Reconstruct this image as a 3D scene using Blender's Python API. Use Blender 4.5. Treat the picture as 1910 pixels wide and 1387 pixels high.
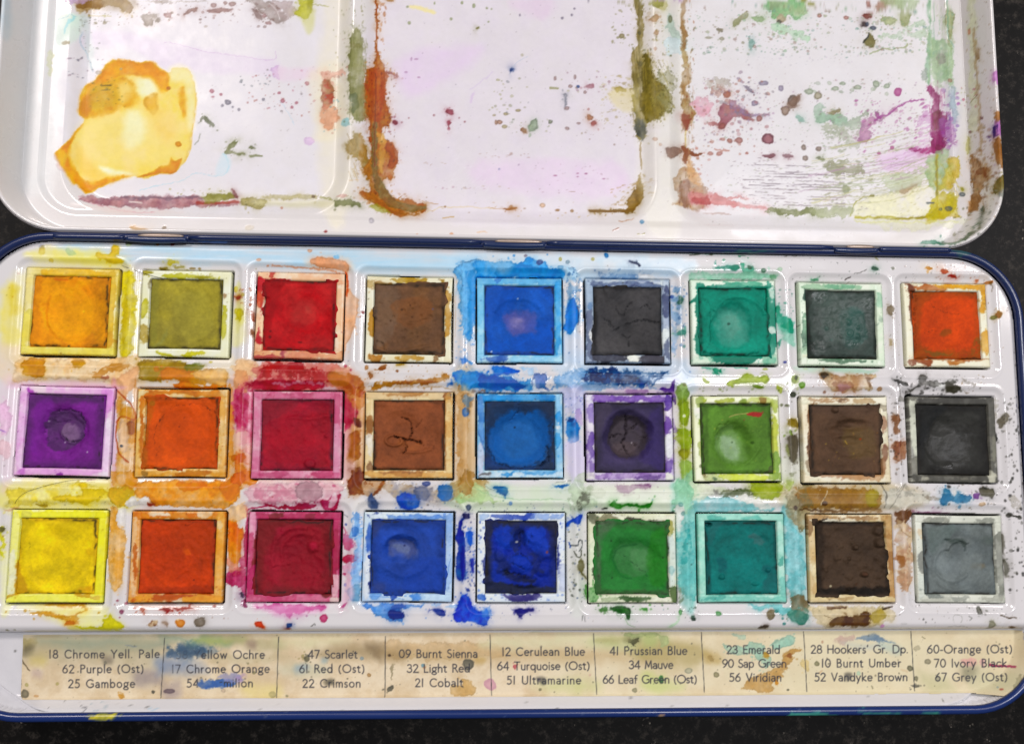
import bpy, math, random
import numpy as np
from mathutils import Vector, Matrix

for o in list(bpy.data.objects): bpy.data.objects.remove(o)
S = bpy.context.scene
MM = 0.001                                   # everything below is written in millimetres

# ------------------------------------------------------------------ camera
F_PX, W_PX, H_PX = 1800.0, 1910.0, 1387.0
CAM_ROT = tuple(math.radians(a) for a in (7.05, -3.30, 0.27))
CAM_POS = np.array([-11.78, -10.16, 178.65])
def rotm(a, b, c):
    ca, sa, cb, sb, cc, sc = math.cos(a), math.sin(a), math.cos(b), math.sin(b), math.cos(c), math.sin(c)
    X = np.array([[1,0,0],[0,ca,-sa],[0,sa,ca]]); Y = np.array([[cb,0,sb],[0,1,0],[-sb,0,cb]]); Z = np.array([[cc,-sc,0],[sc,cc,0],[0,0,1]])
    return Z @ Y @ X
CR = rotm(*CAM_ROT)
cam_data = bpy.data.cameras.new('camera'); cam = bpy.data.objects.new('camera', cam_data)
S.collection.objects.link(cam); S.camera = cam
cam_data.sensor_width = 36.0; cam_data.lens = 36.0 * F_PX / W_PX
cam_data.clip_start = 0.005; cam_data.clip_end = 20
cam.location = Vector(CAM_POS * MM); cam.rotation_euler = CAM_ROT

# ------------------------------------------------------------------ room light and lamps
w = bpy.data.worlds.new('World'); S.world = w; w.use_nodes = True
bg = w.node_tree.nodes['Background']; bg.inputs[0].default_value = (1.0, 0.955, 0.965, 1); bg.inputs[1].default_value = 0.13
def lamp(name, loc, target, size, watts, col, size_y=None):
    d = bpy.data.lights.new(name, 'AREA'); d.energy = watts; d.color = col
    d.shape = 'RECTANGLE' if size_y else 'DISK'; d.size = size * MM
    if size_y: d.size_y = size_y * MM
    o = bpy.data.objects.new(name, d); S.collection.objects.link(o)
    o.location = Vector(loc) * MM
    o.rotation_euler = (Vector(target) - Vector(loc)).to_track_quat('-Z', 'Y').to_euler()
lamp('ceiling_lamp', (290, 150, 1000), (20, 0, 0), 125, 5.0, (0.95, 0.95, 1.0))
lamp('ceiling_lamp', (-420, 520, 900), (0, 0, 0), 200, 5.1, (1.0, 0.92, 0.90))
lamp('ceiling_lamp', (620, 260, 800), (0, 0, 0), 120, 1.5, (1.0, 0.92, 0.90))
S.view_settings.view_transform = 'Standard'; S.view_settings.look = 'None'
S.view_settings.exposure = 0.0; S.view_settings.gamma = 1.0

# ------------------------------------------------------------------ plane <-> measured coordinates
def proj(x, y, z):
    """photograph position of a point of the scene (mm); used once, to lay out what was measured"""
    V = np.stack([x - CAM_POS[0], y - CAM_POS[1], z - CAM_POS[2] + 0*x], -1) @ CR
    return 955 + F_PX*V[..., 0]/-V[..., 2], 693.5 - F_PX*V[..., 1]/-V[..., 2]
def inv(px, py, z):
    d = CR @ np.array([(px-955)/F_PX, -(py-693.5)/F_PX, -1.0])
    t = (z - CAM_POS[2]) / d[2]
    p = CAM_POS + t*d
    return p[0], p[1]

# ------------------------------------------------------------------ noise
_rng = np.random.RandomState(5); _LAT = _rng.rand(256, 256).astype(np.float32)
def vnoise(x, y, s=0):
    xi = np.floor(x).astype(np.int64); yi = np.floor(y).astype(np.int64)
    fx = (x-xi).astype(np.float32); fy = (y-yi).astype(np.float32)
    fx = fx*fx*(3-2*fx); fy = fy*fy*(3-2*fy)
    xi = xi + s*37; yi = yi + s*71
    a = _LAT[yi & 255, xi & 255]; b = _LAT[yi & 255, (xi+1) & 255]; c = _LAT[(yi+1) & 255, xi & 255]; d = _LAT[(yi+1) & 255, (xi+1) & 255]
    return a + (b-a)*fx + (c-a)*fy + (a-b-c+d)*fx*fy
def fbm(x, y, scale, s=0, oc=4, rough=.55):
    r = 0; amp = 1; tot = 0; x = x/scale; y = y/scale
    for k in range(oc):
        r = r + amp*vnoise(x, y, s+k*7); tot += amp; amp *= rough; x = x*2.03+11.3; y = y*2.03+5.7
    return r/tot                                            # 0..1, mean .5
def sstep(a, b, x):
    t = np.clip((x-a)/(b-a), 0, 1); return t*t*(3-2*t)

# ------------------------------------------------------------------ pigment sheets: flat colour maps painted in code, later read per vertex
def hexc(c):
    if isinstance(c, str): return np.array([int(c[i:i+2], 16) for i in (0, 2, 4)], np.float32)
    return np.array(c, np.float32)
VIEW = dict(A4=(0,420,2.8896), A5=(440,420,2.8896), A6=(860,440,3.0157), A7=(1260,440,2.8896), A8=(1470,440,2.8896),
            L1=(0,0,2.984), L2=(600,0,2.8896), L3=(1200,0,2.690), B1=(0,880,2.7355), B2=(440,880,2.7355), B3=(860,880,2.7364),
            B4=(1260,880,2.7355), B5=(1470,880,2.7364), C6=(0,1160,2.984), C7=(600,1160,2.984), C8=(1200,1160,2.690), P=(0,0,1.0))
def pts_of(s):
    return np.array([[float(v) for v in q.split(',')] for q in s.split()], np.float32)
def smooth_poly(P, closed=True, n=4):
    m = len(P); out = []
    rng = range(m) if closed else range(m-1)
    for i in rng:
        g = (lambda k: P[k % m]) if closed else (lambda k: P[min(max(k, 0), m-1)])
        p0, p1, p2, p3 = g(i-1), g(i), g(i+1), g(i+2)
        for k in range(n):
            t = k/n
            out.append(.5*((2*p1)+(p2-p0)*t+(2*p0-5*p1+4*p2-p3)*t*t+(3*p1-p0-3*p2+p3)*t**3))
    if not closed: out.append(P[-1])
    return np.array(out, np.float32)
class Sheet:
    seed = 1; sats = True; halo = .34
    def __init__(s, x0, y0, x1, y1, base):
        s.x0, s.y0, s.w, s.h = x0, y0, x1-x0, y1-y0
        s.rgb = np.zeros((s.h, s.w, 3), np.float32) + hexc(base); s.cov = np.zeros((s.h, s.w), np.float32); s.v = (0, 0, 1.)
    def use(s, k): s.v = VIEW[k]; return s
    def tx(s, P): P = P.copy(); P[:, 0] = s.v[0]+P[:, 0]/s.v[2]; P[:, 1] = s.v[1]+P[:, 1]/s.v[2]; return P
    def win(s, xa, ya, xb, yb):
        i0 = max(int(xa)-s.x0, 0); i1 = min(int(xb)+2-s.x0, s.w); j0 = max(int(ya)-s.y0, 0); j1 = min(int(yb)+2-s.y0, s.h)
        if i1 <= i0 or j1 <= j0: return None
        X, Y = np.meshgrid(np.arange(i0, i1, dtype=np.float32)+s.x0, np.arange(j0, j1, dtype=np.float32)+s.y0)
        return slice(j0, j1), slice(i0, i1), X, Y
    def put(s, wn, a, col, mul=False):
        j, i, X, Y = wn; a = np.clip(a, 0, 1)[..., None]
        c = col if isinstance(col, np.ndarray) and col.ndim == 3 else hexc(col)
        if mul: c = s.rgb[j, i]*c/230.
        s.rgb[j, i] = s.rgb[j, i]*(1-a)+c*a
        s.cov[j, i] = np.maximum(s.cov[j, i], a[..., 0])
    def sdist(s, X, Y, P, closed=True):
        d = np.full(X.shape, 1e9, np.float32); ins = np.zeros(X.shape, bool)
        Q = np.roll(P, -1, 0) if closed else P[1:]
        A = P if closed else P[:-1]
        for (x1, y1), (x2, y2) in zip(A, Q):
            dx, dy = x2-x1, y2-y1; L = dx*dx+dy*dy+1e-9
            t = np.clip(((X-x1)*dx+(Y-y1)*dy)/L, 0, 1)
            d = np.minimum(d, (X-x1-t*dx)**2+(Y-y1-t*dy)**2)
            if closed and y1 != y2:
                c = ((Y >= min(y1, y2)) & (Y < max(y1, y2)) & (X < (x2-x1)*(Y-y1)/(y2-y1)+x1)); ins ^= c
        d = np.sqrt(d)
        return np.where(ins, d, -d) if closed else -d
    def B(s, pts, col, a=.9, rough=3., soft=1.2, edge=.25, tex=.3, dry=0., ang=0., asp=1., c2=None, grain=9., mul=False, ew=1.8, mot=.22, sat=1.):
        """a closed patch of paint: ragged outline, darker rim, uneven density, optional dry-brush gaps"""
        Sheet.seed += 1; sd = Sheet.seed
        P = smooth_poly(s.tx(pts_of(pts))); hl = s.halo if (a > .68 and soft < 3 and sat) else 0; m = rough*2+soft*3+2+12*(hl > 0)
        wn = s.win(P[:, 0].min()-m, P[:, 1].min()-m, P[:, 0].max()+m, P[:, 1].max()+m)
        if wn is None: return s
        _, _, X, Y = wn
        wx = X+(fbm(X, Y, 13, sd, 5, .64)-.5)*rough*4.2; wy = Y+(fbm(X, Y, 13, sd+50, 5, .64)-.5)*rough*4.2
        d = s.sdist(wx, wy, P); edge *= .55
        if hl: s.put(wn, hl*np.exp(np.minimum(d, 0)/5.)*sstep(.3, .7, fbm(X, Y, 17, sd+77, 4)), col)
        sf = soft*(.6+5*np.clip(fbm(X, Y, 19, sd+61, 3)-.5, 0, .5))               # some edges crisp, some feathered
        m_ = sstep(0, 1, (d+sf*.5)/(sf*1.5))
        A = a*m_
        if tex: A = A*(1-tex+tex*2*np.clip(1.7*fbm(X, Y, 24, sd+9, 5, .62)-.35, 0, 1)).clip(0, 1.15)
        ca, sa = math.cos(math.radians(ang)), math.sin(math.radians(ang))
        u = (X*ca+Y*sa)/asp; v = -X*sa+Y*ca
        if dry: A = A*sstep(dry-.07, dry+.07, fbm(u, v, grain, sd+3, 4, .65))
        c = np.zeros(X.shape+(3,), np.float32)+hexc(col)
        if c2 is not None:
            k = sstep(.38, .62, fbm(u, v, 20, sd+21, 5, .65))[..., None]; c = c*(1-k)+hexc(c2)*k
        c = c*(1+mot*(fbm(u, v, 6, sd+33, 4, .7)-.5))[..., None]
        if edge:
            e = np.exp(-((d-ew*.6)/ew)**2)*m_
            c = c*(1-.45*edge*e)[..., None]; A = A+edge*e*(1-A)*.8*min(1, a*1.6)
        s.put(wn, A, c.astype(np.float32), mul)
        if a > .68 and s.sats and sat and soft < 3:
            R = np.random.RandomState(sd); L = np.hypot(*np.ptp(P, 0))
            for _ in range(int(sat*min(26, 3+L/5))):
                q = P[R.randint(len(P))]; r_ = .45+1.7*R.rand()**3; th = R.rand()*6.28; dd = rough*.5+R.rand()**2*11
                s.drop(q[0]+dd*math.cos(th), q[1]+dd*math.sin(th), r_*(1+.8*R.rand()), r_, th, hexc(col), min(1, a*(.5+.5*R.rand())), .15)
        return s
    def K(s, pts, wd, col, a=.9, rough=1.2, soft=1., dry=0., grain=6., asp=1., ang=0., taper=False, smooth=True):
        """a drawn stroke"""
        Sheet.seed += 1; sd = Sheet.seed
        P = s.tx(pts_of(pts)); P = smooth_poly(P, False) if smooth and len(P) > 2 else P
        wd = wd/s.v[2]; m = wd+rough*2+3
        wn = s.win(P[:, 0].min()-m, P[:, 1].min()-m, P[:, 0].max()+m, P[:, 1].max()+m)
        if wn is None: return s
        _, _, X, Y = wn
        wx = X+(fbm(X, Y, 9, sd, 3)-.5)*rough*3; wy = Y+(fbm(X, Y, 9, sd+50, 3)-.5)*rough*3
        d = s.sdist(wx, wy, P, False)+wd/2
        A = a*sstep(-soft*.5, soft*.5, d)
        if dry:
            ca, sa = math.cos(math.radians(ang)), math.sin(math.radians(ang))
            A = A*sstep(dry-.07, dry+.07, fbm((X*ca+Y*sa)/asp, -X*sa+Y*ca, grain, sd+3, 4, .65))
        s.put(wn, A, col); return s
    def G(s, pts, col, a=.3, soft=10., rough=4., tex=.4, asp=1., ang=0., grain=20.):
        """a soft-edged stain or tint"""
        Sheet.seed += 1; sd = Sheet.seed
        P = smooth_poly(s.tx(pts_of(pts))); m = rough*2+soft+2
        wn = s.win(P[:, 0].min()-m, P[:, 1].min()-m, P[:, 0].max()+m, P[:, 1].max()+m)
        if wn is None: return s
        _, _, X, Y = wn
        wx = X+(fbm(X, Y, 30, sd, 4)-.5)*rough*3; wy = Y+(fbm(X, Y, 30, sd+50, 4)-.5)*rough*3
        d = s.sdist(wx, wy, P)
        ca, sa = math.cos(math.radians(ang)), math.sin(math.radians(ang))
        A = a*sstep(-soft, soft, d)*(1-tex+2*tex*fbm((X*ca+Y*sa)/asp, -X*sa+Y*ca, grain, sd+9, 4))
        s.put(wn, A, col); return s
    def D(s, lst, col, a=.85, rim=.3):
        """round drops: 'x,y,r x,y,r ...'"""
        for q in lst.split():
            f = [float(v) for v in q.split(',')]; x = s.v[0]+f[0]/s.v[2]; y = s.v[1]+f[1]/s.v[2]; r = f[2]/s.v[2]
            s.drop(x, y, r, f[3]/s.v[2] if len(f) > 3 else r, 0, hexc(col), a, rim)
        return s
    def drop(s, x, y, rx, ry, th, col, a, rim=.3):
        Sheet.seed += 1; R = max(rx, ry)*1.5+2
        wn = s.win(x-R, y-R, x+R, y+R)
        if wn is None: return
        _, _, X, Y = wn; ca, sa = math.cos(th), math.sin(th)
        u = ((X-x)*ca+(Y-y)*sa)/rx; v = (-(X-x)*sa+(Y-y)*ca)/ry
        r = np.sqrt(u*u+v*v)+(fbm(X, Y, max(2., R*.6), Sheet.seed, 3, .6)-.5)*.75
        sw = .8/min(rx, ry)
        m = 1-sstep(1-sw, 1+sw, r)
        c = hexc(col)*(1-rim*.3*np.exp(-((r-.85)/.22)**2))[..., None]
        s.put(wn, a*m*(.72+.28*np.clip(r, 0, 1)), c.astype(np.float32))
    def N(s, box, n, r, cols, a=.8, asp=1., th=0., seed=0, poly=None, clump=0.):
        """a spatter of n small drops"""
        R = np.random.RandomState(seed+1000); x0, y0, x1, y1 = box
        P = smooth_poly(pts_of(poly)) if poly else None
        k = 0
        cl = [(R.uniform(x0, x1), R.uniform(y0, y1)) for _ in range(max(2, n//9))]
        while k < n:
            if R.rand() < clump:
                cx, cy = cl[R.randint(len(cl))]; x = cx+R.normal()*(x1-x0)*.05; y = cy+R.normal()*(y1-y0)*.05
            else: x, y = R.uniform(x0, x1), R.uniform(y0, y1)
            k += 1
            if P is not None:
                if s.sdist(np.array([[x]], np.float32), np.array([[y]], np.float32), P)[0, 0] < 0: continue
            rr = r[0]+(r[1]-r[0])*R.rand()**2.6; A = 1+(asp-1)*R.rand()
            X = s.v[0]+x/s.v[2]; Y = s.v[1]+y/s.v[2]; rr /= s.v[2]
            s.drop(X, Y, rr*math.sqrt(A), rr/math.sqrt(A), math.radians(th+R.normal()*12), hexc(cols[R.randint(len(cols))]), a*(.6+.4*R.rand()))
        return s
    def read(s, px, py):
        x = np.clip(px-s.x0, 0, s.w-1.001); y = np.clip(py-s.y0, 0, s.h-1.001)
        i = x.astype(int); j = y.astype(int); fx = (x-i)[..., None]; fy = (y-j)[..., None]
        C = np.concatenate([s.rgb, s.cov[..., None]*255], -1)
        return (C[j, i]*(1-fx)+C[j, i+1]*fx)*(1-fy)+(C[j+1, i]*(1-fx)+C[j+1, i+1]*fx)*fy
def lin(c): c = np.clip(c, 0, 255)/255.; return np.where(c <= .04045, c/12.92, ((c+.055)/1.055)**2.4)
WHITE = np.array([230., 221., 224.])
def albedo(rgb4):
    """measured colour under the room's light -> surface colour, relative to clean white enamel"""
    c = lin(rgb4[..., :3])/lin(WHITE)*.77
    l = (c*[.3, .55, .15]).sum(-1, keepdims=True); c = l+(c-l)*1.06; c = c*(.86+.14*np.clip(l/.7, 0, 1))          # the gloss of the room adds a little grey on top
    return np.concatenate([np.clip(c, .004, .9), rgb4[..., 3:]/255.], -1)

# ------------------------------------------------------------------ mesh helpers
def new_obj(name, me, mat=None, parent=None):
    o = bpy.data.objects.new(name, me); S.collection.objects.link(o)
    if mat is not None and me is not None: me.materials.append(mat)
    if parent: o.parent = parent
    return o
def mesh_np(name, V, Fq, cols=None, smooth=True):
    """V (n,3) mm, Fq (m,4) quads, cols (n,4) linear"""
    me = bpy.data.meshes.new(name); n, m = len(V), len(Fq)
    me.vertices.add(n); me.vertices.foreach_set('co', (V*MM).astype(np.float32).ravel())
    me.loops.add(m*4); me.loops.foreach_set('vertex_index', Fq.astype(np.int32).ravel())
    me.polygons.add(m); me.polygons.foreach_set('loop_start', np.arange(0, m*4, 4, dtype=np.int32))
    if smooth: me.polygons.foreach_set('use_smooth', np.ones(m, bool))
    me.update(calc_edges=True)
    if cols is not None:
        at = me.attributes.new('pigment', 'FLOAT_COLOR', 'POINT'); at.data.foreach_set('color', cols.astype(np.float32).ravel())
    return me
def grid_faces(ny, nx, keep=None):
    a = np.arange(ny*nx).reshape(ny, nx)
    f = np.stack([a[:-1, :-1], a[:-1, 1:], a[1:, 1:], a[1:, :-1]], -1)     # y grows with the row: counter-clockwise from above
    return f[keep] if keep is not None else f.reshape(-1, 4)
def compact(V, F, C=None):
    used = np.unique(F); mp = np.full(len(V), -1); mp[used] = np.arange(len(used))
    return V[used], mp[F], (C[used] if C is not None else None)
def rr_outline(x0, y0, x1, y1, r, n=14):
    """rounded rectangle, counter-clockwise"""
    out = []
    for cx, cy, a in ((x1-r, y0+r, -90), (x1-r, y1-r, 0), (x0+r, y1-r, 90), (x0+r, y0+r, 180)):
        for k in range(n+1):
            t = math.radians(a+90*k/n); out.append((cx+r*math.cos(t), cy+r*math.sin(t)))
    return np.array(out)
def rr_sd(x, y, x0, y0, x1, y1, r):
    """distance inside a rounded rectangle (positive inside)"""
    cx, cy = (x0+x1)/2, (y0+y1)/2
    qx = np.abs(x-cx)-(x1-x0)/2+r; qy = np.abs(y-cy)-(y1-y0)/2+r
    return -(np.minimum(np.maximum(qx, qy), 0)+np.hypot(np.maximum(qx, 0), np.maximum(qy, 0))-r)
def loft(rings, closed_ring=True):
    """rings: list of (n,3) arrays"""
    n = len(rings[0]); V = np.concatenate(rings); F = []
    for k in range(len(rings)-1):
        i = np.arange(n if closed_ring else n-1); j = (i+1) % n
        F.append(np.stack([k*n+i, k*n+j, (k+1)*n+j, (k+1)*n+i], -1))
    return V, np.concatenate(F)
def offset_ring(P, d):
    """move a closed counter-clockwise outline outward by d"""
    t = np.roll(P, -1, 0)-np.roll(P, 1, 0); t /= np.linalg.norm(t, axis=1)[:, None]+1e-9
    return P+d*np.stack([t[:, 1], -t[:, 0]], -1)
def ring3(P, z): return np.concatenate([P, np.full((len(P), 1), z)], 1)
def tube(path, r, n=10, closed=False, sq=1.0):
    """round bar along a path (m,3); r a number or one per point"""
    m = len(path); path = np.array(path, float); R = np.broadcast_to(r, (m,))
    T = np.roll(path, -1, 0)-np.roll(path, 1, 0)
    if not closed: T[0] = path[1]-path[0]; T[-1] = path[-1]-path[-2]
    T /= np.linalg.norm(T, axis=1)[:, None]
    U = np.cross(T, [0, 0, 1.]); U /= np.linalg.norm(U, axis=1)[:, None]; Wv = np.cross(U, T)
    a = np.arange(n)*2*math.pi/n
    V = (path[:, None]+R[:, None, None]*(np.cos(a)[None, :, None]*U[:, None]+sq*np.sin(a)[None, :, None]*Wv[:, None])).reshape(-1, 3)
    F = []
    for k in range(m if closed else m-1):
        i = np.arange(n); j = (i+1) % n; k2 = (k+1) % m
        F.append(np.stack([k*n+i, k*n+j, k2*n+j, k2*n+i], -1))
    F = np.concatenate(F)
    if not closed:
        V = np.concatenate([V, path[:1], path[-1:]]); c0, c1 = m*n, m*n+1; i = np.arange(n); j = (i+1) % n
        F = np.concatenate([F, np.stack([i*0+c0, j, i, i*0+c0], -1)[:, :4], np.stack([i*0+c1, (m-1)*n+i, (m-1)*n+j, i*0+c1], -1)])
        # quads with a repeated corner become thin fans; build those as triangles instead
    return V, F
def mesh_mix(name, V, F, mat, parent=None, cols=None, smooth=True):
    me = bpy.data.meshes.new(name)
    me.from_pydata([tuple(v*MM) for v in V], [], [tuple(dict.fromkeys(int(q) for q in f)) for f in F])
    if smooth: me.polygons.foreach_set('use_smooth', np.ones(len(me.polygons), bool))
    if cols is not None:
        at = me.attributes.new('pigment', 'FLOAT_COLOR', 'POINT'); at.data.foreach_set('color', np.asarray(cols, np.float32).ravel())
    me.update()
    return new_obj(name, me, mat, parent)
def tag(o, label=None, cat=None, group=None, kind=None):
    for k, v in (('label', label), ('category', cat), ('group', group), ('kind', kind)):
        if v: o[k] = v
    return o
def empty(name, loc):
    o = bpy.data.objects.new(name, None); S.collection.objects.link(o); o.location = Vector(loc)*MM
    o.empty_display_size = .01; return o

# ------------------------------------------------------------------ materials
def mat_new(name):
    m = bpy.data.materials.new(name); m.use_nodes = True; nt = m.node_tree
    return m, nt, nt.nodes['Principled BSDF'], nt.nodes.new, nt.links.new
def nz(nt, scale, detail=4, rough=.6, vec=None):
    n = nt.nodes.new('ShaderNodeTexNoise'); n.inputs['Scale'].default_value = scale; n.inputs['Detail'].default_value = detail; n.inputs['Roughness'].default_value = rough
    if vec: nt.links.new(vec, n.inputs['Vector'])
    return n
def pigment_mat(name, r_clean, r_paint, bump, nscale, coat=0., var=.06, spec=.5, subs=0.):
    """colour from the pigment laid on the surface, roughness from how thickly it is covered, fine grain from noise"""
    m, nt, b, N, L = mat_new(name)
    at = N('ShaderNodeAttribute'); at.attribute_name = 'pigment'
    tc = N('ShaderNodeTexCoord')
    n1 = nz(nt, nscale, 5, .65, tc.outputs['Object']); n2 = nz(nt, nscale*.18, 3, .5, tc.outputs['Object'])
    hs = N('ShaderNodeHueSaturation'); L(at.outputs['Color'], hs.inputs['Color'])
    mr = N('ShaderNodeMapRange'); mr.inputs[1].default_value = .3; mr.inputs[2].default_value = .7; mr.inputs[3].default_value = 1-var; mr.inputs[4].default_value = 1+var
    mx = N('ShaderNodeMath'); mx.operation = 'ADD'; L(n1.outputs[0], mx.inputs[0]); L(n2.outputs[0], mx.inputs[1])
    mh = N('ShaderNodeMath'); mh.operation = 'MULTIPLY'; mh.inputs[1].default_value = .5; L(mx.outputs[0], mh.inputs[0])
    L(mh.outputs[0], mr.inputs[0])
    vm = N('ShaderNodeMapRange'); vm.inputs[3].default_value = 1.0; L(at.outputs['Alpha'], vm.inputs[0]); L(mr.outputs[0], vm.inputs[4])
    L(vm.outputs[0], hs.inputs['Value']); L(hs.outputs[0], b.inputs['Base Color'])
    rr = N('ShaderNodeMapRange'); rr.inputs[3].default_value = r_clean; rr.inputs[4].default_value = r_paint; L(at.outputs['Alpha'], rr.inputs[0])
    ra = N('ShaderNodeMath'); ra.operation = 'MULTIPLY_ADD'; ra.inputs[1].default_value = .12; L(n2.outputs[0], ra.inputs[0]); L(rr.outputs[0], ra.inputs[2])
    L(ra.outputs[0], b.inputs['Roughness'])
    bp = N('ShaderNodeBump'); bp.inputs['Strength'].default_value = 1.0; bp.inputs['Distance'].default_value = bump*MM
    ad = N('ShaderNodeMath'); ad.operation = 'MULTIPLY_ADD'; L(n1.outputs[0], ad.inputs[0])
    am = N('ShaderNodeMapRange'); am.inputs[3].default_value = .25; am.inputs[4].default_value = 1.0; L(at.outputs['Alpha'], am.inputs[0])
    L(am.outputs[0], ad.inputs[1]); L(at.outputs['Alpha'], ad.inputs[2])
    L(ad.outputs[0], bp.inputs['Height']); L(bp.outputs[0], b.inputs['Normal'])
    b.inputs['Coat Weight'].default_value = coat; b.inputs['Coat Roughness'].default_value = .08
    sm = N('ShaderNodeMapRange'); sm.inputs[3].default_value = .5; sm.inputs[4].default_value = spec; L(at.outputs['Alpha'], sm.inputs[0]); L(sm.outputs[0], b.inputs['Specular IOR Level'])
    if subs: b.inputs['Subsurface Weight'].default_value = subs; b.inputs['Subsurface Scale'].default_value = .001
    return m
def plain_mat(name, col, rough, nscale=900, bump=.01, var=.1, coat=0., metal=0.):
    m, nt, b, N, L = mat_new(name); tc = N('ShaderNodeTexCoord'); n1 = nz(nt, nscale, 5, .65, tc.outputs['Object'])
    r = N('ShaderNodeMapRange'); r.inputs[1].default_value = .3; r.inputs[2].default_value = .7; r.inputs[3].default_value = 1-var; r.inputs[4].default_value = 1+var; L(n1.outputs[0], r.inputs[0])
    hs = N('ShaderNodeHueSaturation'); hs.inputs['Color'].default_value = (*col, 1); L(r.outputs[0], hs.inputs['Value']); L(hs.outputs[0], b.inputs['Base Color'])
    ra = N('ShaderNodeMath'); ra.operation = 'MULTIPLY_ADD'; ra.inputs[1].default_value = .15; ra.inputs[2].default_value = rough-.07; L(n1.outputs[0], ra.inputs[0]); L(ra.outputs[0], b.inputs['Roughness'])
    bp = N('ShaderNodeBump'); bp.inputs['Distance'].default_value = bump*MM; L(n1.outputs[0], bp.inputs['Height']); L(bp.outputs[0], b.inputs['Normal'])
    b.inputs['Coat Weight'].default_value = coat; b.inputs['Metallic'].default_value = metal
    return m
M_ENAMEL = pigment_mat('white_enamel_with_paint', .07, .42, .020, 900, spec=.22)
M_LID = pigment_mat('white_lid_enamel_with_paint', .10, .45, .020, 900, spec=.25)
M_PLASTIC = pigment_mat('white_plastic_with_paint', .3, .5, .02, 1100, spec=.22)
M_CAKE = pigment_mat('dried_watercolour', .10, .62, .07, 1500, var=.18, spec=.12)
M_CARD = pigment_mat('printed_card', .6, .6, .012, 1800, var=.05, spec=.3)
M_BLUE = pigment_mat('navy_blue_lacquer', .22, .3, .02, 700)
M_BLUE_OUT = plain_mat('navy_blue_lacquer_shell', (.008, .02, .08), .3)
M_METAL = plain_mat('bare_tin', (.42, .33, .27), .38, metal=.6)
def granite_mat():
    m, nt, b, N, L = mat_new('black_granite'); tc = N('ShaderNodeTexCoord')
    v = N('ShaderNodeTexVoronoi'); v.inputs['Scale'].default_value = 950; L(tc.outputs['Object'], v.inputs['Vector'])
    n = nz(nt, 520, 7, .8, tc.outputs['Object']); n3 = nz(nt, 1500, 4, .75, tc.outputs['Object'])
    r = N('ShaderNodeValToRGB'); e = r.color_ramp.elements
    e[0].position = .38; e[0].color = (.004, .0036, .0032, 1); e[1].position = .66; e[1].color = (.042, .036, .030, 1)
    k = e.new(.52); k.color = (.006, .0055, .005, 1)
    L(n.outputs[0], r.inputs[0])
    r2 = N('ShaderNodeValToRGB'); e = r2.color_ramp.elements; e[0].position = .60; e[0].color = (0, 0, 0, 1); e[1].position = .76; e[1].color = (.5, .44, .36, 1)
    L(n3.outputs[0], r2.inputs[0])
    sp = N('ShaderNodeValToRGB'); e = sp.color_ramp.elements; e[0].position = .80; e[0].color = (0, 0, 0, 1); e[1].position = .9; e[1].color = (1, 1, 1, 1)
    L(v.outputs['Color'], sp.inputs[0])
    mu = N('ShaderNodeMix'); mu.data_type = 'RGBA'; mu.blend_type = 'MULTIPLY'; mu.inputs[0].default_value = 1; L(r2.outputs[0], mu.inputs[6]); L(sp.outputs[0], mu.inputs[7])
    a = N('ShaderNodeMix'); a.data_type = 'RGBA'; a.blend_type = 'ADD'; a.inputs[0].default_value = 1; L(r.outputs[0], a.inputs[6]); L(mu.outputs[2], a.inputs[7])
    L(a.outputs[2], b.inputs['Base Color']); b.inputs['Roughness'].default_value = .45; b.inputs['Specular IOR Level'].default_value = .12
    return m
M_GRANITE = granite_mat()
# ================================================================== PIGMENT: the tray
T = Sheet(-70, 430, 1990, 1210, 'e3d8db')
# broad tints
T.use('P')
T.G('0,560 30,520 70,490 180,470 250,500 240,700 60,700 0,640', 'efe0a0', .45, 14, 8)
T.G('130,455 500,462 700,468 880,480 860,508 640,505 400,492 200,488 140,480', 'b4d4ec', .55, 10, 5, asp=9, grain=8, tex=.8)
T.G('500,480 720,486 880,490 870,512 640,508', 'bcd8ee', .4, 8, 4, asp=9, grain=8, tex=.8)
T.G('850,470 1100,474 1280,480 1270,510 1060,520 860,510', 'c4dcf0', .5, 12, 6)
T.G('1050,660 1280,670 1290,735 1230,720 1060,712', 'c3d3ea', .5, 10, 6)
T.G('0,900 120,890 240,905 240,950 90,955 0,950', 'ecdc88', .7, 10, 6)
T.G('0,640 120,660 250,690 250,730 60,715 0,715', 'f0cfae', .5, 10, 6)
T.G('0,720 30,720 20,900 0,900', 'eec8dd', .35, 8, 5)
T.G('440,690 640,685 660,730 640,905 470,905 430,800', 'e5b8ae', .5, 10, 6)
T.G('850,900 1080,905 1280,905 1290,955 1100,950 1060,960 850,950', 'd6dcc6', .7, 8, 6)
T.G('1255,900 1300,950 1295,1130 1272,1125 1262,1000', 'a9d3ce', .8, 6, 4)
T.G('1462,925 1500,940 1505,1130 1480,1135 1465,1000', 'a2cdd0', .85, 6, 4)
T.G('1470,900 1700,905 1700,950 1480,952', 'cdb99c', .7, 8, 5)
T.G('1000,900 1080,900 1090,1130 1060,1130 1050,960', 'd8d8cf', .4, 8, 5)
T.G('845,700 885,700 885,900 850,900', 'dcb993', .6, 8, 4)
T.G('645,730 680,735 682,900 650,905', 'd99a5c', .6, 8, 4)
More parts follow.
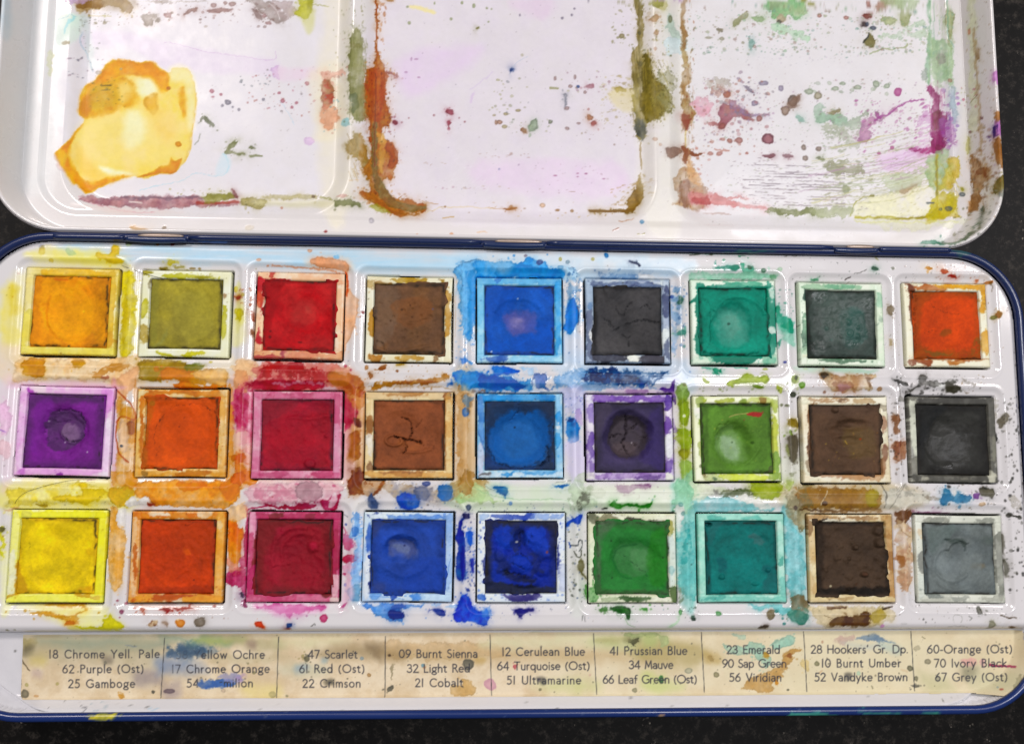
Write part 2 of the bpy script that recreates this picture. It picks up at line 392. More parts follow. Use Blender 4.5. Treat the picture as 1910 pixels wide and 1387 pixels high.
# --- A4: top-left corner, between pans 1 and 2, around the purple pan
T.use('A4')
T.D('228,138,20,26', 'c99a20', .8); T.D('225,115,18,12', '8f93b0', .5)
T.G('150,150 360,120 560,160 660,215 420,210 180,190', 'f0e08a', .8, 8, 6)
T.B('525,150 590,150 605,112 635,112 640,150 625,165 655,180 668,205 640,212 600,200 560,190 530,175', 'e6c22c', .9, 2.5, edge=.35)
T.B('350,130 380,125 420,150 400,165 360,150', '9fc6a0', .4, 3)
T.G('320,160 500,170 520,200 340,195', 'e7d668', .6, 7, 4)
T.D('690,100,16,12', '9fb06a', .6); T.D('845,98,10', 'e8a060', .8); T.D('927,98,10', '9a3030', .85); T.D('275,190,12,9', 'd8b430', .6)
T.K('955,82 1000,88 1040,92 1060,86', 8, '2c86cf', .8)
T.B('650,250 700,245 725,300 715,345 735,390 728,470 735,540 715,640 700,700 650,708 640,600 655,480 648,380', 'e8d24a', .85, 4, edge=.35, tex=.45, c2='d8c35a')
T.B('665,400 690,380 700,450 690,560 660,640 650,560', 'd9ba20', .6, 4, tex=.5)
T.G('0,430 60,300 100,330 110,480 95,640 40,640 0,600', 'ecd98c', .8, 8, 8)
T.G('60,340 100,345 105,450 60,470', 'e2c648', .5, 7, 5)
T.B('895,205 910,185 945,188 950,205 930,212 905,212', 'e0cc58', .8, 2)
T.B('860,228 895,224 900,236 865,238', '8a7420', .8, 1.5); T.B('935,218 985,218 990,228 940,230', '9d8a2a', .7, 1.5); T.D('1035,230,16,6 1072,232,10,6', '93702a', .8)
T.D('1268,342,12,16', 'd3bc3a', .85); T.D('1310,375,10,10', 'c8b460', .6); T.B('1265,385 1290,372 1300,392 1285,402 1268,398', 'a2461e', .85, 1.5)
T.D('1295,345,5 1305,350,4 1345,340,5 1348,425,8 1350,388,5 1310,420,5', 'b8603a', .75)
T.B('1263,450 1300,448 1315,470 1310,490 1295,515 1280,505 1275,480 1262,470', 'd2c048', .85, 2, edge=.5)
T.B('1352,475 1362,475 1366,510 1356,512', 'a84a28', .75, 1.2); T.B('1347,562 1360,562 1360,585 1347,585', 'a86848', .7, 1.2)
T.G('1250,500 1320,510 1320,640 1250,640', 'efe2a0', .5, 6, 4)
# band under row one, left
T.B('90,735 140,715 330,712 560,722 720,690 745,720 745,840 640,870 600,850 480,838 240,832 110,850 70,850 75,780', 'eec08e', .75, 4, edge=.5, tex=.4, c2='f0cfae')
T.B('125,728 180,712 240,725 245,770 235,815 190,818 130,800 118,770', 'd79a20', .9, 3, edge=.35)
T.B('385,735 440,725 455,750 430,770 395,765', 'cf9526', .75, 3)
T.B('470,810 560,765 640,748 700,745 690,775 600,800 540,830', 'c8883c', .65, 5, dry=.45, asp=3, tex=.4)
T.B('545,815 580,812 585,828 550,830', '8e3420', .5, 2)
T.B('600,850 660,800 740,760 750,820 700,900 640,960 610,890', 'efb78e', .75, 4, edge=.3)
T.B('756,722 920,724 1020,745 1100,758 1060,790 1040,800 900,808 860,840 762,838 755,780', 'b4923a', .9, 3, edge=.5, tex=.3, c2='a8882e')
T.B('1000,745 1100,755 1050,785 1010,790', '7f8650', .7, 3)
T.D('845,775,16', 'd9862a', .8)
T.B('880,770 960,775 1040,790 1100,830 1090,860 1000,850 930,835 870,840', 'd98e22', .9, 3, edge=.4)
T.B('930,850 1000,840 1080,862 1150,855 1210,845 1215,870 1120,890 980,890 940,875', 'e08a1e', .9, 3, edge=.5)
T.B('1040,800 1080,775 1220,780 1228,830 1200,860 1110,845 1060,830', 'edbb7e', .9, 3, edge=.6)
T.D('965,733,14,7 1133,736,10,6', 'c8b032', .85)
T.B('1240,770 1290,735 1387,740 1387,820 1290,800', 'eec49c', .8, 4, edge=.5)
T.G('1150,700 1250,700 1250,770 1150,770', 'f0dcc0', .5, 6, 4)
# between purple and orange pans
T.B('625,930 680,960 720,1010 735,1080 735,1200 725,1387 620,1387 615,1290 640,1180 625,1060', 'dd9c48', .75, 4, tex=.5, c2='e8bd90')
T.B('640,1060 690,1060 700,1150 670,1230 635,1180', 'ecc8ae', .8, 4, edge=.4)
T.K('615,870 650,910 700,955 722,1010 720,1050 670,1030 640,1040 622,1080 625,1160 645,1230 690,1275', 9, 'b8521a', .8)
T.B('640,1000 700,980 725,1010 715,1045 650,1030', 'd9921e', .6, 3)
T.B('685,1065 720,1060 722,1120 695,1125', 'a05c1c', .8, 2); T.D('657,1190,8', '40506a', .9)
T.B('0,980 40,950 60,1040 40,1120 0,1100', 'edc0dc', .8, 4, edge=.4); T.B('0,1150 50,1170 55,1250 30,1260 0,1200', 'edc3cc', .75, 4, edge=.4)
T.K('0,1100 30,1112', 5, '8a4fc0', .7); T.G('60,860 110,840 600,850 620,880 100,880', 'ecb6dc', .5, 6, 4)
T.G('600,880 625,880 620,1387 595,1387', 'e9a8dc', .4, 4, 3)
T.B('720,880 740,880 735,1340 715,1340', 'd68a3c', .4, 3)
T.B('1225,900 1260,890 1260,1100 1240,1340 1222,1330', 'e2963e', .7, 4, tex=.6)
T.B('1240,1140 1290,1100 1387,1150 1387,1387 1240,1387', 'e9b078', .6, 6, tex=.6)
T.B('1290,1200 1330,1190 1340,1280 1300,1290', 'd0602c', .5, 5, dry=.45); T.B('1245,1240 1275,1235 1285,1262 1260,1275 1245,1262', 'd98a1c', .9, 2)
T.B('1280,1350 1330,1340 1387,1300 1387,1387 1270,1387', 'df8422', .85, 4)
T.B('1290,860 1340,840 1387,840 1387,1250 1340,1220 1300,1150 1310,1080 1270,1080 1250,960', 'd4668a', .75, 6, dry=.4, ang=60, asp=3, tex=.5)
T.K('1340,820 1310,880 1300,950 1310,1010', 12, 'ad2150', .8, 3, dry=.35)
T.K('1290,1050 1330,1100 1350,1130', 10, 'bb3a66', .7, 3, dry=.35)
# --- A5: scarlet, sienna
T.use('A5')
T.G('400,180 610,190 620,260 400,240', 'f2d8c4', .4, 6, 4)
T.B('400,185 440,170 520,172 590,195 608,235 585,250 540,240 500,235 440,225 402,208', 'e8a884', .85, 2.5, edge=.5)
T.B('525,165 555,158 560,175 540,185', '8bbfe6', .7, 2)
T.D('398,138,14,10 126,188,14,9', 'e2a07c', .8); T.K('170,215 300,222 500,240 560,255', 9, 'd78a62', .7, 2, dry=.35)
T.B('585,260 602,250 598,330 615,350 655,400 655,470 640,560 600,640 580,700 578,560 582,400', 'edb795', .85, 3, edge=.4)
T.K('590,255 598,300 600,380', 14, 'd2592c', .8, 2.5)
T.G('0,330 30,330 40,500 20,560 0,560', 'e4d890', .6, 4, 3)
T.B('0,455 25,450 42,470 35,495 18,520 5,500', 'd2c038', .85, 2, edge=.4); T.B('0,385 25,380 28,395 8,402', 'a2461e', .8, 1.2)
T.D('38,375,9', 'b8a050', .7); T.D('20,350,4 40,348,4 76,430,9,6 78,350,5 28,420,4', 'b55c36', .7)
T.B('80,475 92,473 96,510 84,512', 'a84a28', .75, 1.2); T.B('76,562 88,562 88,585 76,585', 'a06a4a', .75, 1.2); T.D('80,402,8', 'b8603a', .6)
T.D('682,468,8 670,490,4', '8c2a2a', .85)
# red band under scarlet
T.B('0,740 90,735 100,800 60,850 0,880', 'eec29a', .7, 5, edge=.3, tex=.5)
T.B('0,800 60,790 70,850 40,900 0,900', 'e39c6c', .6, 5)
T.B('100,760 180,735 330,735 480,740 560,760 640,820 650,860 560,880 420,885 200,888 90,885 40,880 60,840 120,820', 'd8887e', .75, 5, tex=.5)
T.B('190,735 320,738 390,760 480,770 520,800 500,850 420,838 300,830 160,835 140,790 170,760', 'be3236', .85, 6, dry=.36, ang=70, asp=2, tex=.35, c2='b02a34')
T.B('90,870 60,850 130,840 230,828 330,840 460,850 480,880 380,888 90,888', 'b42a4a', .9, 4, edge=.3, c2='c23a52')
T.K('140,790 165,760 180,740', 10, 'b43030', .7, 3); T.K('95,870 120,820 150,780', 8, 'c24a5a', .6, 3)
T.B('200,850 350,838 470,850 460,862 330,858 210,865', 'e6b8c4', .5, 3, dry=.5)
T.B('500,790 560,785 640,810 680,850 690,890 660,900 620,880 560,875 520,850', 'c47a36', .85, 4, edge=.3, tex=.4, c2='b96a2e')
T.B('545,770 600,765 630,790 600,810 550,800', 'e2a890', .7, 4)
T.B('465,880 500,868 545,880 540,892 470,892', 'dcbcc4', .9, 2)
T.D('590,758,8 620,780,6', 'c23a5a', .8)
# left of crimson pan
T.B('0,900 60,880 85,900 80,1040 60,1100 30,1110 0,1100', 'd24a76', .7, 7, dry=.42, ang=60, asp=2.5, tex=.5)
T.B('10,920 50,900 60,1000 30,1060 5,1040', 'b82458', .7, 6, dry=.42, ang=55, asp=3)
T.B('30,1200 75,1180 80,1340 50,1360 40,1280', 'e6b4b4', .6, 5)
T.B('0,1240 30,1230 50,1260 20,1290 0,1290', 'd86a2c', .7, 4)
T.B('0,1290 50,1300 80,1360 60,1387 0,1387', 'e08a20', .85, 5)
T.G('0,1100 60,1110 70,1190 0,1190', 'efc8c0', .6, 6, 4)
# right of crimson, left of sienna
T.B('575,910 620,930 650,980 640,1060 600,1110 582,1080', 'cc3a66', .85, 4, tex=.5, c2='b92a52')
T.B('600,890 680,880 690,940 660,990 620,960', 'd8925a', .7, 5, dry=.4, tex=.5)
T.B('560,870 650,870 690,900 650,930 600,910', 'b85c30', .7, 5, dry=.4)
T.B('635,1040 655,1036 675,1065 672,1090 650,1080', '7c4020', .85, 2); 
T.B('625,1115 655,1105 672,1130 672,1200 665,1260 640,1285 595,1280 590,1210 600,1140', 'bd7430', .92, 3.5, edge=.4, c2='ab6426')
T.B('605,1305 650,1295 672,1310 665,1330 625,1335 600,1325', '8a5228', .9, 2.5, edge=.4)
T.B('632,1340 670,1335 685,1387 640,1387', '94562a', .85, 4)
T.G('570,1130 620,1100 620,1200 580,1260', 'e8b0bc', .7, 6, 4)
T.G('575,1250 640,1280 620,1387 575,1387', 'e6bcc0', .6, 6, 4)
# around sienna/brown
T.D('704,766,11,13', 'a86428', .75); T.B('770,765 800,752 808,770 795,785 768,780', '9a5a20', .9, 1.6); T.B('714,798 728,792 740,815 722,828 715,815', 'a2622a', .9, 1.6); T.D('870,785,8', '8a4a1c', .85)
T.B('720,880 760,850 830,840 900,840 1000,830 1080,822 1110,800 1145,808 1140,832 1090,848 1020,858 900,862 820,872 760,885', 'c28a48', .85, 3.5, edge=.35, dry=.30, tex=.5)
T.B('850,850 930,845 1020,835 1090,842 1060,856 940,862 880,866', 'a96a2c', .8, 3, dry=.36)
T.K('705,870 760,865 900,872 1060,870 1160,880', 5, 'a87a3c', .5, 2, dry=.4)
T.B('860,745 900,742 905,752 870,755', 'b08a30', .7, 1.4); T.N((700,740,1160,860), 26, (1.2,4), ['a86428','8a4a1c','c49a60'], .7, seed=11)
T.K('1175,250 1188,300 1185,420 1182,600', 4, 'b88a50', .35, 1.5)
# cerulean spill, left side
T.B('1175,240 1200,210 1260,190 1330,195 1330,260 1300,300 1290,420 1285,560 1255,620 1235,600 1222,520 1205,440 1195,330', '7ab4e6', .9, 4, edge=.6, tex=.35, c2='94c4ec', ew=1.8)
T.B('1240,330 1285,300 1285,420 1270,560 1248,600 1225,540 1218,470 1250,420', '3c92dc', .75, 4, tex=.4)
T.B('1210,720 1240,712 1245,740 1215,745', '3a7cd8', .8, 3); T.N((1185,600,1290,740), 22, (3,9), ['5a9be0','8ab8e6'], .6, seed=12)
T.B('1170,800 1200,785 1330,790 1330,860 1280,870 1250,890 1215,880 1190,850', '2a82d2', .9, 5, edge=.3, tex=.4, c2='3f96dc')
T.B('1155,845 1170,840 1170,858 1158,858', '1f62bb', .8, 2)
T.D('1240,1008,22,26', '3f78c4', .85); T.B('1200,870 1240,880 1250,960 1225,950', 'a87a4a', .6, 4, dry=.4)
# brown to the left of blue pan 25
T.B('1190,890 1230,900 1260,980 1250,1200 1270,1387 1200,1387 1190,1200', 'd6ad82', .75, 5, tex=.5, c2='c89660')
# --- A6
T.use('A6')
T.B('60,150 100,140 200,150 290,148 340,150 365,125 400,130 430,150 480,150 500,175 560,185 590,210 560,235 470,238 300,232 90,232 75,215 85,190 60,172', '3f9be0', .92, 3.5, edge=.4, tex=.35, c2='62aee8')
T.B('200,195 330,165 480,185 560,200 560,230 300,230 210,225', '2f86c8', .55, 4, tex=.5)
T.B('0,150 60,145 80,190 70,260 60,420 45,540 20,560 0,520 15,440 0,300', '86bdea', .85, 5, edge=.5, tex=.4)
T.B('30,210 75,200 78,330 70,480 50,560 35,440 45,320', '5aa6e4', .7, 4)
T.K('0,150 30,150 80,135 110,140', 4, '5a6e86', .6, 1.5)
T.D('298,112,8 485,106,5 180,116,4', '3d93da', .8); T.D('362,113,9', '86788c', .85); T.D('442,150,20,14', '3c4a86', .85)
T.D('558,133,11 741,132,10', 'b5a654', .85); T.D('599,148,14,12', '7d95a8', .85); T.D('818,110,13,20', '2b79bf', .9); T.D('560,178,18,12', '5f9ccc', .7)
T.B('610,180 640,182 632,195 612,190', '2b3b66', .85, 1.5); T.B('945,147 985,148 1010,170 1000,180 970,165', '28365e', .85, 1.8); T.B('960,215 1060,210 1050,222 985,225', '3d5f96', .7, 2)
T.B('600,180 660,190 665,230 600,240', 'b8d6ee', .7, 4, dry=.4)
T.B('770,205 830,215 960,212 1000,235 900,245 800,238', '2f5c9c', .8, 3, dry=.38, tex=.4); T.G('690,200 1180,200 1180,240 690,240', 'b8cbe2', .55, 5, 4)
T.B('1000,212 1060,215 1100,238 1010,240', 'e2dce0', .8, 2)
T.N((590,200,690,420), 60, (2.5,9), ['3f74b4','5d8fc6','24508c'], .8, seed=13, clump=.5)
T.B('605,240 650,240 660,300 640,330 650,370 620,380 590,340', '6d9cc8', .6, 6, dry=.5)
T.B('600,380 630,350 650,380 665,430 660,480 620,550 595,540 580,500 590,440', '2b8ee0', .95, 2.5, edge=.5)
T.K('655,400 665,440 655,500', 7, '5d5070', .7, 1.5)
T.G('575,560 680,560 690,700 580,700', 'ccd6ee', .5, 6, 5); T.K('20,690 60,720', 14, '3a86d4', .6, 3)
# band beneath, blue
T.B('0,780 60,770 150,770 230,790 290,800 340,820 390,810 400,860 330,872 200,872 80,860 0,870', '2f83c8', .92, 4.5, edge=.35, tex=.45, c2='4a98d8')
T.B('165,735 230,735 330,750 320,775 260,782 200,790 175,765', '1f6fd4', .92, 3, edge=.4)
T.B('100,790 220,795 330,820 360,850 240,865 110,850', '2a62b4', .7, 5, tex=.5)
T.B('330,735 440,740 440,765 380,780 340,760', 'a5c8ec', .6, 4, dry=.4)
T.B('410,780 440,765 480,770 490,800 480,840 500,860 430,855 400,830', '4a7ab8', .9, 3.5, edge=.5, c2='7a8cc4')
T.B('400,815 415,808 418,850 408,858', 'e2e4ee', .9, 1.2)
T.B('60,870 120,868 300,880 240,888 90,885', '6a4a40', .5, 4, dry=.4)
T.B('520,800 600,770 680,760 720,790 660,830 600,850 540,850', '6a9ed4', .7, 6, dry=.36, tex=.5)
T.B('600,745 680,740 740,760 700,790 620,785', '86acd8', .55, 6, dry=.4)
T.B('690,770 760,745 900,755 1060,765 1150,770 1120,800 1090,838 960,845 820,835 720,840 680,810', '3c679c', .9, 6, dry=.33, tex=.5, c2='2c4f80')
T.B('720,765 850,760 960,790 1000,820 860,830 740,820', '2b3e68', .7, 5, dry=.42, tex=.4)
T.B('600,830 720,825 900,840 1100,848 1100,862 880,858 660,862', '7aa2d2', .6, 5, dry=.35)
T.G('560,860 700,860 690,980 600,960', 'c3bfe2', .7, 6, 5)
T.D('1015,843,16', '2b5fae', .85)
T.B('930,870 1020,866 1060,878 990,892 940,890', '8a5a9c', .8, 3, edge=.3); T.B('1118,860 1150,850 1180,850 1195,808 1208,812 1205,860 1215,920 1205,950 1190,920 1185,880 1140,875', '5c2f96', .9, 2, edge=.3)
T.G('860,860 1180,870 1190,895 860,890', 'd3b2cc', .6, 5, 4)
T.B('1210,850 1240,835 1270,850 1282,900 1260,930 1225,935 1208,900', '9aaf6c', .9, 2.5, edge=.5)
T.D('1256,835,11', 'a8a868', .8)
T.B('1230,930 1262,925 1282,960 1280,1040 1262,1075 1235,1060 1225,990', 'a0ab2a', .92, 3, edge=.6); T.D('1256,1012,10', 'f0ecea', .95, 0)
T.B('1220,1085 1270,1090 1300,1100 1285,1180 1240,1190 1215,1150', '9fae3a', .8, 4, edge=.4, dry=.3); T.B('1232,1195 1285,1195 1285,1235 1245,1242', 'a8a434', .85, 3, edge=.5)
T.B('1240,1270 1290,1265 1300,1330 1290,1387 1245,1387', 'b4bb6a', .8, 5, dry=.3)
T.K('1210,1130 1240,1160 1275,1200', 12, '8f9c2c', .7, 3)
# between pans 15/16 columns, right
T.B('1182,290 1215,285 1235,310 1225,380 1240,440 1220,520 1190,540 1183,440', '8aa8cc', .75, 5, dry=.4, tex=.4)
T.N((1182,260,1280,640), 70, (2.5,9), ['6f93c0','3f649e','4a8c86','9fb8d4'], .7, seed=14, clump=.4)
T.B('1215,340 1245,345 1240,385 1220,390', '3f6c5c', .85, 3); T.B('1195,540 1260,530 1270,550 1230,560 1200,555', '4b8f80', .7, 3)
T.D('1187,340,10', '2b4fa0', .9); T.D('1262,520,8,14', '5aa892', .6)
T.B('1185,560 1220,560 1215,640 1190,640', 'a8bcdc', .6, 5)
# below between 25/26
T.B('590,1040 615,1018 650,1040 662,1090 655,1150 610,1165 590,1120', '3f8ed6', .92, 3, edge=.3, c2='3472b8'); T.B('600,1025 630,1022 620,1045 600,1045', '3b4c84', .7, 2.5)
T.B('580,890 640,890 650,980 600,1010 578,960', 'c8c4e4', .6, 5, tex=.5); T.B('640,990 680,970 690,1040 660,1060', 'b594d6', .55, 4)
T.N((580,900,690,1020), 22, (2.5,7), ['6b8fcc','4f6fb4','9a7cc4'], .7, seed=15)
T.G('600,1170 690,1160 690,1387 620,1387', 'd9cbea', .6, 5, 5)
T.B('640,1340 700,1330 700,1387 640,1387', 'c8d2b0', .6, 4)
T.G('0,870 60,890 80,1100 70,1387 0,1387', 'ddb790', .7, 8, 5); T.D('25,990,22,26', '3f78c4', .85)
T.B('0,880 50,880 60,950 40,990 0,940', '9a7450', .5, 5, dry=.45); T.B('20,900 60,910 50,960 25,950', '6f8fb0', .6, 4)
T.B('1190,1040 1215,1060 1220,1120 1205,1190 1195,1300', '7b52b4', .5, 3, dry=.4)
# --- A7 / A8: greens, browns, blacks
T.use('A7')
T.K('80,103 130,100 200,98', 9, '5c5346', .75, 2, dry=.4, asp=3); T.K('0,84 120,90 300,92 420,94', 6, '5fa890', .5, 1.5, dry=.35); T.K('345,102 380,104', 5, '4c7c60', .7)
T.K('590,105 660,103', 6, '6c6458', .6, 1.5, dry=.4)
T.D('347,108,7 259,132,8 390,118,4', '4f9a78', .8); T.D('473,187,13,12', '3f6f52', .85); T.D('560,180,14,10', '93b890', .7)
T.B('210,170 250,165 290,158 330,155 345,175 320,190 290,180 250,180 215,178', '3f9480', .9, 2, edge=.3)
T.B('345,155 370,148 378,175 408,170 412,205 385,212 360,190', '62b498', .9, 2.5, edge=.3); T.B('385,160 410,162 408,180 390,182', '436b55', .8, 1.6)
T.B('82,205 150,195 300,200 420,195 540,208 545,228 480,232 300,232 90,236', '9fcdb6', .75, 3, tex=.5); T.B('505,210 540,205 545,228 515,228', '80b08c', .8, 2)
T.B('545,385 565,375 570,430 590,430 625,455 636,490 620,515 590,520 565,500 548,460', '35a488', .94, 2.5, edge=.3)
T.B('550,470 600,500 640,540 650,600 620,580 590,560', 'a8cfc0', .7, 4); T.N((552,280,640,440), 24, (2,6), ['3f9a80','2c6f5c'], .8, seed=21)
T.D('590,680,7', '3a3f9c', .9); T.B('555,570 570,568 566,590 556,590', '3f9a80', .8, 1.5)
T.B('145,705 180,702 200,712 150,715', '4aa084', .7, 2, dry=.3); T.B('200,715 230,712 225,745 205,738', '3f9e80', .85, 2); T.B('235,715 250,712 250,735 240,735', '3f9e80', .85, 1.5); T.K('280,705 340,708 390,714', 6, '4aa890', .8, 2)
T.D('488,716,16,6 705,714,14,5', 'b4b860', .85)
T.B('148,765 160,765 180,790 170,798 152,785', 'b8c070', .7, 1.8); T.D('46,800,9', '7c8050', .8); T.N((120,810,300,835), 8, (3,7), ['6f7a3c','8b9a50'], .8, 2, seed=22)
T.B('280,800 300,780 340,765 375,745 400,745 420,758 470,752 495,755 495,785 460,795 400,790 360,800 320,805 310,820 290,815', 'b3bd58', .9, 3, edge=.5, c2='a4b23c')
T.K('460,740 480,738 498,765 470,792', 4, '8c8c50', .7, 1.2); T.B('410,800 440,800 475,812 460,824 425,820', '7f9438', .9, 2)
T.B('540,808 560,810 580,825 578,845 562,842', 'b4bc58', .8, 2); T.D('680,805,18,16', '7aa03a', .9); T.D('652,766,10,14 635,852,18,15', '55564a', .85); T.D('670,800,5', '3f6020', .6)
T.B('625,760 655,750 665,775 645,800 625,790', 'c8cf94', .8, 3); T.N((575,740,700,900), 18, (2,7), ['7c8456','a8b070','5f5a4c'], .7, seed=23)
T.D('575,910,8 600,914,12,8', '6b6c4c', .85)
T.B('780,745 810,732 840,745 880,750 980,760 980,840 930,835 870,830 820,815 800,775 785,765', 'c09672', .85, 4, edge=.6, tex=.5, c2='dcc2a0', ew=2)
T.B('780,740 800,735 830,750 815,765 785,758', '54483e', .9, 2, edge=0); T.B('850,780 900,780 960,800 975,830 900,835 850,800', 'a87258', .7, 4)
T.D('806,840,8 740,810,3 770,805,3', '8a5c48', .8); T.G('660,700 980,705 980,735 700,735', 'c8d4c8', .7, 5, 4)
# right of leaf pan / left of umber
T.B('5,850 30,822 70,835 75,870 60,890 20,885', '9aaf6c', .92, 2.5, edge=.5); T.B('20,900 55,885 75,930 70,1000 50,1030 25,1000 18,950', '9fae32', .92, 3, edge=.6); T.D('47,968,9', 'f2eeec', .95, 0)
T.B('15,1045 50,1045 90,1055 92,1140 60,1150 20,1110', '9fae3a', .75, 5, dry=.36, edge=.4); T.B('22,1150 60,1148 70,1180 50,1200 25,1190', 'a8a434', .85, 2.5, edge=.5)
T.B('25,1220 90,1215 95,1330 60,1350 30,1310', 'a3ba62', .8, 5, dry=.34); T.B('5,1300 70,1300 70,1387 0,1387', 'a8cdb8', .7, 6)
T.B('608,990 650,985 672,1010 665,1035 640,1025 615,1015', '9c8430', .85, 2.5, edge=.5); T.B('605,1050 625,1045 640,1075 620,1090', '7f9838', .8, 2.5)
T.B('612,1085 660,1075 672,1120 665,1180 640,1225 620,1210 608,1150', '756a5c', .92, 3, edge=.3); T.B('595,1130 612,1130 615,1190 600,1170', 'a0a468', .7, 3)
T.B('615,1275 640,1275 630,1300 618,1298', '6b6a48', .8, 1.8); T.B('600,1310 625,1320 618,1345 602,1330', '8fa04c', .8, 2)
T.N((575,1040,680,1387), 22, (2,6), ['8a8468','a0a468','6b5c48'], .7, seed=24)
T.G('580,1200 680,1200 680,1330 590,1330', 'e0dccc', .5, 5, 4)
T.B('400,1325 560,1325 575,1345 570,1387 440,1387 420,1350', 'a6b244', .88, 4, edge=.4, c2='b8c060'); T.B('250,1370 340,1362 420,1375 430,1387 250,1387', '6c7050', .8, 4)
T.use('A8')
T.B('445,172 462,162 485,175 482,190 465,195 448,188', '3c6650', .9, 1.6); T.D('562,176,10', '7c7a6a', .8); T.B('480,100 492,98 492,125 482,128', 'a8a060', .6, 2)
T.K('355,205 385,198 420,182', 4, '4c4844', .8, 1, dry=.2); T.K('312,236 325,226 338,222', 6, '463c38', .85, 1)
T.B('130,228 160,225 170,238 140,240', '5f9c78', .8, 1.6)
T.B('738,172 765,168 775,185 745,188', 'd6953e', .85, 2); T.B('818,178 845,178 862,195 845,208 822,200', 'c8622a', .92, 2, edge=.4); T.B('860,212 885,205 915,220 890,224', 'b53a1a', .9, 1.8)
T.B('1005,238 1030,234 1020,248', 'c86a3a', .7, 1.5); T.B('1055,245 1100,236 1100,255 1070,256', 'b87228', .85, 2); T.D('1095,255,8', '8a6a3c', .8); T.K('1095,262 1105,270 1100,300', 4, '6f5a48', .6)
T.N((600,110,1060,250), 46, (1.2,4.2), ['6f5040','94725a','a8502c'], .7, seed=31); T.N((0,100,600,245), 22, (1.2,4), ['4c5c50','55504c'], .7, seed=32)
T.B('1115,425 1130,402 1148,415 1142,440 1125,445', 'a8762a', .9, 2); T.D('1108,440,15,12', '7c7430', .9)
T.B('540,380 560,375 572,395 562,425 545,420', '93806a', .8, 2.5, edge=.3); T.B('545,555 560,555 562,590 548,590', 'c4ab88', .7, 2)
T.N((1085,280,1220,700), 22, (1.2,4.5), ['6c4c3c','94725a'], .7, seed=33); T.N((525,300,610,700), 20, (1.2,4), ['6c4c3c','7c6c5c'], .6, seed=34)
T.B('0,465 20,460 36,495 28,525 0,520', '35a488', .92, 2.5, edge=.3); T.B('0,530 30,530 38,590 0,570', 'a8cfc0', .7, 3)
T.B('170,745 195,732 225,742 270,752 360,742 470,738 468,760 430,775 445,800 440,830 350,836 260,828 215,800 200,778 175,765', 'bf9470', .88, 4, edge=.6, tex=.5, c2='dcc0a0', ew=2)
T.B('172,742 200,734 222,750 200,765 178,760', '54483e', .88, 2, edge=0); T.B('235,790 330,790 350,825 250,822', 'a87a5c', .75, 4); T.B('270,800 330,805 320,830 285,838', 'b88a8c', .7, 3); T.D('492,825,14,12', 'a87a50', .85); T.B('420,760 445,770 440,820 425,800', '7a5538', .6, 3)
T.B('15,770 40,755 48,775 35,800 18,795', '9ea664', .8, 2); T.D('72,803,18,16', '7aa03a', .9); T.D('42,762,9,13 25,855,18,14', '55564a', .85)
T.G('240,715 460,715 470,735 260,738', 'a8c4b0', .6, 4, 3)
# black marks between orange and black pans
T.B('565,775 590,772 640,785 645,805 620,806 600,795 575,788', '4a4542', .9, 1.8); 
T.B('700,765 735,745 752,760 750,780 790,782 850,778 890,768 905,785 870,798 830,795 800,812 745,810 700,815 680,830 660,840 665,820 700,800', '5c5652', .85, 3, edge=.25, c2='7c7672')
T.B('845,790 905,800 928,822 905,842 865,836', '5c564c', .88, 2.5); T.B('805,800 840,800 835,822 812,825', 'e4dcdc', .9, 2)
T.N((640,790,860,855), 40, (2,9), ['3c3836','55504c'], .8, 1.5, seed=35, clump=.4); T.N((900,740,1060,850), 26, (1.5,6), ['7c6450','a88458','4c4540'], .75, 1.4, seed=36)
T.B('940,775 985,782 1010,800 990,822 960,800', '93887e', .55, 4, dry=.45)
T.B('640,855 660,845 690,860 700,870 650,895 635,880', '2c2826', .9, 2.5); T.B('600,870 640,865 640,885 600,895', '8f8884', .6, 4)
T.N((560,740,640,1000), 26, (1.5,7), ['3f3a38','6c6460'], .75, 1.3, seed=37); T.K('590,800 600,830 610,860', 5, '6a625e', .6)
T.B('1130,1000 1160,955 1185,960 1180,1000 1150,1035 1138,1025', '7a6f60', .9, 2.5, edge=.4); T.B('1115,1070 1130,1068 1136,1100 1120,1112', '3c3836', .9, 2.5)
T.B('1100,880 1135,885 1140,960 1120,1000 1115,1060 1105,980', '968c7c', .55, 4, dry=.4)
T.N((1100,860,1271,1387), 110, (1.5,9), ['3a3634','54504c','4b4640'], .85, 1.8, 80, seed=38)
T.N((1225,560,1271,1000), 16, (2,8), ['3a3648','54506c','4b4640'], .75, 2, 80, seed=39)
T.B('566,970 595,965 603,1005 595,1060 575,1070', '9a6c50', .85, 4, edge=.3); T.B('572,1110 610,1100 640,1110 640,1180 600,1212 575,1200', 'b8876c', .85, 4, edge=.5, c2='a5705a'); T.B('575,1120 595,1090 605,1130 600,1180 580,1200', '8a5040', .6, 4, dry=.4)
T.N((560,880,650,1310), 50, (1.5,7), ['5f4c40','94725a','4a4440'], .8, 1.5, 70, seed=40)
T.N((700,1330,1110,1387), 24, (1.5,6), ['4b4640'], .7, 2, seed=41)
T.B('0,985 30,985 56,1005 50,1030 10,1025', '9c8430', .85, 2.5, edge=.5); T.B('0,1095 50,1075 62,1120 50,1190 25,1225 5,1180', '756a5c', .9, 3, edge=.3)
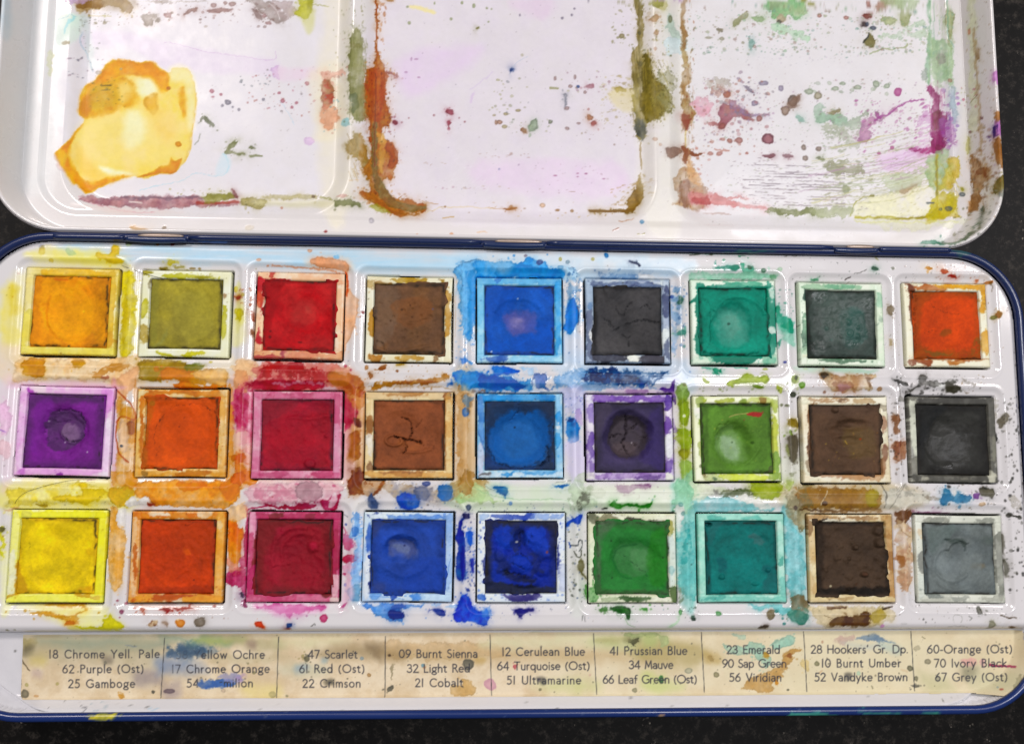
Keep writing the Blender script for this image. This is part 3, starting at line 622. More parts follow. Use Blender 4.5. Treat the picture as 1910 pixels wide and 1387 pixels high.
# ======================= lower half
T.use('B1')
T.B('40,95 130,85 250,62 350,55 450,62 550,90 560,140 520,175 430,165 330,160 220,165 100,172 30,185 50,130', 'ecd46a', .8, 5, edge=.5, tex=.5, c2='efe0a0')
T.B('395,68 440,58 455,85 520,90 545,115 500,150 430,160 280,135 300,120 400,120 420,95', 'e6c62a', .85, 4, edge=.4)
T.B('550,110 590,80 660,78 690,100 685,125 650,150 635,178 590,175 565,150', 'd3b22c', .92, 3.5, edge=.5, c2='e0b42a')
T.B('20,185 90,178 100,190 30,196', 'dba48c', .5, 3); T.B('180,160 235,165 230,180 185,172', 'b89a3a', .8, 2, dry=.3)
T.K('440,45 480,38', 4, '9a5aa8', .5, 1)
T.B('560,0 690,0 690,80 650,75 600,80 570,60', 'dc9a40', .75, 5, edge=.3, tex=.5); T.B('600,20 640,10 640,60 610,60', 'eabf96', .7, 3)
T.B('700,50 860,42 1000,48 1160,42 1215,30 1225,90 1200,150 1160,180 1060,180 900,172 780,165 760,130 710,135 690,100', 'e6963c', .9, 3.5, edge=.5, tex=.35, c2='eca858')
T.B('900,50 990,45 1060,60 1040,85 950,100 910,85', 'dd7e20', .6, 4); T.B('1120,60 1215,40 1215,110 1180,160 1140,120', 'd9822a', .6, 4)
T.B('640,165 660,130 690,118 700,150 740,130 765,150 740,170 700,168 650,180', 'ebe0de', .9, 2.5); T.B('600,190 640,185 640,270 615,280 600,240', 'ebe0de', .75, 3)
T.B('750,160 785,156 780,172 755,172', 'a8441a', .9, 1.5)
T.B('555,185 600,180 600,270 640,290 630,400 630,520 600,600 570,600 550,520 552,300', 'eab064', .88, 3.5, edge=.4, tex=.35, c2='edc08a')
T.B('1160,250 1200,240 1220,290 1240,300 1220,460 1190,470 1165,440 1158,320', 'e88418', .92, 3, edge=.5, c2='ee9838')
T.B('1165,200 1240,160 1260,210 1210,250 1170,240', 'eec59c', .8, 4, edge=.3); T.B('1200,0 1250,0 1245,50 1210,60 1170,40', 'df7c1a', .88, 4, edge=.4)
T.B('1150,520 1180,500 1240,480 1255,520 1245,570 1200,580 1150,560', 'b2285a', .85, 4, edge=.3, c2='c84a78'); T.B('1210,440 1250,430 1255,480 1220,480', 'c04068', .6, 4); T.B('1155,440 1200,470 1230,500 1180,510 1155,480', 'e8a088', .7, 4)
T.B('1240,400 1260,180 1262,480 1250,470', 'b8285c', .8, 2)
T.B('0,285 20,280 25,400 10,440 0,400', 'dccf3c', .8, 4, dry=.35, tex=.4); T.G('0,440 40,440 60,700 0,700', 'eee6a8', .6, 6, 5); T.B('0,280 25,285 20,305 0,302', '6c6420', .7, 2, dry=.3)
T.G('100,680 500,685 560,720 440,810 380,790 200,730', 'f0e6a8', .8, 8, 6)
T.B('160,712 260,715 330,735 400,712 440,706 400,725 410,755 370,780 340,775 330,755 230,735 170,722', 'e0a64c', .8, 3, dry=.28, edge=.4)
T.B('380,785 440,788 520,785 530,745 550,740 568,715 580,740 595,760 628,775 630,792 600,808 540,805 470,800 400,798', 'd8ca28', .95, 2.5, edge=.4); T.B('335,765 370,755 395,760 370,780 345,780', 'd8862c', .85, 2.5); T.G('360,790 520,795 620,805 560,812 380,800', 'e3d860', .7, 4, 3)
T.B('200,670 340,672 430,678 400,690 250,688', 'd89a2c', .7, 2.5, dry=.3); T.D('127,708,9 176,746,5 30,712,5 505,716,7,5', 'cf9a3a', .8); T.D('220,664,6', 'a88428', .6)
T.D('622,713,11', '8a3a5a', .9); T.D('601,655,6 640,670,8 612,740,4', '9a3048', .8)
T.B('715,695 740,695 735,706 718,706', 'b0482c', .85, 1.5); T.B('808,702 850,692 868,708 850,720 838,710', 'a03024', .9, 2); T.B('880,698 960,690 985,696 930,706 890,710', 'a83a2c', .85, 2, dry=.2); T.D('1090,685,8,5', 'a83a2c', .8); T.K('680,682 860,690 1020,686', 4, 'c87850', .5, 1.5, dry=.3)
T.B('755,780 780,752 805,755 800,785 765,790', '8a5c44', .9, 2, edge=.3, c2='e0c4a8'); T.B('830,770 845,755 862,768 855,778', 'a88a78', .85, 2); T.D('921,768,24,22', 'df8430', .9); T.D('910,752,6', 'f0e0c8', .8, 0)
T.B('990,770 1005,745 1040,740 1052,765 1040,785 1005,785', '86766a', .9, 2, edge=.4); T.N((990,690,1200,760), 8, (1.5,4), ['a07060'], .6, seed=51)
T.D('32,808,8,5 70,806,6,4', '6c6430', .8); T.D('1308,775,6,14', 'd8501c', .9); T.D('1230,620,5,10 1245,660,6,12', '8a2048', .85)
T.use('B2')
T.B('20,540 50,520 60,560 55,640 30,600', 'c84878', .7, 4, dry=.3); T.B('20,610 38,622 36,640 22,632', '4a1c50', .8, 1.6); T.B('28,655 50,672 58,690 40,688', '8a2058', .85, 1.8)
T.B('60,70 180,50 300,45 540,55 535,110 500,150 420,160 330,150 180,168 100,160 70,130', 'e0a8b4', .75, 5, edge=.5, tex=.6, c2='e8c0c8')
T.B('100,80 200,70 300,80 310,130 200,160 110,140', 'd4889e', .55, 6, dry=.4, tex=.5); T.B('305,60 400,50 440,90 430,135 350,150 310,120', 'b8909a', .75, 4, edge=.6)
T.B('425,150 470,140 500,115 535,112 530,160 500,190 450,190', 'b8285a', .9, 2.5, edge=.4); T.B('490,120 515,118 512,155 485,180 470,175', 'ecd8dc', .9, 1.5)
T.B('150,165 240,170 330,162 400,160 395,180 300,188 160,180', 'a8204a', .85, 3, dry=.28); T.K('60,190 100,178 180,172', 9, 'b02858', .8, 2); T.D('500,70,10,8 310,60,12,5', 'c85a80', .7)
T.B('590,0 650,0 750,40 755,80 720,110 690,120 640,110 575,115', 'a5622c', .88, 4, edge=.3, c2='8c5028'); T.B('640,40 740,35 700,110 650,120', 'e8d6c8', .55, 4, dry=.4)
T.B('760,60 850,55 920,70 1000,80 1060,65 1110,80 1120,130 1080,150 1000,155 920,150 800,120', 'b99a78', .7, 6, tex=.6, dry=.28, c2='8c8494')
T.B('1100,60 1258,40 1258,130 1180,130 1120,140 1105,100', 'b8945c', .75, 6, tex=.5); T.B('1110,130 1258,105 1258,150 1130,150', 'b0c890', .75, 4)
T.B('670,130 690,105 705,118 735,155 722,182 690,188 668,165', '56648c', .92, 2.5, edge=.4); T.B('820,130 860,108 910,112 942,135 940,170 900,192 850,185 825,160', '2a5cc0', .93, 3, edge=.4, c2='3a6ed0'); T.B('900,80 960,75 1000,110 980,150 940,150 915,110', '6a7090', .75, 5, tex=.5)
T.D('970,58,22,13', '3d4c8c', .9); T.B('1040,75 1070,60 1100,75 1100,130 1065,152 1035,135', '4a7cb8', .93, 2.5, edge=.4); T.D('1187,182,13,16', '6a7488', .85); T.B('1155,212 1190,212 1195,230 1165,238', '2a3070', .85, 1.8); T.N((950,165,1250,205), 26, (1.5,4.5), ['3a4460','5a5868'], .8, seed=52)
T.G('600,150 670,150 660,200 600,200', 'ebdfdc', .5, 5, 4)
# between crimson3 and cobalt
T.B('545,320 590,325 605,370 580,395 550,385', 'd04878', .85, 3, edge=.3, c2='c86090'); T.B('545,435 590,415 625,435 600,455 560,468 545,455', 'c22a4e', .92, 2.5, edge=.4); T.B('545,480 600,470 620,520 590,560 550,540', 'e4a8c0', .7, 4); T.D('553,520,10,6', 'b8205a', .85); T.K('535,270 560,310', 10, 'c03a68', .7, 3)
T.B('590,220 640,230 640,560 620,600 590,570 600,440 615,380 590,320', 'a4c4ea', .8, 6, dry=.3, tex=.5, c2='88aee2'); T.B('600,280 625,290 620,330 598,320', '4a7fd0', .7, 3); T.B('575,595 600,575 630,580 632,650 610,665 580,650', '7ba8cc', .85, 3, edge=.5); T.N((560,560,640,660), 14, (2,6), ['3f6ec0','5a90d0'], .7, seed=53); T.D('557,575,8', '5a68c0', .8)
T.K('575,230 540,210', 5, '55606a', .5); T.D('560,267,6', '3f4fa0', .8)
T.G('560,560 590,560 590,640 540,680', 'ecbcd0', .6, 5, 4)
T.B('100,680 180,672 300,675 440,680 445,705 400,700 350,715 290,725 260,745 240,725 200,708 150,692', 'c83a86', .9, 3.5, edge=.4, dry=.22, c2='d0509a'); T.G('100,675 450,680 400,720 260,745 150,705', 'e8b0d0', .6, 5, 4)
T.D('449,742,20', 'c83f72', .92); T.D('315,745,4 362,732,5 545,690,6,4', 'b85a98', .7); T.B('530,690 560,665 555,685 540,692', 'c85a90', .7, 1.6)
T.B('95,780 110,760 132,762 140,790 145,805 120,795', 'd8602a', .93, 2, edge=.4); T.B('245,800 265,788 285,800 270,806', 'b8442c', .9, 1.6); T.B('262,775 285,768 290,782 270,795 258,790', '344f8c', .92, 1.8); T.K('385,785 400,770 405,778', 4, '55504c', .7)
T.B('640,670 700,672 780,672 900,680 960,676 950,690 880,695 840,700 860,740 820,762 780,760 750,730 700,715 660,690', '7aa6e0', .85, 4, edge=.4, tex=.4, c2='5f90d8'); T.B('775,715 800,702 840,705 862,730 830,750 790,748', '2b4a92', .92, 2.5, edge=.3); T.B('790,680 850,676 860,700 800,700', '4a68b4', .7, 3)
T.B('985,708 1010,702 1050,695 1068,715 1055,735 1030,725 1010,712', '2a3f98', .92, 2); T.D('970,743,5 1020,685,5', '8aa8dc', .7); T.B('1000,675 1050,672 1040,684 1005,684', '9abce8', .6, 2)
T.B('1120,690 1150,640 1175,625 1200,655 1205,685 1240,705 1258,710 1258,770 1220,750 1160,765 1115,760 1108,730 1120,710', '1f4cc4', .96, 3, edge=.2, c2='2a5ad0')
T.B('1075,680 1130,670 1120,690 1080,690', '9abce8', .6, 3)
T.B('1140,250 1155,240 1158,290 1165,300 1170,380 1172,470 1170,520 1145,555 1128,540 1120,470 1130,400 1120,340 1128,290', '2344a8', .95, 2, edge=.3); T.B('1128,500 1170,500 1170,535 1148,552 1128,535', '3f7ab8', .7, 2)
T.B('1182,310 1205,308 1208,345 1195,380 1180,350', '3f74d4', .93, 2); T.B('1200,450 1215,445 1212,510 1202,500', '2a4ab4', .9, 1.8); T.N((1170,380,1225,620), 22, (1.8,6), ['2a4ab4','33427c'], .85, 1.6, 80, seed=54); T.D('1185,600,9', '2a3f98', .9)
T.use('B3')
T.B('0,60 70,60 130,90 160,130 200,150 120,155 0,130', 'c8d6a8', .8, 5, edge=.4); T.B('0,0 60,0 70,60 40,110 0,110', 'b88c54', .75, 5, tex=.4); T.K('60,80 120,105 180,125 300,140 520,140 560,190', 4, '9aba90', .6, 2)
T.B('165,80 215,68 245,90 232,120 210,112 180,95', '3c7cae', .93, 2.5, edge=.3); T.B('475,68 540,62 550,72 500,80', '3478b8', .9, 1.8); T.K('480,55 560,45', 3, '5c605c', .5); T.K('120,60 145,85 170,95', 3, '6c7468', .6)
T.B('540,80 620,40 640,110 700,150 660,190 600,200 550,160', 'c3ccb4', .7, 7, tex=.5); T.B('590,150 600,110 640,92 668,100 640,130 660,150 620,180 590,182', '6c6c5c', .75, 6, dry=.44, tex=.3); T.B('640,80 720,75 740,120 700,140 650,120', 'a4ac90', .4, 6, dry=.4)
T.B('795,68 870,65 970,60 960,78 890,88 850,110 805,105', '8a5a82', .92, 2.5, edge=.3, c2='9a6c92')
T.K('810,115 850,120 900,110 910,130 890,140', 3, '9a8c80', .5); T.G('700,60 1100,90 1110,150 720,150', 'ece6dc', .6, 6, 5)
T.B('755,165 790,145 800,158 860,165 950,160 975,145 975,180 920,180 850,178 790,185', '3f8c34', .93, 2.5, edge=.3); T.B('720,186 745,182 748,190 725,192', '2c2c28', .8, 1.2); T.D('1088,200,8', '2c302c', .8)
T.D('252,160,9,12', '6a90d0', .8); T.D('520,188,5,5 215,145,4', '7c9c8c', .8); T.N((60,150,540,205), 20, (1.5,4.5), ['5a6ea8','4a4f70','7c8c94'], .75, seed=55); T.D('38,180,11,14', '56607c', .85); T.B('8,212 40,212 46,232 20,238', '2a3470', .85, 1.8)
T.B('540,270 560,245 615,215 610,258 570,262 545,280', '2f62c4', .92, 2); T.D('545,270,8,10', '4a70c8', .7); T.N((545,210,610,300), 12, (2,5), ['2f4fa4'], .8, seed=56)
T.K('560,380 590,375 600,355 615,350 618,380 600,400', 7, '45484c', .7, 2.5, dry=.3); T.K('575,405 590,430 610,430 615,400', 6, '4c4c40', .8, 1.5); T.K('550,360 558,385', 8, '2a4fa8', .8, 1.5)
T.B('600,455 620,440 628,480 635,540 615,520 598,500', '7c7450', .9, 3, edge=.4); T.N((545,300,640,650), 46, (2,7), ['3c4038','5a6048','4a5a80'], .8, 1.4, 80, seed=57, clump=.3); T.B('632,580 645,578 642,650 634,630', '4c8c3c', .8, 2)
T.B('20,310 55,300 60,340 45,375 30,360', '3f74d4', .9, 2); T.B('50,450 66,445 64,510 52,500', '2a4ab4', .9, 1.8); T.N((20,380,75,620), 16, (2,6), ['2a4ab4','33427c'], .85, 1.6, 80, seed=58); T.B('0,380 18,400 20,500 0,560', '2344a8', .92, 2)
T.B('0,625 40,655 50,690 75,700 100,710 140,700 150,740 130,780 100,775 70,765 30,760 0,745', '1f4cc4', .96, 3, edge=.2, c2='3a6cd8'); T.B('100,700 145,695 152,735 110,750', '6a9ce4', .6, 4, dry=.35)
T.B('270,700 330,696 370,702 365,712 320,725 298,740 285,725', '2f2c84', .93, 2); T.B('250,695 285,694 270,705', '8a84b8', .5, 2); T.N((120,660,560,720), 20, (1.5,4), ['4a5070','6a70a0'], .6, seed=59)
T.K('620,730 618,755', 4, '4a4c48', .7, 1); T.K('630,730 634,762', 3, '4a4c48', .7, 1)
T.B('705,695 740,690 748,708 710,710', '4a7a3c', .88, 2); T.B('760,695 790,682 850,688 868,705 868,748 850,750 845,730 810,725 775,712', '356c34', .94, 2.5, edge=.3, c2='2f5c2c'); T.K('830,740 850,770 870,788 888,790', 4, '8cac80', .6, 1.5); T.N((685,680,1060,705), 24, (2,6), ['5c9a4c','3f6c3c'], .85, 1.4, seed=60); T.B('925,690 950,690 948,705 930,705', '5c9a4c', .85, 1.6)
T.B('1062,782 1090,755 1120,720 1110,750 1085,785', 'c8dcc0', .75, 3, edge=.4); T.D('1183,740,10,12', '35604a', .9); T.N((1160,690,1200,760), 6, (2,5), ['4c5c4c'], .8, seed=61)
T.B('1100,120 1160,100 1204,120 1204,620 1160,640 1140,625 1128,500 1125,260 1110,180', '86c4c0', .8, 5, tex=.6, c2='a4d2cc', edge=.4); T.B('1140,300 1190,280 1195,380 1160,420', '5ab0ac', .6, 5, dry=.4); T.B('1150,20 1204,0 1204,120 1150,130 1120,100', 'a0c4a0', .8, 6, tex=.5, dry=.25); T.B('1120,500 1140,480 1140,640 1115,660', '6c7c5c', .5, 4, dry=.4)
T.D('1150,270,10,16', '3f8c84', .5)
T.use('B4')
T.B('80,150 140,130 250,125 330,140 430,160 510,180 500,205 400,205 250,205 110,208 95,190', '93c6cc', .85, 5, edge=.5, tex=.5); T.B('240,115 300,88 380,95 420,125 360,130 300,118 250,128', '6f7458', .85, 4, edge=.3, tex=.5); T.B('380,60 545,55 550,90 500,140 460,140 400,120', 'a3ac44', .9, 4, edge=.3, c2='b8b868')
T.B('300,130 350,110 370,135 440,140 500,170 520,190 440,185 380,165 330,150', 'ece4e0', .9, 4, edge=.2); T.B('70,50 160,60 240,80 230,110 140,130 90,150', 'dedcc8', .75, 6)
T.B('190,95 215,92 212,108 192,106', '8a8480', .8, 1.8); T.B('0,60 60,50 90,120 60,200 0,200', 'a0ccb0', .75, 6, dry=.28, tex=.5); T.B('0,170 40,190 30,300 0,280', 'ece4e2', .8, 4)
T.B('20,320 95,250 105,440 100,620 50,635 25,560', '84c4c4', .85, 5, tex=.6, c2='9fd0cc'); T.B('45,330 80,300 80,430 40,460', '4aa8a8', .5, 5, dry=.4); T.D('38,210,10,12 25,165,12', '4a8c8c', .5)
T.B('548,180 575,190 600,280 655,330 660,560 640,640 590,660 570,560 560,330', 'a8d0d6', .9, 5, tex=.5, c2='8cc2c8'); T.B('560,120 640,70 720,60 740,150 700,200 660,300 600,260 570,190', 'b8a88c', .8, 7, tex=.6, dry=.25, c2='8f8468')
T.B('620,90 720,78 860,80 930,90 930,190 800,185 700,180 630,170', 'a8804c', .9, 5, tex=.5, c2='947050'); T.D('765,160,14,12 612,183,10', '5c4434', .85); T.D('650,135,10,8', '8a6c4c', .7); T.B('560,60 600,50 590,80 570,90', 'b8c070', .7, 3); T.K('700,155 730,110 740,90', 4, 'ece0d4', .6)
T.B('590,640 640,620 680,660 685,740 650,770 610,760 590,720', '8c7c64', .88, 6, dry=.25, c2='6c8c7c', tex=.4); T.B('560,700 640,700 680,750 640,780 600,770 570,740', '4c8c80', .88, 4, edge=.3, tex=.4, c2='6ca090'); T.B('460,720 490,698 510,710 508,745 480,752', '8c7c64', .9, 2.5)
T.B('380,680 470,678 590,690 560,720 500,700 430,705', '8ac4c8', .8, 4, dry=.25); T.D('515,710,10,8 553,772,8 545,745,6', '3c8480', .85); T.B('430,795 450,778 475,780 470,798 445,802', '55443a', .93, 1.8)
T.D('218,720,16,13 24,712,9,12', '5c9c5c', .88); T.B('75,738 98,738 95,752 80,752', '4a5c50', .88, 1.5); T.N((20,680,120,760), 8, (2,4), ['4c5c4c'], .8, seed=62)
T.B('700,690 930,690 930,780 860,770 800,790 740,780 705,740', 'dcc8ac', .8, 5, tex=.5); T.B('780,755 860,730 930,740 930,785 830,780', '7c5c3c', .85, 5, dry=.28); T.K('780,695 870,690', 12, '6c4c34', .8, 2, dry=.2)
T.use('B5')
T.B('80,90 200,80 330,82 440,95 470,130 450,185 300,178 190,180 100,185 60,160', 'a8804c', .9, 5, tex=.5, c2='b08a58', edge=.3); T.B('400,100 450,98 452,170 410,185', 'b09c4c', .85, 3); T.B('60,110 100,90 120,160 70,185 20,190 10,150', '8c8064', .6, 6, dry=.35); T.K('165,165 190,120 200,95', 5, 'ece0d4', .6)
T.D('185,160,14,11 37,182,10', '5c4434', .88); T.K('60,190 200,195 330,200 430,188', 9, '5c4030', .75, 3, dry=.3); T.B('180,200 300,190 470,185 480,205 350,205 200,210', 'a07c58', .7, 4, dry=.28)
T.B('480,90 560,80 640,90 720,110 700,150 620,170 540,190 490,190 480,140', 'cfc6bc', .8, 6, tex=.5, dry=.2); T.K('480,60 500,120 490,180', 5, '5c544c', .6, 2.5, dry=.3); T.K('520,190 560,120 600,60', 4, '6c645c', .5, 2, dry=.3); T.B('540,90 620,70 620,110 560,130', '9c948c', .4, 6, dry=.45)
T.B('770,150 790,85 820,90 835,120 860,100 900,110 940,130 920,150 870,155 830,145 800,160', '4a84a8', .93, 3, edge=.3); T.B('840,95 860,90 850,125 838,120', 'e8e0e0', .8, 2); T.B('935,110 960,104 975,115 965,138 940,132', '8c5c9c', .88, 2.5); T.B('975,90 1010,78 1050,85 1055,110 1035,132 1000,120 980,112', '54504c', .88, 3, edge=.3, c2='7c7468'); T.B('700,110 780,130 760,150 700,140', '8c7c6c', .5, 5, dry=.4)
T.D('875,178,8,10', '4a84a8', .7); T.D('985,163,18,12', 'c8a078', .75); T.D('826,75,10,8', '33302e', .9); T.K('830,50 950,52 1010,58', 8, '45403c', .7, 2.5, dry=.3); T.N((640,60,1060,200), 60, (1.5,6), ['4a4540','6c645c','86705c'], .7, 1.4, seed=63)
T.B('1120,130 1160,120 1180,180 1150,190 1130,160', 'a89c90', .6, 4, dry=.35)
T.K('1125,218 1150,228 1180,230', 12, '48443e', .85, 2, smooth=False); T.D('1128,218,14,12 1178,230,12,10', '4a4640', .85)
T.N((1085,60,1204,420), 40, (2,9), ['3c3836','5a5650'], .85, 1.3, 80, seed=64); T.N((1110,380,1204,620), 26, (2,11), ['33302e','4a4640'], .9, 1.3, 80, seed=65)
T.B('1075,325 1110,322 1112,450 1130,500 1125,530 1112,520 1105,420', '948c84', .85, 2.5); T.B('1108,455 1120,450 1133,505 1125,532 1112,525', '7c766c', .9, 1.8)
T.B('640,208 720,204 800,208 860,216 700,222 645,218', '8f5078', .8, 2)
T.B('540,215 580,205 635,200 620,250 560,260 545,240', '7c543c', .8, 5, dry=.3); T.B('555,260 610,250 640,340 635,560 610,610 580,600 560,440', 'dcbfa0', .75, 6, dry=.2, tex=.6, c2='c4987c'); T.B('565,430 600,440 590,490 565,480', 'a86c3c', .6, 4, dry=.36); T.K('565,270 590,310 630,330', 3, '7c543c', .5, 1.5, dry=.3)
T.B('125,705 210,690 330,690 520,690 530,760 430,780 330,770 230,788 170,780', 'dcc8ac', .8, 5, tex=.5, edge=.4); T.B('205,770 240,740 330,730 412,716 415,776 330,778 240,788', '7c5c3c', .92, 4, edge=.2, c2='6c4c30', dry=.12); T.B('415,715 470,700 500,720 480,745 420,770', 'b8a058', .85, 4); T.K('205,695 250,692 300,694', 10, '6c4c34', .8, 2, dry=.2); T.K('490,698 535,690', 9, '4c3828', .85, 1.5); T.K('180,730 260,760', 3, '6c543c', .5)
T.D('481,786,11', 'd890c8', .85); T.B('960,695 980,685 992,705 985,725 965,722', '8c8680', .9, 1.8, edge=.4)
T.K('1030,760 1050,770 1055,790 1030,800', 7, '54504a', .8, 1.8); T.B('1022,765 1045,758 1060,780 1035,800', 'a8a08c', .7, 2, edge=.4); T.B('1130,785 1165,788 1160,800 1140,798', '7c5c3c', .9, 2); T.K('1080,728 1110,738 1160,745', 7, '54402c', .8, 2, dry=.2); T.K('820,790 900,788 940,800', 4, '8c8680', .5, 1.5, dry=.3)
T.K('845,770 840,735 870,730 885,745 882,768', 4, 'a09a94', .5, 1.5, dry=.3); T.K('920,735 935,745 925,755', 5, '7c7874', .6); T.D('688,750,5 700,765,4', '5c5854', .8); T.D('590,772,18,5', 'b8b0b0', .4)
T.N((560,640,1204,800), 60, (1.2,4), ['6c6460','54504c','a89484'], .7, seed=66)
# dirt over the whole sheet, and a thin grime line along the raised lines
T.use('P')
T.N((0,480,1900,1160), 420, (.35,1.3), ['5c5450','7c6c5c','4c4c5c','8a5c3c'], .65, seed=70)
T.N((1280,480,1900,1160), 330, (.35,1.6), ['4c4844','6c5c50','3c3836'], .7, seed=71)
T.N((860,480,1280,1160), 120, (.4,1.6), ['3f5f9c','4c4c5c','2f6fb0'], .65, seed=72)
T.N((0,480,640,1160), 130, (.4,1.5), ['c88a2c','a04030','8a7c3c'], .6, seed=73)
T.N((1020,630,1320,730), 26, (.6,2.4), ['2f5fa8','4c8c80','6b8fcc'], .7, seed=74)
for s_, (xx, yy) in enumerate(((930,495),(1120,500),(1240,620),(1240,820),(650,560),(230,620))): T.G('%d,%d %d,%d %d,%d'%(xx-30,yy-12,xx+30,yy-10,xx+5,yy+14), 'dcd2d2', .3, 8, 5)
def deepen(sh, base, k):
    """the washes read a little too thin: load every one with more pigment"""
    b = hexc(base); sh.rgb[:] = np.clip(b-(b-sh.rgb)*(1+(k-1)*sh.cov[..., None]), 4, 250)
deepen(T, 'e3d8db', 1.26)
# ================================================================== PIGMENT: the lid
Lw = Sheet(-70, -560, 1990, 480, 'e3d7d8')
Lw.use('P')
Lw.G('160,0 620,0 620,360 160,360', 'e6dbe6', .5, 20, 8); Lw.G('710,0 1190,0 1190,380 720,380', 'e2d4de', .75, 20, 8); Lw.G('1290,0 1740,0 1740,400 1290,390', 'e6dce2', .6, 20, 8)
Lw.use('L1')
Lw.B('430,0 700,0 730,50 715,80 690,75 660,50 560,45 490,60 435,70 425,40', 'c7a878', .8, 4, edge=.4, c2='b89878', tex=.4); Lw.B('440,0 570,0 575,25 530,45 470,50 440,35', '9a7038', .8, 4, tex=.4, dry=.2); Lw.G('560,0 740,0 740,60 600,60', 'b8a08c', .6, 6, 4)
Lw.K('450,90 540,92 620,90', 6, 'b8a860', .5, 2, dry=.4); Lw.N((450,70,760,150), 30, (2,9), ['8c7c5c','8a7068','6c6450'], .75, 2, seed=80)
Lw.B('790,90 870,75 880,110 850,150 815,130', 'b09c90', .7, 5, dry=.3); Lw.B('920,75 965,70 960,98 925,100', 'b88c88', .7, 3); Lw.B('1020,80 1060,50 1100,45 1095,65 1050,80 1025,95', 'a07870', .75, 3)
Lw.D('1190,30,16,13 1255,18,12,9 1292,24,18,13', 'a8807c', .8); Lw.B('1150,55 1240,40 1300,50 1250,68 1160,70', 'a8807c', .7, 3, dry=.2); Lw.B('820,0 1130,0 1140,10 1000,12 900,22 840,10', 'b8a49c', .6, 4, dry=.35)
Lw.B('1380,0 1500,0 1560,40 1580,130 1500,105 1440,90 1420,50', 'a89490', .75, 6, dry=.25, tex=.4); Lw.B('1400,45 1450,50 1460,110 1430,90', '8c6c68', .7, 3); Lw.B('1500,0 1640,30 1640,90 1560,100', 'b8a0a0', .6, 5, dry=.35); Lw.K('1390,0 1430,50 1470,110', 4, 'e0d4d4', .8); Lw.K('1500,20 1540,60 1560,110', 4, 'e0d4d4', .8)
Lw.N((760,10,1600,150), 70, (2,9), ['a8807c','8c6c68','a89080'], .75, 2, seed=81); Lw.D('1495,130,16,11 1470,90,14,10', 'a87c7c', .8)
Lw.B('1660,0 1730,0 1740,40 1725,100 1700,115 1660,90 1635,75 1660,45', 'b0a83c', .8, 4, tex=.4, c2='c4bc50'); Lw.G('1680,80 1750,60 1740,170 1700,180', 'd4cc80', .5, 5, 4); Lw.K('1740,30 1830,35', 5, '9a9440', .6, 2, dry=.3)
Lw.G('460,180 700,180 900,230 1100,260 1350,310 1530,335 1540,420 1350,410 1100,400 900,370 700,260 480,260', 'dfc8e0', .42, 8, 4); Lw.K('910,235 1000,250 1150,290 1300,310 1400,325 1520,335 1535,290', 4, 'c8a0cc', .45, 2); Lw.B('1500,380 1545,370 1555,440 1520,420', 'd0a8d4', .6, 4)
Lw.G('320,100 440,90 440,210 360,260 310,250', 'd4e4d4', .6, 6, 4); Lw.K('410,100 375,130 360,180', 16, '9ccfd8', .6, 3); Lw.K('320,110 380,90 380,65 400,85 430,95', 3, '8cb4c4', .6); Lw.B('345,238 385,236 385,250 350,252', 'b8a080', .6, 2); Lw.B('265,290 290,270 298,320 285,400 270,420', 'd6cf94', .6, 4)
Lw.K('455,180 450,240 480,300 520,400', 8, 'b0c0d0', .6, 2); Lw.G('450,100 490,110 520,330 500,380', 'c8d0cc', .5, 6, 4)
Lw.N((440,90,560,300), 34, (1.5,6), ['8c8478','6c7068'], .7, 2, seed=82); Lw.N((380,320,650,450), 30, (2,7), ['6c6878','5c5868','8c7080'], .8, 3, seed=83)
# the big yellow pool
PO = dict(mot=.05, sat=0)
OUT = '445,530 470,480 520,450 560,400 620,335 700,335 780,350 830,340 900,380 945,400 960,380 1040,375 1070,420 1095,520 1090,620 1070,720 1062,830 1030,900 980,960 900,970 800,995 730,985 640,1010 560,1045 480,1080 430,1030 400,1020 360,950 320,900 305,850 340,820 390,770 440,710 470,665 440,640 440,580'
Lw.B(OUT, 'f8d678', .92, 1.8, edge=.25, tex=.2, soft=2, ew=3, **PO)
Lw.B('445,530 470,480 520,450 560,400 620,335 700,335 790,348 850,345 900,383 940,405 948,490 900,515 850,470 800,440 700,420 640,440 600,500 520,560 480,640 440,630 440,580', 'f0a414', .9, 2.5, soft=7, edge=.2, tex=.35, ew=4, c2='e89a10', **PO)
Lw.B('455,560 520,480 600,440 700,430 760,470 770,560 740,600 680,600 600,640 540,660 470,655 445,620', 'ecb23c', .85, 3, soft=9, edge=.15, tex=.5, ew=5, c2='e49c1c', **PO)
Lw.B('450,560 500,520 520,560 500,630 480,665 440,640', 'dc9414', .8, 2.5, soft=6, edge=.15, tex=.3, **PO)
Lw.G('650,480 700,455 735,490 720,560 670,570', 'f4da94', .7, 9, 3); Lw.G('760,450 840,440 875,480 860,535 800,540 765,510', 'f8eccc', .95, 9, 3); Lw.B('800,550 870,520 880,590 860,640 820,620', 'e8a830', .7, 2.5, soft=7, edge=.4, ew=4, **PO); Lw.G('510,500 620,470 650,560 560,620 510,600', 'd4b048', .6, 9, 4)
Lw.G('520,660 700,630 960,650 1010,760 1000,860 900,900 700,930 520,930 430,870 440,740', 'f6da94', .75, 14, 5); Lw.G('690,640 780,620 800,780 700,820', 'f9eac4', .8, 10, 4); Lw.G('550,930 720,965 745,990 620,985', 'fbf3e0', .8, 6, 3); Lw.G('840,620 960,640 980,760 900,800', 'f0cc78', .6, 12, 4)
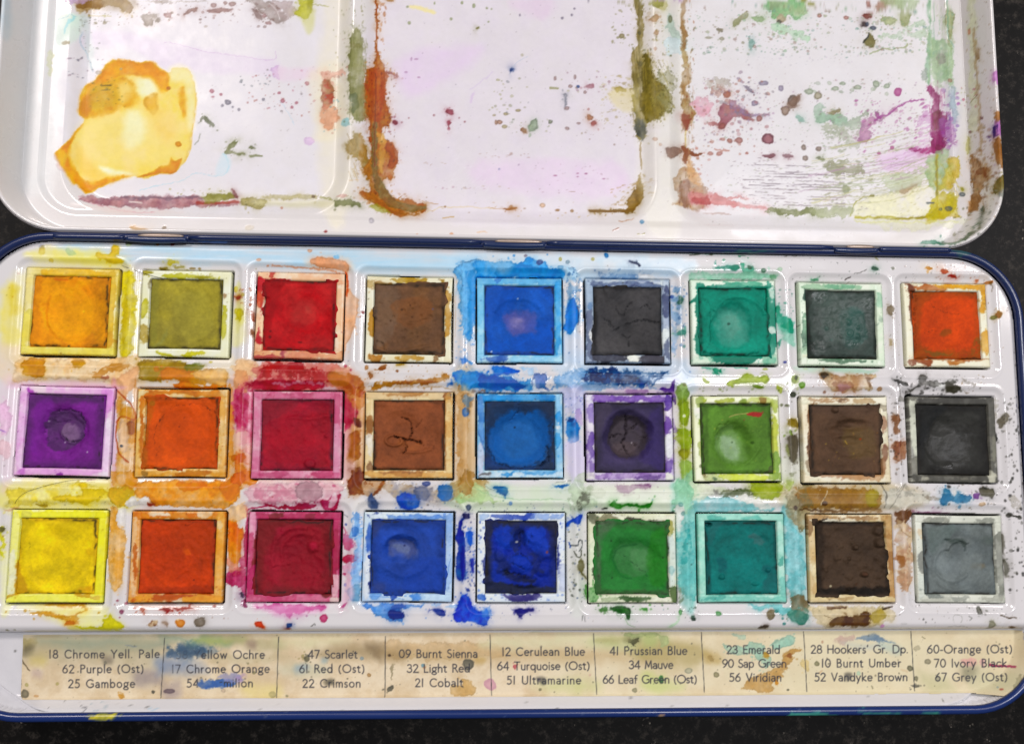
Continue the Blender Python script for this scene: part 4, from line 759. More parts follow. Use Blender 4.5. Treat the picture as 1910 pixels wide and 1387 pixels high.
Lw.B('440,705 460,700 410,770 395,840 400,900 430,960 480,1005 560,1000 640,978 745,978 640,1015 560,1045 480,1078 430,1035 400,1025 350,950 318,900 306,850 340,820 390,770', 'f0a414', .88, 2, soft=6, edge=.2, tex=.35, ew=4, c2='e8980c', **PO)
Lw.B('318,850 340,825 370,860 365,910 340,920', 'ecc050', .8, 2, soft=4, edge=.15, **PO); Lw.G('420,800 480,860 560,960 640,975 520,1000 430,940', 'f0c868', .5, 10, 4)
Lw.B('760,990 830,960 890,930 940,912 948,875 975,900 1018,880 1000,935 960,968 890,968 820,985', 'e4940c', .93, 1.8, soft=3, edge=.4, **PO); Lw.B('990,500 1020,480 1035,560 1035,650 1010,640 1000,580', 'e49c1c', .75, 2, soft=6, edge=.2, **PO); Lw.D('992,803,18,15', 'dc8c10', .9); Lw.D('938,492,11,9', 'b86c18', .8)
Lw.G('950,380 1050,380 1095,500 1080,700 1050,720 1040,480 960,460', 'f8e8c0', .7, 7, 3); Lw.K('1092,520 1090,620 1072,720 1062,830 1030,900', 5, 'ecb850', .6, .8, soft=2)
Lw.N((500,430,700,600), 40, (2,8), ['8c7430','6c6030','9a8c40'], .6, 2.5, seed=84); Lw.K('560,475 620,478', 6, '6c5c28', .7, 1.5, dry=.2); Lw.K('570,505 615,500', 5, '7c6830', .7, 1.5, dry=.2); Lw.D('550,405,16,10 672,385,8', 'c8b4a8', .8)
Lw.B('330,900 310,860 300,880 330,940 370,970', 'e0b8b8', .5, 2)
# specks and marks to the right of the pool
Lw.D('1178,508,14,10 1185,540,10,5 1228,527,9 1553,517,9 1573,562,12 1650,573,10 1625,598,10 1710,466,13', 'b06070', .8); Lw.D('1268,570,18,15', '7c7484', .85); Lw.D('1238,588,8 1330,610,8 1295,597,6 1465,555,9', '7c7484', .8)
Lw.N((1370,370,1780,650), 70, (2,7), ['a8605c','8c7c80','b87468','b85c70'], .75, 1.4, seed=85); Lw.N((1320,420,1520,480), 16, (3,7), ['6c7078','7c7c88'], .75, 1.6, seed=86); Lw.N((1100,450,1800,1000), 60, (1.2,4), ['8c8088','7c6c68'], .5, 1.4, seed=87)
Lw.B('1100,690 1120,655 1150,650 1190,690 1185,715 1155,690 1130,670', '7c7c64', .75, 3, dry=.35); Lw.B('1250,850 1270,805 1320,780 1300,820 1280,840 1360,860 1350,872 1290,862', '7c7c4c', .8, 3, dry=.25); Lw.B('1385,830 1400,805 1420,830', '7c7c5c', .75, 2, dry=.2); Lw.K('1395,870 1460,868', 14, '84845c', .75, 2, dry=.25); Lw.K('1120,740 1110,770 1090,800', 8, '8c8c7c', .6, 2.5, dry=.4)
Lw.K('1240,850 1265,890 1270,950 1200,980 1090,965 1000,1010 860,1035 780,1060', 4, 'a8cede', .6, 2); Lw.G('1240,860 1280,900 1270,960 1200,970', 'c8dce8', .5, 4, 3)
Lw.B('1700,770 1745,775 1750,800 1700,805', 'dcaedc', .6, 3); Lw.G('1540,380 1800,380 1800,440 1560,450', 'e8c8dc', .5, 6, 4); Lw.K('1560,560 1610,640 1640,700', 5, 'b8cce0', .5, 2)
# groove at the foot of the left well
Lw.B('440,1088 560,1100 700,1090 900,1085 1100,1092 1140,1120 1200,1130 1330,1125 1340,1140 1200,1155 1000,1155 800,1165 640,1150 520,1140', 'c08c90', .85, 4, tex=.4, edge=.3, c2='a87480', soft=3); Lw.B('640,1098 800,1092 1000,1094 1130,1100 1100,1112 900,1110 700,1112', '8c6c7c', .7, 3, soft=3); Lw.K('1100,1130 1220,1130 1320,1120', 16, 'b04c44', .8, 2.5, soft=3); Lw.K('440,1095 520,1135 600,1150 700,1175 860,1185', 5, 'dc9cac', .7, 2.5); Lw.K('720,1122 790,1130', 8, 'ecdad8', .8)
Lw.B('1120,1085 1200,1075 1300,1080 1290,1110 1200,1120 1150,1130 1130,1105', '9c9450', .85, 3.5, dry=.2, tex=.4); Lw.B('1290,1058 1310,1065 1330,1100 1310,1105 1295,1085', '8c5050', .85, 2); Lw.B('1340,1105 1420,1100 1490,1110 1470,1150 1440,1165 1380,1155 1345,1140', 'b4a470', .9, 3, edge=.4); Lw.N((1360,1110,1470,1155), 14, (2,6), ['6c6440'], .8, seed=88); Lw.B('1480,1090 1740,1085 1760,1095 1740,1110 1500,1108', 'c0b084', .7, 3, dry=.15); Lw.G('1440,1120 1900,1120 1900,1150 1480,1150', 'd8cca8', .6, 5, 3); Lw.D('1745,1094,12,9', '6c5434', .8); Lw.N((920,1050,1260,1090), 20, (2,6), ['a89850','8c7c3c'], .75, 2, seed=89); Lw.G('430,1140 900,1180 1000,1180 700,1200 480,1160', 'e8ccc8', .5, 6, 4); Lw.D('1568,1157,8', 'c87c5c', .7)
Lw.B('725,1262 780,1268 830,1280 800,1285 740,1280', 'e0b48c', .7, 2, edge=.4); Lw.D('915,1267,14,10', '8c7460', .8); Lw.B('1365,1258 1410,1258 1410,1280 1370,1280', 'dccaba', .6, 2); Lw.D('1812,1290,9', 'a03c3c', .85)
Lw.G('1740,380 1900,380 1900,760 1750,760', 'ecdcc4', .55, 12, 8)
Lw.G('0,0 330,0 300,900 250,1100 0,900', 'e0dcdf', .4, 12, 5); Lw.G('0,0 60,0 60,200 10,200', 'c0ccd8', .5, 8, 3)
# --- L2 middle
Lw.use('L2')
Lw.G('0,0 150,0 150,1100 0,1100', 'ebdcc4', .45, 12, 8)
Lw.B('0,400 40,390 110,370 130,400 60,430 60,470 0,440', 'e8b0a0', .7, 5, dry=.25); Lw.B('0,440 50,440 70,490 55,560 20,600 0,580', 'b07c58', .88, 4, tex=.5, c2='b85040'); Lw.B('0,580 50,570 90,610 70,680 30,700 0,660', 'e0a080', .7, 5, tex=.5, edge=.3); Lw.N((0,340,140,720), 40, (2,8), ['b86c5c','a05c50','5fa0b0'], .6, 1.3, seed=90); Lw.B('110,650 145,640 150,670 120,675', '90c4cc', .6, 3)
Lw.N((60,0,150,360), 20, (2,7), ['b8a878','8c8c5c','c89080'], .6, 2, 80, seed=91)
Lw.B('160,180 180,150 215,200 225,280 235,420 245,560 250,640 210,660 170,640 150,560 140,420 145,280', 'a09a74', .85, 4, dry=.2, tex=.5, ang=90, asp=5, grain=5, c2='8c8858'); Lw.B('150,520 190,500 200,580 165,600', '6c7454', .6, 4, dry=.3); Lw.B('155,240 200,235 205,260 160,262', '8c8450', .7, 3); Lw.N((150,0,240,180), 24, (2,8), ['8c8454','7c7c54'], .65, 3, 85, seed=92)
Lw.B('155,760 185,705 230,760 255,830 260,900 265,980 240,960 210,900 170,860 130,820 135,780', 'a89060', .88, 5, ang=90, asp=4, dry=.15, c2='b08444', tex=.5); Lw.B('130,770 180,740 190,800 150,830', 'b49a70', .7, 4, dry=.3)
# brown groove
Lw.B('288,0 300,0 302,240 330,330 345,400 335,470 360,560 370,640 360,690 330,680 320,760 370,760 405,830 412,880 390,915 375,960 340,970 330,1010 350,1050 430,1065 500,1085 560,1095 565,1130 520,1150 440,1160 380,1155 330,1120 280,1080 220,1070 200,1035 250,1020 245,960 215,900 260,860 250,700 240,560 235,460 240,380 285,360 292,240', 'bc7c3c', .9, 4.5, edge=.4, tex=.4, c2='b4642c')
Lw.B('245,385 330,380 345,460 335,560 320,640 250,640 238,520', 'b85a2c', .7, 5, tex=.4, dry=.2, ang=90, asp=3); Lw.B('300,700 350,760 340,860 330,930 300,900 305,800', 'dca85c', .75, 5, tex=.4, soft=3); Lw.B('360,770 395,790 412,850 410,885 380,915 350,900 375,850 345,800', 'b05c30', .85, 3, edge=.3)
Lw.B('275,680 300,680 302,900 330,990 380,1060 460,1095 555,1110 555,1130 480,1138 400,1128 340,1098 295,1040 275,960 270,860', '8c6834', .93, 2.5, edge=.3, c2='948058', tex=.3); Lw.K('295,0 296,100 296,240 298,360', 6, 'b0622c', .85, .8); Lw.K('290,400 292,540 286,700 284,900', 7, '8c4c24', .75, 1.5)
Lw.N((230,370,370,700), 40, (2,8), ['8c3c20','c87838','9a4424'], .7, 3, 90, seed=93); Lw.N((300,0,345,320), 26, (2,11), ['c88450','b87040'], .7, 2.2, 90, seed=94); Lw.N((340,560,375,720), 14, (3,10), ['b06434','c88450'], .8, 2, 0, seed=95); Lw.B('345,385 400,398 412,420 380,408 350,400', '9a4c3c', .7, 2); Lw.B('345,0 380,0 385,12 360,14', 'b88454', .8, 2)
Lw.B('200,1030 260,1040 330,1100 400,1140 520,1150 500,1160 400,1155 330,1130 270,1090 220,1070', 'b4702c', .8, 3, edge=.4); Lw.B('250,1110 300,1100 380,1140 340,1145 290,1130', 'a8a040', .6, 3); Lw.B('60,1085 130,1075 200,1090 210,1110 130,1110 70,1105', '7c7c50', .8, 4, dry=.2); Lw.B('80,1050 130,1040 120,1065 90,1065', 'd49c94', .6, 3); Lw.K('0,1060 60,1070', 12, '9a9454', .6, 3, dry=.3); Lw.N((130,900,260,1080), 18, (2,6), ['a87c50'], .6, 3, seed=96); Lw.K('150,970 200,972', 4, 'd8a878', .6)
Lw.K('540,1085 580,1095 630,1098', 4, 'b8844c', .6, 1.5, dry=.2); Lw.K('560,1150 640,1120 800,1115 930,1122', 6, 'dcc090', .5, 2, dry=.3); Lw.B('975,1125 1000,1118 1050,1116 1050,1130 1010,1132', 'a8682c', .9, 1.8); Lw.K('910,1122 980,1124', 3, 'b8844c', .7); Lw.D('665,1114,7,5 1270,1133,12,7 1350,1137,10,7', '9a6c3c', .85); Lw.D('1190,1107,14,12', 'dcac88', .8, .8); Lw.N((560,1090,1440,1180), 24, (1.5,5), ['b8844c','c8a870','8c6444'], .65, 3, seed=97); Lw.K('650,1172 710,1170', 5, 'c89c5c', .7, 1.5, dry=.2); Lw.D('268,1188,14,15', 'b8acb8', .7, .8); Lw.D('1725,1195,12', '5a8cb4', .85); Lw.D('22,1250,8', 'a03c3c', .85); Lw.D('700,1260,10,6 515,1263,4', 'd88c5c', .8); Lw.K('835,1252 890,1248', 5, 'dcaa7c', .7, 1.5, dry=.2)
# floor marks
Lw.K('480,38 540,50 605,68', 20, 'f0dca0', .8, 2, soft=4); Lw.D('820,32,8,14 757,16,7,9 608,20,5,7 697,103,8 890,45,6 915,50,5 900,118,5 463,38,7,6 472,125,8', '94986c', .8); Lw.B('832,155 850,145 853,152 840,162', '8c8454', .85, 1.4); Lw.D('1068,82,6 1297,98,8 1348,82,7 1440,10,8 1362,48,6', '7c7084', .75); Lw.D('1080,298,8', 'b8ac94', .7)
Lw.B('1012,385 1020,370 1035,372 1022,395', '28407c', .92, 1.4); Lw.K('1025,372 1060,330 1110,305', 3, 'b4bcd4', .5, 1); Lw.D('1382,468,8 957,912,5', '28407c', .92); Lw.D('1062,888,4', '5c4060', .8); Lw.K('800,485 850,450 920,390', 6, 'd8c4dc', .6, 2); Lw.K('805,550 820,500', 14, 'd8bcdc', .6, 3, soft=4); Lw.G('430,300 800,240 830,340 560,500 440,500', 'e4cae4', .6, 14, 6); Lw.G('1020,0 1250,0 1200,100 1050,60', 'e4cade', .6, 10, 6); Lw.G('850,880 1560,880 1560,1060 900,1020', 'e6cce2', .6, 14, 8)
Lw.B('668,600 685,588 705,595 708,615 690,620 668,612', 'a04858', .88, 1.6, edge=.5); Lw.B('675,655 690,650 702,665 690,675 692,695 683,697 678,675', 'a85060', .85, 1.6, edge=.5); Lw.B('385,655 400,650 412,665 398,675 385,665', '8c3444', .9, 1.4); Lw.D('378,633,9,5 365,710,7,4 432,660,5 470,637,4 771,657,6 741,636,5 605,622,5', 'a06068', .8); Lw.D('483,320,5,9 510,320,10,5 455,390,7,5 523,418,8,5', 'a8709c', .6)
Lw.D('940,660,8,12 960,658,14,12', 'b08068', .85, .9); Lw.D('985,684,14,9 930,622,9,5 992,615,14,9 1058,596,14,8', 'a89468', .8, .8); Lw.B('1072,690 1090,685 1105,700 1100,720 1085,712 1072,705', 'a87858', .88, 1.8, edge=.5); Lw.B('1120,680 1135,655 1150,645 1162,660 1160,690 1140,710 1120,705', 'a8b09c', .85, 2.5, edge=.8); Lw.D('1232,656,12,11', '8c8c78', .88, .8); Lw.N((900,420,1120,620), 26, (3,9), ['9a9478','a8a070','7c7c84'], .7, 1.8, seed=98); Lw.N((1000,640,1260,720), 26, (2,6), ['9a9c8c','a8a078'], .75, 1.3, seed=99)
Lw.D('1258,424,8,11 1365,415,7,13 1340,465,11,9 1420,498,9 1320,585,14,11 1385,665,11,6 1324,692,12,9', 'a07c78', .75, .8); Lw.B('1430,460 1460,455 1465,475 1440,482', 'b07884', .75, 2); Lw.B('1300,510 1322,505 1325,540 1312,580 1305,560 1312,530', '94909c', .7, 2.5, dry=.2); Lw.B('1427,620 1440,614 1462,630 1455,648 1430,645', 'b88468', .85, 1.8, edge=.5); Lw.B('1448,665 1470,650 1485,668 1465,680', 'b4706c', .85, 1.8, edge=.5); Lw.D('1438,590,6,7', 'b4706c', .7)
Lw.K('1235,472 1275,476', 12, '9a9468', .7, 2, dry=.15); Lw.B('1575,475 1600,470 1640,480 1635,498 1590,500', 'a89048', .85, 2.5, edge=.3); Lw.N((1500,400,1690,680), 80, (2,9), ['b8a468','c8b078','a89060'], .6, 3, seed=100); Lw.N((1280,380,1600,500), 30, (2,7), ['a87c88','9a6c7c','a8a078'], .65, 1.5, seed=101); Lw.N((1400,540,1700,780), 60, (1.5,5), ['a89078','9a7c70'], .7, 1.4, seed=102); Lw.N((1560,0,1690,260), 40, (2,9), ['8c8454','94885c'], .7, 1.6, seed=103); Lw.D('1617,194,14,13', '8c7c50', .85)
Lw.N((850,825,1120,850), 16, (2,6), ['a88074'], .7, 4, seed=104); Lw.N((550,870,670,895), 8, (2,6), ['b08468'], .7, 4, seed=105); Lw.N((590,1000,1050,1018), 16, (2,5), ['b89880','b07890'], .65, 5, seed=106); Lw.D('1258,947,10,4 1425,936,8,4 1380,935,6,3 1380,953,6,3 1520,964,7,3', 'a0507c', .75); Lw.N((1150,880,1560,1050), 26, (1.5,5), ['b48ca0','a8848c'], .6, 3, seed=107); Lw.K('1335,1033 1365,1033', 4, 'a88474', .6)
Lw.N((380,0,1560,1100), 150, (1,3), ['8c8088','8c7c68','7c6c7c'], .5, 1.3, seed=108)
for q in range(26):
    rr_ = random.Random(q); x_, y_ = rr_.uniform(650, 900), rr_.uniform(820, 1050); a_ = rr_.uniform(-1, 1)
    Lw.K('%f,%f %f,%f'%(x_, y_, x_+rr_.uniform(20,60), y_-rr_.uniform(10,60)), 2, 'ece4ea', .35, .4, smooth=False)
# right groove of the middle well
Lw.B('1690,0 1730,0 1732,160 1728,240 1730,290 1775,300 1770,370 1790,450 1849,480 1849,640 1790,640 1760,600 1755,640 1750,720 1735,760 1715,770 1695,740 1685,660 1675,560 1670,400 1675,300 1695,260 1700,120', '98824c', .9, 4, edge=.3, tex=.5, c2='84743c', ang=90, asp=3, dry=.08); Lw.B('1700,650 1740,640 1748,700 1735,755 1715,765 1698,730 1690,680', '3f4038', .9, 3.5, soft=3); Lw.D('1713,180,9,11 1717,345,14,12', '4c4c38', .8); Lw.K('1712,0 1714,200 1716,400 1718,600', 12, '6c5c2c', .65, 2.5, soft=3); Lw.K('1720,770 1718,830 1722,910', 9, '9a7c50', .85, 1.5)
Lw.B('1780,0 1849,0 1849,50 1800,40', 'a89c54', .85, 4); Lw.G('1560,500 1680,480 1690,600 1600,590', 'e0cc98', .6, 6, 5); Lw.N((1670,260,1800,640), 50, (2,9), ['b09c48','6c6430','c4b060'], .55, 3, 90, seed=109)
Lw.B('1720,930 1728,960 1745,1020 1725,1080 1700,1120 1670,1145 1600,1148 1520,1146 1450,1143 1445,1130 1520,1130 1600,1128 1650,1120 1640,1090 1665,1050 1690,1010 1712,960', 'a07c3c', .93, 3.5, edge=.3, c2='8c6c34'); Lw.K('1445,1136 1520,1138 1610,1138 1680,1130', 13, '8c6834', .9, 1.2); Lw.N((1560,990,1700,1110), 40, (2,8), ['b89054','a8844c'], .7, 3.5, -20, seed=110); Lw.N((1730,960,1790,1060), 20, (2,8), ['b89054'], .6, 4, -10, seed=111); Lw.K('1600,1190 1640,1190 1680,1175', 5, 'c08c6c', .7, 1.5, dry=.2); Lw.K('1570,1240 1600,1230', 6, '9a6450', .7, 1.5); Lw.K('1700,1265 1740,1258', 8, '9a8c54', .7, 2, dry=.2)
Lw.N((1740,60,1849,300), 20, (2,12), ['c09c78','b89878'], .7, 1.4, seed=112); Lw.D('1800,95,20,14 1800,180,12', 'c09c78', .8, .8); Lw.D('1795,750,16,10 1825,780,8', 'c08870', .8, .8)
# --- L3 right
Lw.use('L3')
Lw.G('0,0 200,0 200,1080 0,1080', 'e8ddd0', .4, 12, 8); Lw.B('40,0 100,0 95,45 55,40', 'a8a060', .85, 4); Lw.B('0,285 30,290 40,360 60,400 100,430 130,470 125,530 90,570 70,600 0,590', '94803c', .93, 5, edge=.3, tex=.4, c2='7c6c30', dry=.1); Lw.B('70,360 140,350 180,400 160,440 110,440 80,400', 'a8a080', .6, 7, dry=.36); Lw.B('85,480 140,440 150,540 100,560', '9a9060', .7, 6, dry=.35)
Lw.B('35,95 60,72 80,80 75,105 40,108', 'b8906c', .8, 2.5); Lw.D('66,165,12 60,245,8', 'c89c84', .75); Lw.B('125,80 150,95 185,180 180,200 140,190 120,150', 'b8c4b8', .7, 5, tex=.5); Lw.D('135,95,10,18', '6c6c48', .75); Lw.B('120,190 200,195 205,260 150,280 110,260', 'd4dce0', .7, 5)
Lw.B('190,0 215,0 212,90 220,180 215,240 200,250 190,160', 'a8845c', .85, 3, tex=.4, soft=3); Lw.B('195,240 225,280 240,400 225,440 240,540 255,560 245,610 215,660 195,630 190,540 195,420', 'b89c70', .8, 4, tex=.5, c2='a88050', soft=3); Lw.B('190,580 210,570 240,590 235,620 215,655 195,620', '9a4c38', .85, 3); Lw.K('212,655 210,740', 7, 'dcc884', .8, 1.5, soft=2)
Lw.B('105,755 120,735 150,735 185,745 185,770 160,795 125,790', '9c7c70', .9, 3, edge=.5); Lw.B('195,740 225,745 235,762 280,765 290,775 250,785 225,785 215,830 200,800', '9a5c3c', .88, 3); Lw.B('165,860 190,840 230,830 260,850 270,900 325,960 320,1050 260,1060 200,1040 160,1030 150,1020 180,1000 160,940 155,910', 'b49078', .8, 5, tex=.5, soft=3, c2='c4a080', dry=.1); Lw.B('180,920 220,900 240,960 230,1040 190,1030', 'a07868', .6, 4, soft=3); Lw.B('235,780 260,850 300,940 250,920 220,860', 'dca878', .7, 4, tex=.5, soft=3)
Lw.B('230,970 330,970 420,985 520,990 525,1000 420,1000 500,1020 620,1040 615,1052 500,1045 360,1030 260,1025 235,1000', 'd89090', .75, 4, dry=.18, asp=4, edge=.2); Lw.B('245,1000 330,985 330,1025 260,1025', 'c05c5c', .7, 4); Lw.K('300,1070 440,1076', 7, 'b89890', .6, 2, dry=.3, asp=3)
Lw.N((250,720,340,980), 34, (2,8), ['c07060','b8886c'], .65, 1.6, seed=120)
# upper band: greens
Lw.B('450,130 460,100 490,70 520,55 525,85 490,115 470,140', 'a09c78', .8, 4, dry=.15); Lw.B('540,85 600,80 610,105 560,108', '9cae84', .75, 3, dry=.15)
Lw.B('610,30 640,0 690,10 740,0 800,0 820,60 780,90 720,80 700,110 650,80 640,50', '94bc8c', .8, 5, tex=.5, dry=.2, c2='a8b890'); Lw.B('670,85 690,75 712,90 700,115 675,110', 'c4b49c', .9, 2.5, edge=.4); Lw.D('682,112,14,12', '5c5c54', .8); Lw.B('800,0 860,0 850,30 820,20', 'a8a060', .8, 4); Lw.B('640,130 740,130 830,170 820,215 760,190 680,170', 'b4d0b0', .65, 7, dry=.28, tex=.4); Lw.B('520,190 540,185 560,220 550,260 530,240', '88a8a0', .7, 4, dry=.25); Lw.B('370,140 400,150 400,165 375,158', '9a8c78', .85, 2, edge=.5); Lw.D('392,196,13,10 330,190,18,6 500,216,7', '9a9078', .75)
Lw.B('620,40 660,20 680,40 640,55', '9caa88', .8, 3); Lw.B('1100,85 1110,70 1140,65 1145,85 1120,100', '8c5048', .88, 2, edge=.4); Lw.B('1090,115 1110,110 1125,135 1100,140', '5c4c4c', .85, 2); Lw.D('1152,142,16,10 1122,122,10', '44485c', .88); Lw.D('883,77,12 1018,90,12,10 1130,22,12,14', 'b07468', .8, .7); Lw.B('1165,30 1210,15 1230,30 1200,50 1175,60', 'b08878', .75, 4, dry=.2)
Lw.B('1190,0 1290,0 1290,50 1230,30', 'a8ac84', .7, 5, dry=.25); Lw.B('1190,90 1260,85 1270,110 1230,130 1200,115', 'b8b894', .8, 3, edge=.4); Lw.B('1290,65 1330,65 1340,95 1320,140 1295,120', '9a9c6c', .8, 3, tex=.5); Lw.B('1265,0 1380,0 1370,40 1290,40', 'b8c0a0', .7, 6, dry=.3); Lw.B('1100,215 1120,190 1130,165 1145,180 1165,210 1150,235 1125,235', '8c8058', .88, 3); Lw.K('1100,215 1125,190 1130,165', 7, '3c3c34', .85, 1.5); Lw.B('1180,180 1260,165 1330,130 1410,110 1420,180 1330,195 1270,185 1200,200', 'b4c4a8', .55, 7, dry=.32, asp=2.5, ang=-15)
Lw.K('1140,268 1200,250 1300,240 1330,228', 7, 'a0a478', .7, 2.5, dry=.2, asp=2); Lw.N((260,30,1420,270), 220, (2,9), ['8fae8c','9a9c78','86a49c','a8a08c','9c7c70'], .65, 1.6, seed=121, clump=.4); Lw.N((300,230,1340,275), 70, (3,8), ['94a08c','8c9c94'], .6, 1.2, seed=122); Lw.N((500,280,1100,330), 40, (2,5), ['b8b0b8','c4a8c4'], .5, 2, seed=123)
# red / purple area
Lw.B('250,500 300,480 340,500 350,560 300,590 260,570', 'dc9cac', .65, 6, dry=.2, soft=4, tex=.5); Lw.B('390,530 420,525 460,540 500,545 540,580 550,610 500,600 450,595 420,620 405,650 380,640 385,600 365,580', 'b07470', .88, 4, edge=.3, c2='a86c78'); Lw.B('405,460 430,458 440,485 415,500 400,480', 'b06c58', .88, 3, edge=.4); Lw.B('435,490 480,520 540,565 600,570 640,582 560,590 500,580 450,550', '9c84a4', .75, 4, tex=.4, c2='b07880'); Lw.D('580,597,16,15 435,708,14,12 480,705,18,14 397,632,18,16', 'a86860', .85, .6); Lw.B('320,610 360,610 370,625 330,630', 'b87878', .75, 3)
Lw.B('500,430 530,435 558,465 545,468 520,450', '7c6c80', .85, 2.5); Lw.D('560,520,16,14 600,418,24,12 690,444,14,14', '8c7c98', .75, .7); Lw.D('750,505,26,28', '7c6860', .92, .5); Lw.B('720,520 770,475 785,495 775,535 740,545', '8c6c5c', .9, 3); Lw.D('712,558,22,24', '9a7c6c', .9, .6); Lw.D('625,698,29,27', '9c5c68', .95, .8); Lw.D('628,698,14,12', 'a86c70', .6, 0); Lw.D('878,482,20,18', 'ac9c84', .9, .8); Lw.D('805,742,13,15 880,745,16,12 812,793,14,13', '8c7468', .88, .6); Lw.B('600,778 650,775 665,785 640,800 615,795', '9a6c74', .88, 2.5, edge=.4); Lw.B('700,780 745,778 750,793 710,795', '9a6c74', .88, 2, edge=.4); Lw.B('865,800 885,788 915,795 905,805 880,806', '9a9c80', .85, 2.5, edge=.4)
Lw.N((330,690,560,780), 20, (3,13), ['b06c60','c08878'], .8, 1.5, seed=124); Lw.K('360,750 430,758', 10, 'c08478', .7, 3, dry=.2)
Lw.N((300,390,650,680), 130, (2,10), ['b87c80','a08498','b07468','9a8c94'], .7, 1.4, seed=125, clump=.5); Lw.B('310,400 430,395 430,450 330,450', 'b8a89c', .5, 7, dry=.42); Lw.B('340,440 400,430 390,480 350,470', 'b8887c', .6, 6, dry=.36)
Lw.B('765,578 800,580 810,610 780,605', '98b4a8', .8, 3); Lw.B('865,515 900,530 890,560 930,575 960,570 1000,590 1030,610 1000,630 950,620 900,620 865,610', 'a8bca8', .85, 5, edge=.3, tex=.4); Lw.B('920,560 980,545 990,560 940,575', '9a8c6c', .75, 3); Lw.B('1060,600 1120,555 1125,580 1100,600 1110,640 1070,660 1020,640 980,640 1020,620', 'b8bcae', .85, 6, tex=.5, dry=.15); Lw.D('830,460,22,14 1075,438,18,12 1168,422,16,18 1223,431,13,12 965,445,18,10 1000,420,14,8', 'a4ac94', .8, .7); Lw.N((820,400,1240,480), 30, (3,12), ['a4ac94','98a08c'], .65, 1.6, seed=126)
Lw.B('900,640 1000,650 1090,680 1080,730 1000,700 960,680', 'b8b8a4', .6, 8, dry=.3, asp=3, ang=15); Lw.N((900,640,1080,760), 60, (3,11), ['a4a890','9a9c84'], .65, 3, 10, seed=127)
Lw.B('1100,620 1140,600 1190,590 1240,560 1270,540 1280,560 1220,590 1170,620 1130,650 1150,690 1110,710 1075,710 1090,680', 'c898b4', .75, 5, tex=.5, dry=.1, c2='b888a8'); Lw.D('1278,463,20,20', 'b4508c', .88, .3); Lw.B('1160,560 1180,555 1190,590 1170,590', 'a85c94', .8, 3); Lw.K('1160,600 1230,570 1260,545 1340,510 1410,500', 9, 'a85494', .75, 2.5, dry=.15); Lw.N((1060,500,1440,770), 120, (2,9), ['b8609c','a84c8c','c88cb4'], .75, 2.5, -30, seed=128, clump=.3); Lw.G('1170,770 1420,740 1420,850 1260,870 1190,820', 'e4c0e0', .6, 8, 5)
Lw.B('1420,440 1445,430 1490,480 1500,540 1520,600 1515,680 1500,760 1460,770 1440,700 1445,600 1450,520', 'a04a78', .88, 5, edge=.2, tex=.4, c2='98386c', soft=3); Lw.B('1450,560 1490,560 1500,640 1460,650', '8c5c5c', .75, 4, soft=4); Lw.B('1490,590 1540,600 1575,660 1560,720 1520,700 1500,680', 'b070ac', .7, 5, dry=.15, tex=.4); Lw.N((1500,440,1580,740), 70, (2,11), ['b05cac','9c6cb8','a84c94'], .75, 1.5, seed=129, clump=.3); Lw.B('1380,760 1430,740 1470,740 1500,760 1440,775 1400,775', 'b03c7c', .85, 4); Lw.D('1248,742,10,12 1182,770,10,6', 'a8447c', .8); Lw.B('1330,740 1370,742 1385,760 1350,758', 'a8447c', .8, 3); Lw.B('1360,600 1440,540 1445,700 1400,700', 'cc8cc0', .5, 8, dry=.42, asp=4, ang=-20, grain=5); Lw.D('1485,742,20,18', '8c2c58', .8)
# green ridge, right
Lw.B('1420,0 1440,0 1445,180 1450,300 1440,430 1420,380 1420,250 1430,120', '9cb89c', .8, 3, tex=.4, soft=3); Lw.B('1430,150 1460,200 1510,200 1545,230 1560,330 1565,480 1550,470 1530,400 1500,440 1450,430 1440,320', 'b4c4a4', .75, 6, tex=.6, c2='a0b894', soft=3); Lw.B('1520,60 1550,60 1560,110 1550,180 1535,230 1525,160 1515,110', 'a8a878', .75, 4, edge=.8, ew=1.5); Lw.B('1470,280 1500,275 1515,310 1480,325', 'b0a8a0', .7, 3); Lw.K('1520,0 1530,100 1525,160 1555,240', 6, '84b0a0', .6, 2); Lw.B('1535,440 1565,440 1575,560 1560,620 1540,520', 'b4bcc8', .75, 4, dry=.2); Lw.N((1400,0,1560,460), 60, (2,9), ['94a884','a8ac80','88a89c'], .55, 2, 90, seed=130); Lw.D('1538,405,12,10', 'b07c70', .8)
Lw.B('1390,360 1420,340 1430,400 1400,400', 'a8acA4'.lower(), .6, 5, dry=.35)
